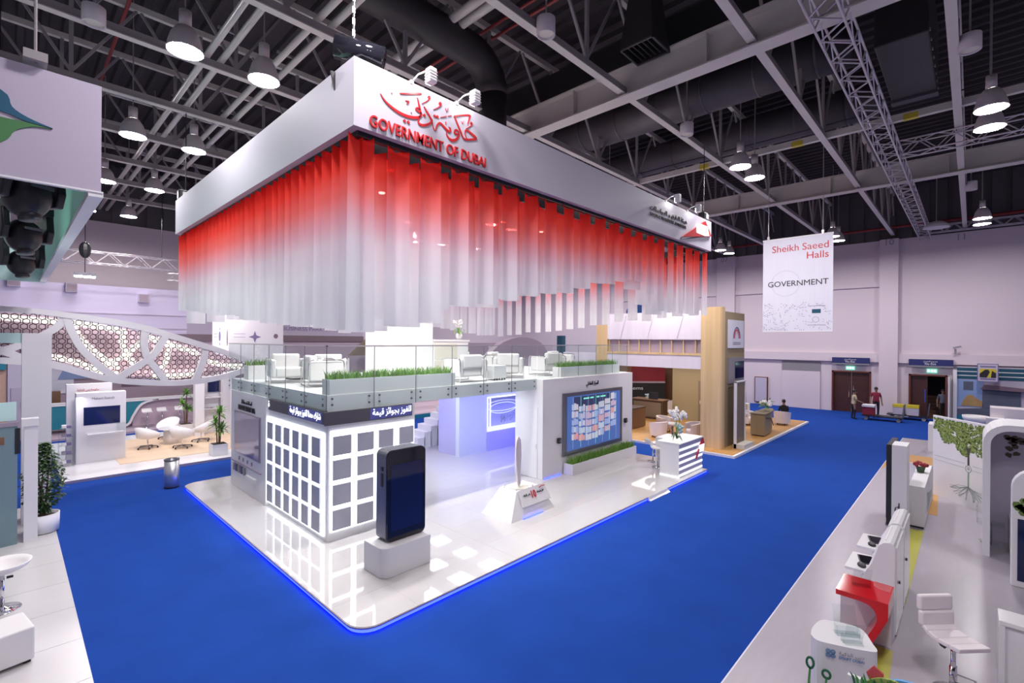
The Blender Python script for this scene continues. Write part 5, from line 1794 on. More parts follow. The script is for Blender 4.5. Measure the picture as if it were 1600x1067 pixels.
for k, (x, z) in enumerate(((.15, 6.85), (1.95, 6.75), (4.55, 6.45))):
    t = thing('square_fixture', f'small square grey fixture on the lavender fabric wall, {("first", "second", "third")[k]} from the left', 'lamp', (x, 29.3, z), 0, 'square fixtures')
    B(-.2, .2, -.08, .2, -.2, .2).build('housing', M['lilacwall'], t)
    B(-.17, .17, -.09, -.08, -.17, .17).build('face', M['mauve'], t)
t = thing('work_light', 'bright strip work light hanging under the white truss', 'lamp', (2.2, 26.85, 7.02))
B(-.35, .35, -.12, .12, .06, .2).build('housing', M['gunmetal'], t)
B(-.33, .33, -.1, .1, .0, .06).build('tube', M['spotlens'], t)
MB().cyl((0, 0, .2), (0, 0, 4.2), .015, 6).build('wire', M['black'], t)
MB().ball((0, 0, 1.15), .2, .14, .35, 10, 8).build('chain_bag', M['black'], t)

cb = thing('wave_bar_counter', 'teal bar counter with a white wave edge at the back left', 'counter', (0, 0, 0))
MB().prism([(.6, .3), (4.05, .3), (4.33, .72), (4.62, 1.15), (5.15, 1.36), (.6, 1.36)], 'y', 30.05, 30.25).build('teal_front', M['teal'], cb)
B(.6, 9.5, 30.0, 30.9, 1.36, 1.44).build('white_top', M['whitem'], cb)
MB().prism(smooth_pts([(3.2, .1), (4.0, .25), (4.25, .7), (4.6, 1.25), (5.3, 1.42)], 4) + smooth_pts([(5.3, 1.36), (4.68, 1.18), (4.34, .66), (4.08, .18), (3.2, .03)], 4), 'y', 30.0, 30.2).build('wave_edge', M['whitem'], cb)
B(4.3, 9.5, 30.3, 30.6, .1, 1.36).build('pink_front', M['pinkwall'], cb)
B(.6, 9.5, 28.6, 33, 0, .1).build('counter_floor', M['mauve'], cb)
for k, x in enumerate((4.75, 5.35, 6.1)):
    bar_stool(f'white bar stool at the wave counter, {("first", "second", "third")[k]} from the teal part', (x, 29.4, .1), 0, .78, 'stools at the wave counter')
bg = thing('graphic_backdrop', 'mauve backdrop wall with pale blue graphics behind the bar counter', 'wall panel', (0, 0, 0))
B(.6, 12, 33.0, 33.2, 0, 3.75).build('wall', M['mauve'], bg)
B(1.2, 2.3, 32.97, 33, 1.7, 3.3).build('blue_graphic', M['bluew'], bg)
MB().prism([(1.9, 2.9), (3.6, 3.1), (3.9, 2.4), (1.7, 2.4)], 'y', 32.95, 32.97).build('blue_skyline', M['skyblue'], bg)
B(4.2, 5.0, 32.97, 33, 1.9, 2.6).build('dark_photo', M['mauvedk'], bg)
B(5.0, 6.5, 32.97, 33, 1.95, 2.4).build('blue_photo', M['skyblue'], bg)
B(6.9, 9.5, 32.97, 33, 1.95, 2.35).build('dark_photo', M['mauvedk'], bg)
B(1.25, 1.75, 31.8, 32.3, .1, 1.9).build('orange_box', M['brown'], bg)
tw = thing('tan_wall', 'tan tiled wall with lilac door at the far left edge', 'wall panel', (0, 0, 0))
B(-7, .72, 30.0, 30.2, 0, 4.2).build('wall', M['tan'], tw)
B(-.02, .44, 29.9, 30.0, 0, 3.6).build('lilac_bay', M['lilacwall'], tw)
B(.08, .42, 29.86, 29.9, 0, 2.3).build('lilac_door', M['banner'], tw)
B(.40, .44, 29.80, 29.86, 1.45, 1.7).build('door_handle', M['gunmetal'], tw)
B(-1, -.06, 29.8, 29.9, 3.1, 3.6).build('teal_sign', M['teal'], tw)

# stand far behind the pavilion
rs = thing('rear_stand', 'teal edged stand with mauve walls far behind the pavilion', 'stand', (0, 0, 0))
B(11, 27, 23.0, 28.5, 0, .25).build('floor_slab', M['pinkwall'], rs)
B(11, 27, 22.95, 23.0, 0, .22).build('teal_edge', M['teal'], rs)
B(9.5, 29, 28.0, 28.3, .25, 4.3).build('rear_wall', M['mauve'], rs)
B(15.6, 18.6, 26.5, 26.8, 3.6, 5.1).build('teal_sign', M['teal'], rs)
MB().prism([(13.2, 3.6), (18, 3.6), (17.2, 4.35), (14.4, 4.65)], 'y', 25.0, 25.4).build('olive_roof', M['khakidk'], rs)
MB().prism(smooth_pts([(21, 3.2), (22.5, 4.3), (24.5, 4.75), (26.5, 4.4), (27.5, 3.4)], 4), 'y', 22.5, 23.0).build('mauve_arch', M['mauve'], rs)
B(28.4, 28.8, 22, 22.5, 0, 4.9).build('dark_post', M['tealdk'], rs)
B(24, 31, 25, 25.3, 3.1, 4.2).build('mauve_fascia', M['pinkwall'], rs)
bar_stool('white bar stool on the teal edged stand behind the staircase', (13.4, 24.0, .25), .4, .75, 'stools on the rear stand')
bar_stool('second white bar stool on the teal edged stand behind the staircase', (14.4, 24.6, .25), 1.4, .75, 'stools on the rear stand')

# ================================================================== WOOD STAND (right of the pavilion)
wp = thing('amber_stand_platform', 'amber wood stand platform with white edge beside the blue aisle', 'platform', (0, 0, 0))
B(19.36, 31.0, 6.60, 16.5, 0, .095).build('edge', M['whitem'], wp)
B(19.44, 30.9, 6.70, 16.4, .095, .105).build('wood_floor', M['floorwood'], wp)

wsd = thing('oak_stand', 'two storey oak and marble stand with a big pillar right of the pavilion', 'stand', (0, 0, .1))
MB().prism([(20.1, 8.24), (20.1, 7.5)] + arc2(20.22, 7.48, .12, PI, 1.5 * PI, 5) + [(20.40, 7.36), (20.40, 8.24)], 'z', 0, 5.85).build('oak_pillar', M['oak'], wsd)
B(20.40, 22.9, 7.42, 8.1, 0, 5.68).build('brown_side', M['khaki'], wsd)
B(20.1, 20.5, 12.82, 13.45, 0, 5.2).build('oak_pillar', M['oak'], wsd)
B(20.12, 20.4, 8.24, 12.82, 4.50, 5.72).build('marble_fascia', M['marble'], wsd)
B(20.12, 20.4, 8.24, 15.5, 3.25, 3.82).build('marble_beam', M['marble'], wsd)
B(20.1, 20.2, 8.24, 12.82, 3.82, 3.92).build('oak_rail', M['oak'], wsd)
B(20.25, 20.28, 8.24, 12.82, 3.92, 4.5).build('mesh_panel', M['mauve'], wsd)
p0 = B(0, .05, -.02, .02, 0, .58).build('oak_post', M['oak'], wsd, loc=(20.16, 8.5, 3.92))
for k in range(1, 9):
    part_copy(p0, (20.16, 8.5 + k * .53, 3.92))
B(20.4, 22.9, 8.1, 15.5, 3.25, 3.55).build('upper_floor', M['khakidk'], wsd)
for k in range(3):
    MB().bar((20.11, 9.3 + k * 1.4, 4.55), (20.11, 9.0 + k * 1.4, 5.6), .012).build('marble_vein', M['lilacwall'], wsd)
B(26.3, 26.6, 9.0, 12.4, 0, 3.2).build('khaki_wall', M['khaki'], wsd)
B(29.5, 29.7, 12.0, 15.6, 0, 3.4).build('inner_wall', M['brown'], wsd)
B(23.0, 29.5, 15.5, 15.7, 0, 3.4).build('inner_wall', M['brown'], wsd)
B(26.26, 26.3, 9.9, 10.9, .02, 2.25).build('flush_door', M['khakidk'], wsd)
B(26.22, 26.26, 10.75, 10.8, 1.0, 1.2).build('door_knob', M['steelbr'], wsd)
gsn = thing('arch_logo_sign', 'square white sign with rainbow arch emblem on the brown pillar side', 'sign', (21.7, 7.42, 4.25))
B(-.85, .95, -.06, 0, 0, 1.2).build('sign_board', M['bannerw'], gsn)
for k, (r, m) in enumerate(((.40, 'mauvesign'), (.31, 'redsign'), (.22, 'pinkwall'))):
    pts = [(.05 + r * math.cos(a), .42 + r * 1.15 * math.sin(a)) for a in [PI * i / 12 for i in range(13)]]
    MB().ribbon(pts, .075, 'y', -.07, -.06).build('arch_stripe', M[m], gsn)
for z in (.22, .15):
    B(-.4, .5, -.065, -.06, z, z + .03).build('text_line', M['mauvesign'], gsn)
tv = thing('pillar_screen', 'black screen in grey surround on the brown pillar side', 'screen', (21.7, 7.42, 2.75))
B(-.8, 1.0, -.05, 0, 0, 1.1).build('surround', M['shutterband'], tv)
B(-.1, .98, -.07, -.05, .2, .92).build('screen', M['screen'], tv)
dp = thing('brown_display_panel', 'tall brown panel in white frame standing before the oak pillar', 'panel', (20.95, 7.05, .105))
B(-.12, .9, .0, .06, 0, 2.72).build('board', M['khakidk'], dp)
for x in (-.16, .9):
    B(x, x + .05, -.03, .08, 0, 2.76).build('frame_side', M['whitem'], dp)
B(-.16, .95, -.03, .08, 2.72, 2.77).build('frame_top', M['whitem'], dp)
B(-.16, .95, -.35, .1, 0, .18).build('tray', M['ivory'], dp)
rw = thing('red_graphic_wall', 'red and black graphic wall lettered with the word systems', 'wall panel', (27.2, 15.4, .1))
rw.rotation_euler.z = math.radians(-45)
B(-1.8, 2.0, 0, .1, 1.9, 3.2).build('red_graphic', M['redgraphic'], rw)
B(-1.8, 2.0, -.02, .1, 1.80, 1.9).build('pale_strip', M['mauve'], rw)
B(-1.8, 2.0, -.02, .1, .6, 1.8).build('black_board', M['black'], rw)
B(-1.8, -1.3, -.01, 0, 1.9, 3.2).build('mauve_end', M['mauve'], rw)
text('white_words', 'esystems', M['whitem'], rw, (-.9, -.03, 1.38), X_, Z_, .2, 1.5)


def tub_chair(lab, loc, rz, m='leatherp', group='white tub chairs on the amber floor'):
    t = thing('tub_chair', lab, 'armchair', loc, rz, group)
    n = 14
    vs, fs = [], []
    for i in range(n + 1):
        a = math.radians(-35) + math.radians(250) * i / n
        hh = .74 - .10 * (abs(i - n / 2) / (n / 2)) ** 2
        for r, z in ((.37, .10), (.42, hh), (.32, hh), (.30, .40), (.30, .12)):
            vs.append((r * math.cos(a), r * math.sin(a), z))
    for i in range(n):
        for k in range(5):
            fs.append((i * 5 + k, (i + 1) * 5 + k, (i + 1) * 5 + (k + 1) % 5, i * 5 + (k + 1) % 5))
    fs += [(4, 3, 2, 1, 0), tuple(n * 5 + k for k in range(5))]
    MB()._add(vs, fs).build('shell', M[m], t, smooth=False)
    MB().lathe([(.31, .12), (.31, .36), (.27, .42), (0, .43)], 18).build('seat', M[m], t, smooth=True)
    for k in range(4):
        a = PI / 4 + k * PI / 2
        MB().cyl((.26 * math.cos(a), .26 * math.sin(a), 0), (.26 * math.cos(a), .26 * math.sin(a), .11), .025, 8).build('foot', M['black'], t)
    return t


tub_chair('white tub chair with its back to the reception stools', (20.75, 10.45, .105), PI * .85)
tub_chair('white tub chair at the back of the group by the orchids', (22.3, 10.9, .105), 0)
tub_chair('white tub chair behind the orchids beside the oak pillar', (21.6, 9.2, .105), PI * 1.25)
t = thing('round_side_table', 'round white table between the tub chairs behind the orchids', 'table', (21.45, 10.1, .105))
MB().lathe([(.30, .50), (.38, .56), (.38, .6)], 20).build('table_top', M['whitem'], t, smooth=True)
MB().lathe([(.22, 0), (.06, .05), (.05, .5)], 14).build('pedestal', M['mauve'], t, smooth=True)
tub_chair('far white tub chair below the word systems', (27.3, 14.3, .105), .4)
tub_chair('far pink tub chair beside the dark desk', (28.0, 13.6, .105), PI * .8)
tub_chair('far white tub chair turned to the dark desk', (28.9, 13.5, .105), PI * 1.3)
t = thing('brown_cabinet', 'walnut brown cabinet at the edge of the screen wall', 'cabinet', (21.6, 12.25, .105))
B(0, 1.3, 0, .7, .03, 1.0).build('body', M['brown'], t)
B(-.02, 1.32, -.02, .72, 1.0, 1.04).build('worktop', M['darkbrown'], t)
t = thing('dark_desk', 'dark brown reception desk inside the oak stand', 'desk', (25.3, 12.5, .105))
B(0, .6, 0, 1.9, 0, 1.05).build('front', M['darkbrown'], t)
B(-.05, .8, -.05, 1.95, 1.05, 1.10).build('worktop', M['brown'], t)
B(-.02, 0, .1, 1.8, .1, .95).build('front_panel', M['khakidk'], t)
B(.2, .25, .4, .95, 1.1, 1.5).build('monitor', M['black'], t)
t = thing('small_flower_bowl', 'small bowl of pale flowers on the dark desk', 'flowers', (25.6, 13.6, 1.205))
MB().lathe([(.06, 0), (.12, .1), (.1, .1), (0, .05)], 12).build('bowl', M['whitegl'], t)
mb = MB()
rnd = random.Random(9)
for k in range(10):
    mb.ball((rnd.uniform(-.12, .12), rnd.uniform(-.12, .12), .16 + rnd.random() * .1), .05, n=6, m=4)
mb.build('blossoms', M['bluepetal'], t)
light('oak_stand_light', 'AREA', (24, 11.5, 3.2), (24, 11.5, 0), 90, (1, .88, .72), 3, 3)
light('oak_stand_front', 'AREA', (18.5, 9.5, 7.0), (20.5, 9.5, 2.5), 60, (1, .92, .8), .8, 2)

rd = thing('round_reception', 'round fronted brown reception desk on the amber floor', 'desk', (24.3, 6.95, .105))
MB().prism([(.0, .0), (.0, .62), (2.3, .62), (2.45, .35)] + [(2.35 - 1.9 * (k / 6), .35 - .33 * math.sin(k / 6 * PI / 2)) for k in range(1, 6)], 'z', .05, 1.02).build('body', M['khaki'], rd)
MB().prism([(.05, .05), (.05, .58), (2.25, .58), (2.35, .35), (1.2, .1)], 'z', 0, .05).build('plinth', M['darkbrown'], rd)
MB().prism([(-.03, -.03), (-.03, .66), (2.33, .66), (2.5, .35), (1.7, .07), (.7, -.02)], 'z', 1.02, 1.06).build('worktop', M['khakidk'], rd)
MB().tube([(.25, -.0, .85), (.8, -.0, .8), (1.35, .06, .6), (1.9, .14, .3)], .02, 6).build('swoosh', M['black'], rd)
t = thing('white_bouquet', 'white and green bouquet on the round fronted desk', 'flowers', (25.6, 7.3, 1.165))
MB().lathe([(.05, 0), (.09, .12), (.07, .2), (0, .15)], 12).build('vase', M['clear'], t)
mb = MB()
for k in range(18):
    mb.ball((rnd.uniform(-.25, .25), rnd.uniform(-.25, .25), .28 + rnd.random() * .2), .075, n=6, m=4)
mb.build('blossoms', M['petal'], t)
mb = MB()
for k in range(40):
    leafy(mb, rnd, (rnd.uniform(-.15, .15), rnd.uniform(-.15, .15), .2 + rnd.random() * .3), .3, .03, 1.2)
mb.build('leaves', M['leafl'], t)
bar_stool('first white bar stool left of the round fronted desk', (23.2, 7.75, .105), 2.6, .74, 'stools by the round fronted desk')
bar_stool('second white bar stool behind the round fronted desk', (25.3, 8.3, .105), 2.2, .74, 'stools by the round fronted desk')
tub_chair('white tub chair holding the seated person', (28.7, 7.35, .105), PI * .5)
tub_chair('white tub chair behind the round fronted desk', (27.3, 8.6, .105), -.3)
t = thing('low_mauve_counter', 'low curved pale counter at the far end of the amber floor', 'counter', (29.0, 9.2, .105))
MB().prism([(0, 0), (.4, 0), (.8, 1.6), (.4, 2.0), (0, 1.2)], 'z', 0, .9).build('body', M['whitem'], t)
dm = thing('blue_dome_panel', 'blue rounded roof panel far behind the cloth strips', 'panel', (31.5, 16.6, 6.75))
dm.rotation_euler.z = math.radians(-45)
MB().prism([(-1.6, -1.2)] + [(-1.6 + 3.2 * k / 10, .75 * math.sin(PI * k / 10) ** .5) for k in range(11)] + [(1.6, -1.2)], 'y', 0, .3).build('dome', M['domeblue'], dm)
B(-1.2, -1.0, .1, .3, -6.75, 0).box(1.0, 1.2, .1, .3, -6.75, 0).build('dome_post', M['mauve'], dm)

# ---- hanging hall banner
hbn = thing('hall_banner', 'white hanging banner reading Sheikh Saeed Halls and Government', 'banner', (22.0, 5.15, 4.97))
B(-.008, .008, -1.25, 1.25, 0, 3.78).build('cloth', M['bannerw'], hbn)
B(-.02, .02, -1.26, 1.26, 3.76, 3.82).build('top_bar', M['whitem'], hbn)
B(-.015, .015, -1.25, 1.25, -.03, .01).build('hem_bar', M['whitem'], hbn)
text('red_title', 'Saeed', M['redsign'], hbn, (-.012, -1.1, 3.25), -Y_, Z_, .27, .90, align='RIGHT')
text('red_title', 'Sheikh', M['redsign'], hbn, (-.012, -.07, 3.25), -Y_, Z_, .27, .97, align='RIGHT')
text('red_subtitle', 'Halls', M['redsign'], hbn, (-.012, -1.1, 2.88), -Y_, Z_, .27, .74, align='RIGHT')
text('dark_title', 'GOVERNMENT', M['blacksign'], hbn, (-.012, -1.1, 1.83), -Y_, Z_, .22, 2.15, align='RIGHT')
rm = mat('banner_faint_print', (.66, .64, .74), .7)
ringpts = [(.40 + .52 * math.cos(2 * PI * k / 24), 1.95 + .52 * math.sin(2 * PI * k / 24)) for k in range(25)]
MB().ribbon(ringpts, .05, 'x', -.0088, -.008).build('faint_ring', rm, hbn)
mb = MB()
rnd = random.Random(2)
for k in range(220):
    y, z = rnd.uniform(-1.2, 1.2), rnd.random() ** 1.5 * 1.1 + .03
    if y < .35 and .05 < z < .8 and y > -1.0 and rnd.random() < .6:
        continue
    mb.box(-.011, -.008, y, y + .022, z, z + .022)
    if k % 4 == 0:
        mb.bar((-.01, y, z), (-.01, y + rnd.uniform(-.3, .3), z + rnd.uniform(-.15, .15)), .006)
o = mb.build('dotted_print', M['mauvesign'], hbn)
o['kind'] = 'stuff'
B(-.012, -.008, -.85, -.55, .70, .86).build('green_logo_block', M['tealdk'], hbn)
MB().ribbon([(-.68 + .11 * math.cos(2 * PI * k / 14), .45 + .11 * math.sin(2 * PI * k / 14)) for k in range(15)], .015, 'x', -.011, -.008).build('round_logo', M['greysign'], hbn)
for z in (.22, .98):
    B(-.011, -.008, -1.0, -.4, z, z + .02).build('small_text_line', M['greysign'], hbn)
for y in (1.05, -.9):
    MB().cyl((0, y, 3.8), (0, y, 9.3), .012, 6).build('hanging_wire', M['alu'], hbn)
    B(-.03, .03, y - .04, y + .04, 3.8, 3.95).build('clip', M['alu'], hbn)

# ---- booth along the right wall
bt = thing('poster_booth', 'booth wall with city photo mural and teal stripes right of the doors', 'booth', (37.5, 0, 0))
B(0, .27, -6.5, .62, 0, 3.2).build('mural_wall', M['lilacwall'], bt)
for z in (2.98, 2.75, 2.52):
    B(-.02, 0, -6.5, .62, z, z + .17).build('teal_stripe', M['tealdk'], bt)
B(-.01, 0, -6.5, .62, 2.69, 2.73).box(-.01, 0, -6.5, .62, 2.92, 2.96).build('white_stripe', M['whitem'], bt)
B(-.015, 0, -.45, .60, .95, 2.48).build('sky_print', M['skyblue'], bt)
B(-.03, -.015, -.05, .35, 1.9, 2.38).build('tower_print', M['slate'], bt)
MB().prism([(.45, 1.0), (-.45, 1.0), (-.42, 1.3), (-.2, 1.45), (.02, 1.65), (.2, 1.6), (.35, 1.3)], 'x', -.03, -.015).build('sand_fort_print', M['sand'], bt)
B(-.03, 0, -1.9, -.42, .95, 2.0).build('dark_building_print', M['slate'], bt)
MB().prism([(-.35, 2.0), (-2.3, 1.93), (-2.3, 2.1), (-.5, 2.25)], 'x', -.25, 0).build('roof_print', M['mauvedk'], bt)
MB().prism([(.6, .3), (-.6, .3), (-1.0, 1.0), (.6, .8)], 'x', -.02, 0).build('road_print', M['slate'], bt)
B(-.03, 0, .0, .62, .12, .45).build('teal_base', M['teal'], bt)
B(-.10, .27, .62, .78, 0, 3.0).build('white_end_panel', M['whitem'], bt)
B(-.15, .1, -2.25, -2.10, 0, 3.1).build('lilac_post', M['banner'], bt)
ps = thing('road_poster', 'framed poster of a yellow lined road on the booth wall', 'poster', (37.0, -.62, 2.42))
B(-.05, 0, -.42, .42, 0, 1.0).build('frame', M['mauvesign'], ps)
B(-.06, -.05, -.38, .38, .04, .96).build('sheet', M['lilacwall'], ps)
B(-.07, -.06, -.32, .32, .25, .72).build('yellow_print', M['yellow'], ps)
MB().prism([(.32, .25), (.04, .25), (-.08, .55), (-.02, .68), (.1, .68), (.32, .45)], 'x', -.078, -.07).build('black_shape', M['black'], ps)
MB().prism([(-.12, .25), (-.32, .25), (-.32, .5), (-.16, .62)], 'x', -.078, -.07).build('black_shape', M['black'], ps)
for z in (.80, .12):
    B(-.065, -.06, -.3, .3, z, z + .08).build('caption_line', M['mauvesign'], ps)
B(0, .5, -.1, .1, .4, .6).build('bracket', M['steeldk'], ps)
t = thing('swivel_bowl_chair', 'white bowl chair in front of the booth mural', 'chair', (34.0, -.15, 0))
MB().lathe([(.12, .38), (.35, .45), (.5, .68), (.52, .85), (.47, .85), (.4, .62), (0, .50)], 20).build('bowl', M['leather'], t, smooth=True)
MB().lathe([(.25, 0), (.05, .05), (.04, .4)], 14).build('foot', M['mauve'], t, smooth=True)
t = thing('white_booth_counter', 'big white counter block in front of the booth mural', 'counter', (32.5, -2.4, 0))
B(0, 1.2, 0, 1.75, 0, 1.45).build('body', M['leatherp'], t)
B(-.5, 0, 1.3, 1.9, 0, 1.0).build('side_block', M['whitem'], t)
t = thing('wall_bin', 'small dark bin standing by the service hatch on the far wall', 'bin', (37.2, 12.1, 0))
MB().lathe([(.2, 0), (.2, .85), (.1, .9), (0, .9)], 14).build('body', M['steelbr'], t, smooth=True)
t = thing('wall_camera', 'small dark bracket camera on the ledge above the second door', 'camera', (37.7, .7, 3.9))
B(-.08, .08, -.05, .05, 0, .3).build('bracket', M['shutterband'], t)
MB().bar((-.1, .1, .35), (-.1, -.25, .45), .1).build('camera_body', M['greysign'], t)

# ---- carts
def cart(lab, loc, rz, loads):
    t = thing('flat_cart', lab, 'cart', loc, rz, 'flat trolleys by the doors')
    B(-.95, .95, -.38, .38, .22, .28).build('deck', M['black'], t)
    for x in (-.75, .75):
        for y in (-.3, .3):
            MB().cyl((x, y - .03, .10), (x, y + .03, .10), .10, 12).build('wheel', M['greysign'], t)
            B(x - .04, x + .04, y - .04, y + .04, .18, .23).build('fork', M['steeldk'], t)
    MB().tube([(.92, -.33, .28), (.98, -.33, 1.0), (.98, .33, 1.0), (.92, .33, .28)], .02, 6).build('push_handle', M['gunmetal'], t)
    return t


cart('long dark flat trolley carrying the red cool box', (35.2, 3.75, 0), PI / 2 + PI, 0)
cart('flat trolley with yellow topped crates behind the maroon shirt', (36.9, 2.75, 0), PI / 2 + PI, 0)
t = thing('red_cool_box', 'dark red cool box with white lid on the long trolley', 'box', (35.2, 4.40, .28))
B(-.28, .28, -.28, .28, 0, .46).build('box', M['maroon'], t, bevel=.02)
B(-.31, .31, -.31, .31, .46, .60).build('lid', M['whitem'], t, bevel=.02)
for k, (y, lab) in enumerate(((3.15, 'pale crate with yellow top nearer the maroon shirt'), (2.5, 'pale crate with yellow top at the end of the rear trolley'))):
    t = thing('yellow_crate', lab, 'crate', (36.9, y, .28), 0, 'yellow topped crates')
    B(-.3, .3, -.27, .27, 0, .42).build('crate', M['lilacwall'], t)
    B(-.31, .31, -.28, .28, .42, .58).build('yellow_top', M['yellow'], t)


# ---- people
def person(label, joints, radii, edges, loc, rz, scale, colour, head, hairy=True):
    """continuous body grown over a skeleton; head is (neck joint centre, radius)"""
    me = bpy.data.meshes.new('person')
    me.from_pydata(joints, edges, [])
    o = bpy.data.objects.new('person', me)
    COL.objects.link(o)
    sk = o.modifiers.new('skin', 'SKIN')
    for i, r in enumerate(radii):
        v = me.skin_vertices[0].data[i]
        v.radius = r if isinstance(r, tuple) else (r, r)
        v.use_root = (i == 0)
    ss = o.modifiers.new('sub', 'SUBSURF')
    ss.levels = ss.render_levels = 2
    dg = bpy.context.evaluated_depsgraph_get()
    ev = o.evaluated_get(dg)
    nm = bpy.data.meshes.new_from_object(ev)
    o.modifiers.clear()
    o.data = nm
    bpy.data.meshes.remove(me)
    nm.materials.clear()
    for m in ('skin', colour, 'trousers', 'black'):
        nm.materials.append(M[m])
    for p in nm.polygons:
        p.material_index = head['zone'](p.center)
        p.use_smooth = True
    o.location = loc
    o.rotation_euler = (0, 0, rz)
    o.scale = (scale,) * 3
    tag(o, label, 'person')
    hx, hy, hz = head['c']
    mb = MB()
    mb.ball((hx, hy + .015, hz + .035), .088, .105, .105, 14, 8)
    h = mb.build('hair', M['hair'], o, smooth=True)
    f = MB().ball((hx, hy - .115, hz - .02), .014, .022, .022, 8, 5).build('nose', M['skin'], o, smooth=True)
    MB().ball((hx - .032, hy - .098, hz + .012), .012, .008, .008, 6, 4).ball((hx + .032, hy - .098, hz + .012), .012, .008, .008, 6, 4).build('eyes', M['hair'], o)
    MB().ball((hx, hy - .095, hz - .062), .026, .010, .008, 8, 4).build('mouth', M['maroon'], o)
    MB().ball((hx - .09, hy + .01, hz), .012, .022, .032, 6, 4).ball((hx + .09, hy + .01, hz), .012, .022, .032, 6, 4).build('ears', M['skin'], o)
    return o


def fingers(joints, radii, edges, wi, d, side):
    """palm and five unequal, slightly bent fingers grown from wrist wi along d"""
    w_ = Vector(joints[wi])
    d = Vector(d).normalized()
    s = d.cross(Vector(side)).normalized()
    palm = len(joints)
    joints.append(tuple(w_ + d * .06))
    radii.append((.036, .018))
    edges.append((wi, palm))
    for k, L in enumerate((.070, .082, .076, .058)):
        b = len(joints)
        off = s * (-.027 + k * .018)
        joints.append(tuple(w_ + d * .10 + off))
        radii.append(.0095)
        edges.append((palm, b))
        joints.append(tuple(w_ + d * (.10 + L) + off + Vector(side) * .02))
        radii.append(.008)
        edges.append((b, b + 1))
    b = len(joints)
    joints.append(tuple(w_ + d * .05 - s * .045 + Vector(side) * .01))
    radii.append(.011)
    edges.append((palm, b))
    joints.append(tuple(w_ + d * .085 - s * .06 + Vector(side) * .02))
    radii.append(.009)
    edges.append((b, b + 1))


def standing(label, loc, rz, scale, shirt, rarm, larm, step=.12, lean=0.0):
    # faces local -Y ; arms given as (elbow, wrist)
    J = [(0, 0, .98), (0, -.01 - lean * .3, 1.15), (0, 0 - lean * .7, 1.36), (0, .0 - lean, 1.46), (0, -.01 - lean, 1.55), (0, -.02 - lean, 1.62), (0, -.02 - lean, 1.72),
         (-.17, 0 - lean * .8, 1.42), (.17, 0 - lean * .8, 1.42), rarm[0], rarm[1], larm[0], larm[1],
         (-.10, 0, .90), (-.11, -step * .6, .50), (-.11, -step * .2, .09), (-.12, -step - .10, .05),
         (.10, 0, .90), (.11, step * .2, .50), (.11, step, .09), (.12, step - .14, .05)]
    Rr = [(.15, .11), (.145, .105), (.16, .11), (.075, .07), .052, (.085, .10), (.075, .09),
          .07, .07, .045, .034, .045, .034, .095, .062, .045, (.042, .035), .095, .062, .045, (.042, .035)]
    E_ = [(0, 1), (1, 2), (2, 3), (3, 4), (4, 5), (5, 6), (2, 7), (7, 9), (9, 10), (2, 8), (8, 11), (11, 12), (0, 13), (13, 14), (14, 15), (15, 16), (0, 17), (17, 18), (18, 19), (19, 20)]
    for wi, el in ((10, 9), (12, 11)):
        d = Vector(J[wi]) - Vector(J[el])
        fingers(J, Rr, E_, wi, d, (0, -1, 0) if abs(d.normalized().y) < .8 else (0, 0, -1))
    els = (Vector(J[9]), Vector(J[11]))

    def zone(c):
        if c.z > 1.475:
            return 0
        if c.z < .09:
            return 3
        if abs(c.x) > .155 or c.y < -.2 - lean or c.y > .25:
            # sleeve ends above the elbow
            for e in els:
                if (c - e).length < .09 or c.z < e.z - .02:
                    if c.z > .62 and abs(c.x) > .16:
                        return 0
            if c.z > .62 and abs(c.x) > .16:
                return 1
        return 1 if c.z > .95 else 2
    return person(label, J, Rr, E_, loc, rz, scale, shirt, dict(c=(0, -.025 - lean, 1.665), zone=zone))


standing('person in cream shirt and dark trousers reaching towards the trolley', (34.5, 5.05, 0), math.radians(25), .98, 'cream',
         ((-.23, -.10, 1.16), (-.20, -.36, 1.06)), ((.23, -.12, 1.16), (.22, -.40, 1.05)), .06, .05)
standing('person in maroon shirt standing behind the trolley with one hand down', (36.2, 4.18, 0), math.radians(-75), 1.04, 'maroon',
         ((-.25, .03, 1.14), (-.27, -.03, .88)), ((.25, .03, 1.14), (.27, -.05, .88)), .08)
standing('person in dark patterned top in the half open doorway', (38.6, 1.25, 0), math.radians(-80), 1.0, 'slate',
         ((-.25, .03, 1.14), (-.26, -.03, .88)), ((.25, .03, 1.14), (.26, -.05, .88)), .05)

# seated person, only head and shoulders show above the tub chair
J = [(0, 0, .52), (0, .06, .72), (0, .08, .95), (0, .07, 1.04), (0, .05, 1.13), (0, .04, 1.20), (0, .04, 1.29), (-.17, .07, .98), (.17, .07, .98),
     (-.22, .0, .74), (-.18, -.22, .66), (.22, .0, .74), (.18, -.22, .66), (-.10, -.05, .50), (-.11, -.42, .48), (-.11, -.44, .09), (-.11, -.56, .05), (.10, -.05, .50), (.11, -.42, .48), (.11, -.44, .09), (.11, -.56, .05)]
Rr = [(.15, .12), (.145, .105), (.16, .11), (.075, .07), .052, (.085, .10), (.075, .09), .07, .07, .045, .034, .045, .034, .09, .062, .045, (.042, .035), .09, .062, .045, (.042, .035)]
E_ = [(0, 1), (1, 2), (2, 3), (3, 4), (4, 5), (5, 6), (2, 7), (7, 9), (9, 10), (2, 8), (8, 11), (11, 12), (0, 13), (13, 14), (14, 15), (15, 16), (0, 17), (17, 18), (18, 19), (19, 20)]
for wi, el in ((10, 9), (12, 11)):
    fingers(J, Rr, E_, wi, Vector(J[wi]) - Vector(J[el]), (0, 0, -1))
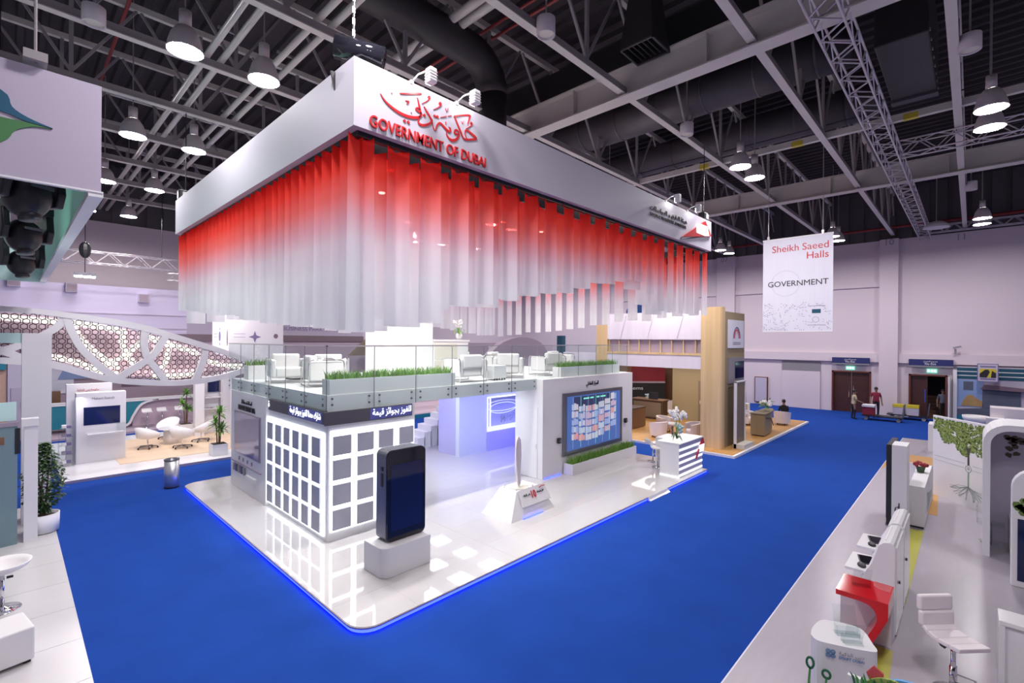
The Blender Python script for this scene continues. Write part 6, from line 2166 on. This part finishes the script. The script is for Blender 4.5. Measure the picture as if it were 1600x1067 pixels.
person('person with black hair in dark clothes seated in the tub chair', J, Rr, E_, (28.75, 7.30, .105), math.radians(120), 1.0, 'trousers',
       dict(c=(0, .035, 1.235), zone=lambda c: 0 if c.z > 1.06 else (3 if c.z < .09 else 1)))

# ================================================================== RIGHT FOREGROUND STAND
gs = thing('grey_stand_floor', 'pale grey vinyl stand floor along the right side of the blue aisle', 'platform', (0, 0, 0))
B(2, 29.2, -9, 2.33, 0, .05).build('vinyl', M['greygl'], gs)
B(2, 29.2, 2.33, 2.35, 0, .048).build('pale_edge', M['bluew'], gs)
MB().prism([(15.0, 1.08), (15.0, .80), (10.6, .795), (10.6, .805)], 'z', .05, .054).build('lime_wedge', M['lime'], gs)
MB().prism([(8.85, 1.03), (8.85, .80), (7.4, .74), (7.4, 1.0)], 'z', .05, .054).build('lime_wedge', M['lime'], gs)
MB().prism([(7.4, 1.0), (7.4, .74), (6.2, .70), (6.2, 1.15)], 'z', .05, .055).build('coral_patch', M['coral'], gs)
MB().prism([(16.6, .62), (16.6, 1.15), (24.9, 1.85), (24.9, .9)], 'z', .05, .054).build('amber_strip', M['orangefl'], gs)
MB().prism([(21.4, 2.33), (22.9, 2.33), (22.9, 2.1)], 'z', .05, .054).build('amber_strip', M['orangefl'], gs)
Z0 = .05

t = thing('white_tower', 'tall slim white tower beside the dark screen totem', 'tower', (14.45, 1.08, Z0))
B(0, .62, 0, .28, 0, 2.05).build('body', M['whitem'], t)
B(-.01, 0, .13, .15, .55, .70).build('cable_gland', M['black'], t)
MB().tube([(-.02, .14, .62), (-.08, .2, .6), (-.10, .22, .35), (-.05, .14, .05)], .012, 6).build('cable', M['black'], t)
t = thing('dark_totem', 'slim black screen totem on the aisle side of the white tower', 'totem', (14.75, 1.37, Z0))
B(0, 1.2, 0, .12, .06, 2.0).build('casing', M['black'], t, bevel=.01)
B(.05, 1.15, .12, .13, .2, 1.95).build('screen', M['screen'], t)
B(.1, 1.1, -.02, .14, 0, .06).build('foot', M['gunmetal'], t)

t = thing('flower_counter', 'long low white counter carrying a small red flower pot', 'counter', (15.15, .80, Z0))
B(0, 2.95, 0, .30, .05, 1.0).build('body', M['whitem'], t)
B(.03, 2.9, .02, .28, 0, .05).build('plinth', M['black'], t)
B(2.9, 2.95, -.02, .5, 0, 1.0).build('end_panel', M['whitem'], t)
for k in range(9):
    MB().ribbon([(.9 + .2 * k + .05 * math.sin(k), .2), (.95 + .2 * k, .45), (.85 + .22 * k, .7 - .04 * k)], .012, 'y', -.006, 0).build('printed_branch', M['printgrey'], t)
t = thing('red_flower_pot', 'small pot of dark red flowers on the white counter', 'flowers', (16.9, .98, Z0 + 1.0))
MB().lathe([(.07, 0), (.10, .14), (.08, .14), (0, .1)], 12).build('pot', M['leaf'], t)
mb = MB()
rnd = random.Random(5)
for k in range(16):
    mb.ball((rnd.uniform(-.13, .13), rnd.uniform(-.13, .13), .19 + rnd.random() * .05), .05, n=6, m=4)
mb.build('blossoms', M['redpetal'], t)


def kiosk(lab, x0, x1):
    t = thing('computer_kiosk', lab, 'kiosk', (x0, 0, Z0), 0, 'white computer kiosks')
    L = x1 - x0
    prof = [(.82, 0), (.82, 1.36), (.84, 1.40), (.88, 1.42), (.96, 1.40), (1.02, 1.34), (1.10, 1.05), (1.24, .78), (1.10, .70), (1.05, 0)]
    MB().prism(prof, 'x', 0, L).build('body', M['whitem'], t)
    B(.02, L - .02, .80, .82, .05, 1.36).build('rear_panel', M['whitegl'], t)
    B(.15, L - .1, .94, .96, 1.405, 1.412).build('ridge_light', M['petal'], t)
    B(.03, L - .22, 1.06, 1.46, .84, .88).build('shelf', M['white'], t)
    MB().cyl((.3, .80, .75), (.3, .78, .75), .025, 10).build('cable_port', M['black'], t)
    return t


kiosk('nearer white computer kiosk with slanted back by the red desk', 9.25, 10.25)
kiosk('farther white computer kiosk with slanted back by the red desk', 10.35, 11.35)
for k, x in enumerate((9.62, 10.72)):
    n_ = ('nearer', 'farther')[k]
    t = thing('keyboard', f'small black keyboard on the {n_} kiosk shelf', 'keyboard', (x - .02, 1.19, Z0 + .88), math.radians(14), 'kiosk keyboards')
    B(-.02, .34, -.09, .11, 0, .018).build('case', M['black'], t, bevel=.004)
    for i in range(6):
        B(.0 + i * .053, .045 + i * .053, -.075, .095, .018, .023).build('key_row', M['blackgl'], t)
    t = thing('computer_mouse', f'black oval mouse beside the keyboard on the {n_} kiosk shelf', 'mouse', (x - .15, 1.26, Z0 + .88), .3, 'kiosk mice')
    MB().ball((0, 0, .012), .10, .06, .035, 14, 8).build('shell', M['black'], t, smooth=True)
    MB().cyl((-.02, 0, .04), (.02, 0, .046), .012, 8).build('scroll_wheel', M['gunmetal'], t)

t = thing('red_desk', 'glossy red desk with a slanted curved leg', 'desk', (8.25, 0, Z0))
prof = [(1.40, .84), (1.40, .91), (.80, .91), (.80, .70)] + smooth_pts([(.80, .70), (.95, .35), (1.14, .0)], 3)[1:] + [(1.20, .0)] + smooth_pts([(1.20, .0), (1.02, .40), (.93, .62), (.95, .76), (1.05, .83), (1.2, .84)], 4)[1:]
MB().prism(prof, 'x', 0, .65).build('shell', M['red'], t)
B(.66, .95, .83, 1.45, 0, .66).build('white_back_box', M['whitem'], t)
MB().prism([(.655, .82), (.40, .82), (.42, .95), (.5, 1.02), (.655, 1.03)], 'z', .91, .913).build('pink_disc_inlay', M['coral'], t)


def leaflet_holder(lab, loc, rz, s=1.0):
    t = thing('leaflet_holder', lab, 'holder', loc, rz, 'clear acrylic leaflet holders')
    MB().obox((0, .05, .14 * s), (.11 * s, 0, 0), (0, .04 * s, .14 * s), (0, -.004, .002)).build('back_plate', M['clear'], t)
    MB().obox((0, -.03, .05 * s), (.11 * s, 0, 0), (0, .015 * s, .05 * s), (0, -.004, .002)).build('front_lip', M['clear'], t)
    B(-.11 * s, .11 * s, -.05 * s, .07 * s, 0, .006).build('foot_plate', M['clear'], t)
    for q in (-.11, .11):
        B(q * s - .003, q * s + .003, -.04 * s, .03 * s, 0, .1 * s).build('side_plate', M['clear'], t)
    return t


leaflet_holder('clear acrylic leaflet holder on the red desk', (8.62, 1.15, Z0 + .913), PI / 2 + .4)
h2 = leaflet_holder('clear acrylic leaflet holder standing on the rounded white counter', (6.86, 1.05, Z0 + 1.003), -1.0, 1.1)
leaflet_holder('second clear acrylic leaflet holder lying on the rounded white counter', (6.72, .98, Z0 + 1.003), 2.2, .9)

sd = thing('rounded_counter', 'white rounded triangular counter lettered with a blue emblem', 'counter', (0, 0, 0))
OUT = [(6.58, 1.36), (6.75, 1.38), (6.98, 1.35), (7.07, 1.27), (7.14, 1.05), (7.10, .92), (6.86, .80), (6.76, .75), (6.70, .77), (6.62, .92), (6.54, 1.12), (6.50, 1.28)]
osm = [p for p in smooth_pts(OUT + [OUT[0]], 3)][:-1]
MB().prism(osm, 'z', Z0, 1.05).build('body', M['whitem'], sd)
fx = Vector((6.68 - 6.52, .78 - 1.20, 0)).normalized()
fn = Vector((fx.y, -fx.x, 0))
fo = Vector((6.505, 1.22, .0)) + fn * .012
mb = MB()
emo = fo + fx * .07 + Z_ * .945
for a in range(4):
    for q in (0, 1):
        c = emo + fx * (.024 * (1 if a in (0, 1) else -1)) + Z_ * (.024 * (1 if a in (0, 2) else -1))
        r = .023 - q * .011
        pts = [c + fx * r * math.cos(b * PI / 6) + Z_ * r * math.sin(b * PI / 6) for b in range(12)]
        for b in range(12):
            p, q2 = pts[b], pts[(b + 1) % 12]
            mb.bar(p, q2, .005, .003, up=fn)
mb.build('blue_emblem', M['bluesign'], sd)
text('grey_blue_arabic_words', arabic('دبي الذكية'), M['greysign'], sd, tuple(fo + fx * .15 + Z_ * .955), fx, Z_, .035, .24, depth=.002)
text('grey_blue_words', 'SMART DUBAI', M['bluesign'], sd, tuple(fo + fx * .15 + Z_ * .905), fx, Z_, .028, .24, depth=.002)
gw = thing('leaf_cutouts', 'green leaf shaped cutouts on stalks at the foot of the rounded counter', 'decoration', (6.42, 1.36, Z0))
for k, (y, z, r) in enumerate(((-.03, .76, .05), (-.19, .70, .055))):
    pts = [(y + r * .7 * math.cos(a), z + r * (1.2 if k == 0 else .8) * math.sin(a)) for a in [2 * PI * i / 16 for i in range(17)]]
    MB().ribbon(pts, .022, 'x', -.02, .0).build('leaf_outline', M['cutgreen2'], gw)
    MB().ribbon([(y, z - r), (y + .01, z - .2), (y + .03, .0)], .02, 'x', -.02, 0).build('stalk', M['cutgreen'], gw)

cs = thing('meadow_cutout', 'tall scenery cutout topped with green grass blades and a blue pond', 'decoration', (6.05, 0, Z0))
MB().prism([(.92, 0), (.92, 1.0), (.25, 1.0), (.25, 0)], 'x', .0, .05).build('white_base', M['whitem'], cs)
MB().prism(smooth_pts([(.66, 1.0), (.55, 1.12), (.40, 1.16), (.15, 1.15), (-.1, 1.10)], 4) + [(-.1, .9), (.66, .9)], 'x', -.004, .03).build('blue_pond', M['cutblue'], cs)
MB().prism(smooth_pts([(.78, 1.0), (.66, 1.10), (.52, 1.13), (.42, 1.08), (.3, 1.0)], 4) + [(.3, .9), (.78, .9)], 'x', -.03, -.005).build('lime_mound', M['printgreen2'], cs)
MB().prism([(.62, 1.0), (.62, 1.14), (.70, 1.19), (.76, 1.10), (.72, 1.0)], 'x', -.002, .02).build('coral_hill', M['coral'], cs)
rnd = random.Random(8)
for k in range(26):
    y = .84 - k * .022 + rnd.uniform(-.01, .01)
    b0 = .99
    h = rnd.uniform(.07, .16) if k > 3 else .07
    ln = rnd.uniform(-.01, .06)
    MB().prism([(y - .009, b0 - .1), (y + .009, b0 - .1), (y + .008 + ln * .6, b0 + h * .55), (y + ln, b0 + h), (y - .010 + ln * .5, b0 + h * .5)], 'x', -.045 - .004 * (k % 3), -.031 - .004 * (k % 3)).build('grass_blade', M['cutgreen' if k % 3 else 'cutgreen2'], cs)
MB().prism([(.195, 1.10), (.21, 1.18), (.205, 1.24), (.19, 1.28), (.175, 1.24), (.17, 1.18), (.185, 1.10)], 'x', -.04, -.03).build('single_leaf', M['cutgreen2'], cs)
B(-.035, -.03, .187, .193, .95, 1.12).build('leaf_stalk', M['cutgreen2'], cs)


# ---- quilted bar stool
qs = thing('quilted_bar_stool', 'white quilted low back bar stool on a chrome column', 'stool', (8.33, .15, Z0), math.radians(-158 + 90 + 25))
H = .74
mb = MB()
prof = [(-.28, .0, .205), (-.15, -.015, .215), (.0, -.03, .215), (.14, -.015, .215), (.22, .03, .21)]
for a, b in zip(prof, prof[1:]):
    mb2 = MB()
    mb._add([(-a[2], a[0], H + a[1]), (a[2], a[0], H + a[1]), (b[2], b[0], H + b[1]), (-b[2], b[0], H + b[1]),
             (-a[2], a[0] + .01, H + a[1] - .06), (a[2], a[0] + .01, H + a[1] - .06), (b[2], b[0] + .02, H + b[1] - .06), (-b[2], b[0] + .02, H + b[1] - .06)],
            [(0, 1, 2, 3), (7, 6, 5, 4), (0, 4, 5, 1), (1, 5, 6, 2), (2, 6, 7, 3), (3, 7, 4, 0)])
mb.build('seat_pad', M['leatherp'], qs, bevel=.014, segs=3)
for k, (z0, z1, y) in enumerate(((.0, .19, .20), (.188, .385, .225))):
    B(-.23, .23, y, y + .075, H + z0, H + z1).build('back_cushion', M['leatherp'], qs, bevel=.028, segs=4)
MB().cyl((0, 0, .02), (0, 0, H - .08), .028, 14).build('column', M['chrome'], qs, smooth=True)
MB().cyl((0, 0, .02), (0, 0, .35), .04, 14).build('outer_column', M['chrome'], qs, smooth=True)
MB().lathe([(.21, 0), (.205, .015), (.08, .035), (.04, .06)], 26).build('base', M['chrome'], qs, smooth=True)
MB().tube([(.03, -.02, .25), (.14, -.16, .25), (.0, -.23, .25), (-.14, -.16, .25), (-.03, -.02, .25)], .012, 6).build('footrest', M['chrome'], qs)
MB().obox((-.12, .02, H - .115), (.025, 0, .02), (0, .03, 0), (-.02, 0, .03)).build('lever_grip', M['black'], qs)

# ---- white desk at the lower right
t = thing('corner_desk', 'white panel sided desk at the lower right corner', 'desk', (8.92, -.27, Z0))
B(0, .40, -2.2, 0, .80, .86).build('worktop', M['whitegl'], t, bevel=.008)
B(0, .40, -.06, 0, 0, .80).build('side_panel', M['whitem'], t)
B(.03, .06, -2.2, -.06, .04, .80).build('front_panel', M['white'], t)
B(.08, .36, -2.2, -.06, 0, .04).build('plinth', M['black'], t)

# ---- tree graphic wall
tg = thing('tree_wall', 'white wall panel printed with a big tree and its line drawn roots', 'wall panel', (18.95, .80, Z0))
tdir = Vector((17.5 - 18.95, -.45 - .80, 0))
tg.rotation_euler.z = math.atan2(tdir.y, tdir.x)
TL = tdir.length + .35
# local x runs along the wall, the printed face looks to local +y or -y, whichever faces the aisle
B(0, TL, -.03, .03, 0, 2.30).build('board', M['whitem'], tg)
B(0, TL, -.035, .035, 2.30, 2.34).build('top_edge', M['white'], tg)
sgn = -1
rnd = random.Random(21)
blobs = []
while len(blobs) < 900:
    u, zz = rnd.uniform(.03, TL - .03), rnd.uniform(1.36, 2.27)
    low = 1.40 + .55 * min(1, abs(u - TL * .52) / (TL * .55)) ** 1.3 + .10 * math.sin(u * 11)
    if zz > low:
        blobs.append((u, zz, rnd.uniform(.018, .05)))
for nm, mm, yy in (('printed_foliage', 'printgreen', .031), ('printed_leaves', 'printgreen2', .033)):
    mb = MB()
    for (u, zz, r) in blobs:
        if mm == 'printgreen2':
            u, zz, r = u + rnd.uniform(-.05, .05), min(2.24, zz + rnd.uniform(-.03, .06)), r * .55
        q = []
        for i in range(9):
            a = 2 * PI * i / 9
            rr = r * rnd.uniform(.75, 1.25)
            q.append((min(TL - .01, max(.01, u + rr * math.cos(a))), min(2.29, zz + rr * math.sin(a))))
        mb.prism(q, 'y', sgn * yy, sgn * (yy + .001))
    o = mb.build(nm, M[mm], tg)
    o['kind'] = 'stuff'
um = TL * .52
MB().prism([(um - .03, 1.15), (um + .03, 1.15), (um + .025, 1.45), (um + .08, 1.65), (um, 1.6), (um - .09, 1.68), (um - .03, 1.45)], 'y', sgn * .03, sgn * .035).build('printed_trunk', M['printdark'], tg)
MB().ribbon([(um + .09 * math.cos(2 * PI * i / 18), 1.05 + .09 * math.sin(2 * PI * i / 18)) for i in range(19)], .016, 'y', sgn * .031, sgn * .036).build('round_icon', M['printgrey'], tg)
for dz in (-.02, .02):
    MB().ribbon([(um - .04, 1.05 + dz), (um, 1.065 + dz), (um + .04, 1.05 + dz)], .012, 'y', sgn * .031, sgn * .036).build('icon_wave', M['printdark'], tg)
for z in (1.17, 1.05):
    B(.05, um - .12, *sorted((sgn * .031, sgn * .034)), z, z + .008).build('text_line', M['printgrey'], tg)
    B(um + .12, TL - .35, *sorted((sgn * .031, sgn * .034)), z - .02, z - .012).build('text_line', M['printgrey'], tg)
for k in range(3):
    B(um - .02 + k * .018, um - .014 + k * .018, *sorted((sgn * .031, sgn * .034)), .55, .95).build('root_stem', M['cutgreen'], tg)
mb = MB()
for k in range(26):
    a = -PI * .06 - PI * .88 * k / 25
    x0, z0 = um, .56
    pts = [(x0, z0)]
    L = .16
    for j in range(4):
        a += rnd.uniform(-.45, .45)
        x0 = min(TL - .05, max(.05, x0 + L * math.cos(a)))
        z0 = min(.8, max(.04, z0 + .6 * L * math.sin(a)))
        pts.append((x0, z0))
    mb.ribbon(pts, .009, 'y', sgn * .031, sgn * .035)
mb.build('printed_roots', M['printgrey'], tg)['kind'] = 'stuff'

# ---- white rounded portal
po2 = thing('white_portal', 'white portal frame with rounded corner at the right edge', 'portal', (14.2, 0, Z0))
outer = [(-.18, 0), (-.18, 2.38)] + arc2(-.58, 2.38, .40, 0, PI / 2)[1:] + [(-4.5, 2.78), (-4.5, 2.66)] + [(-.60, 2.66)] + arc2(-.60, 2.35, .31, PI / 2, 0)[1:] + [(-.29, 0)]
MB().prism(outer, 'x', 0, 1.3).build('frame', M['whitem'], po2)
B(1.26, 1.3, -4.5, -.29, 0, 2.66).build('lilac_back', M['lilacwall'], po2)
mb = MB()
for k in range(34):
    y, z = -.55 - rnd.random() * 1.2, 2.45 - rnd.random() * .5 * (1 + .3 * rnd.random())
    q = [(y + rnd.uniform(.04, .1) * math.cos(a), z + rnd.uniform(.03, .08) * math.sin(a)) for a in [2 * PI * i / 7 for i in range(7)]]
    mb.prism(q, 'x', 1.25, 1.26)
mb.build('printed_dark_foliage', M['printdark'], po2)['kind'] = 'stuff'
t = thing('white_cube_seat', 'white cube seat inside the rounded portal', 'seat', (14.6, -.95, Z0))
B(0, .7, -.6, .35, 0, .72).build('body', M['whitem'], t, bevel=.01)
t = thing('screen_totem', 'white round topped totem with printed tree and black screen at the right edge', 'totem', (12.8, -.54, Z0))
tot = [(0, .0)] + [(0, 1.75)] + arc2(-.38, 1.80, .38, 0, PI / 2)[0:] + [(-1.4, 2.18), (-1.4, 0)]
MB().prism(tot, 'x', 0, .22).build('body', M['whitem'], t, bevel=.01, segs=1)
B(-.015, 0, -1.4, -.08, .12, 1.25).build('screen', M['screen'], t)
mb = MB()
for k in range(40):
    y, z = -.06 - rnd.random() * 1.2, 1.36 + rnd.random() * .26
    q = [(min(-.01, y + .08 * math.cos(a)), z + .06 * math.sin(a)) for a in [2 * PI * i / 7 for i in range(7)]]
    mb.prism(q, 'x', -.006, -.001)
mb.build('printed_foliage', M['printgreen'], t)['kind'] = 'stuff'
t = thing('far_white_block', 'far white block at the end of the grey stand floor', 'block', (26.3, .6, Z0))
B(0, 1.0, 0, .70, 0, 1.12).build('body', M['whitem'], t)
t = thing('clear_chair', 'clear acrylic chair on a chrome foot behind the portal leg', 'chair', (15.25, -.32, Z0))
MB().lathe([(.2, 0), (.03, .03), (.025, .42)], 16).build('foot', M['chrome'], t)
B(-.22, .22, -.22, .22, .42, .45).box(-.22, .22, .2, .23, .45, .8).build('seat', M['clear'], t)
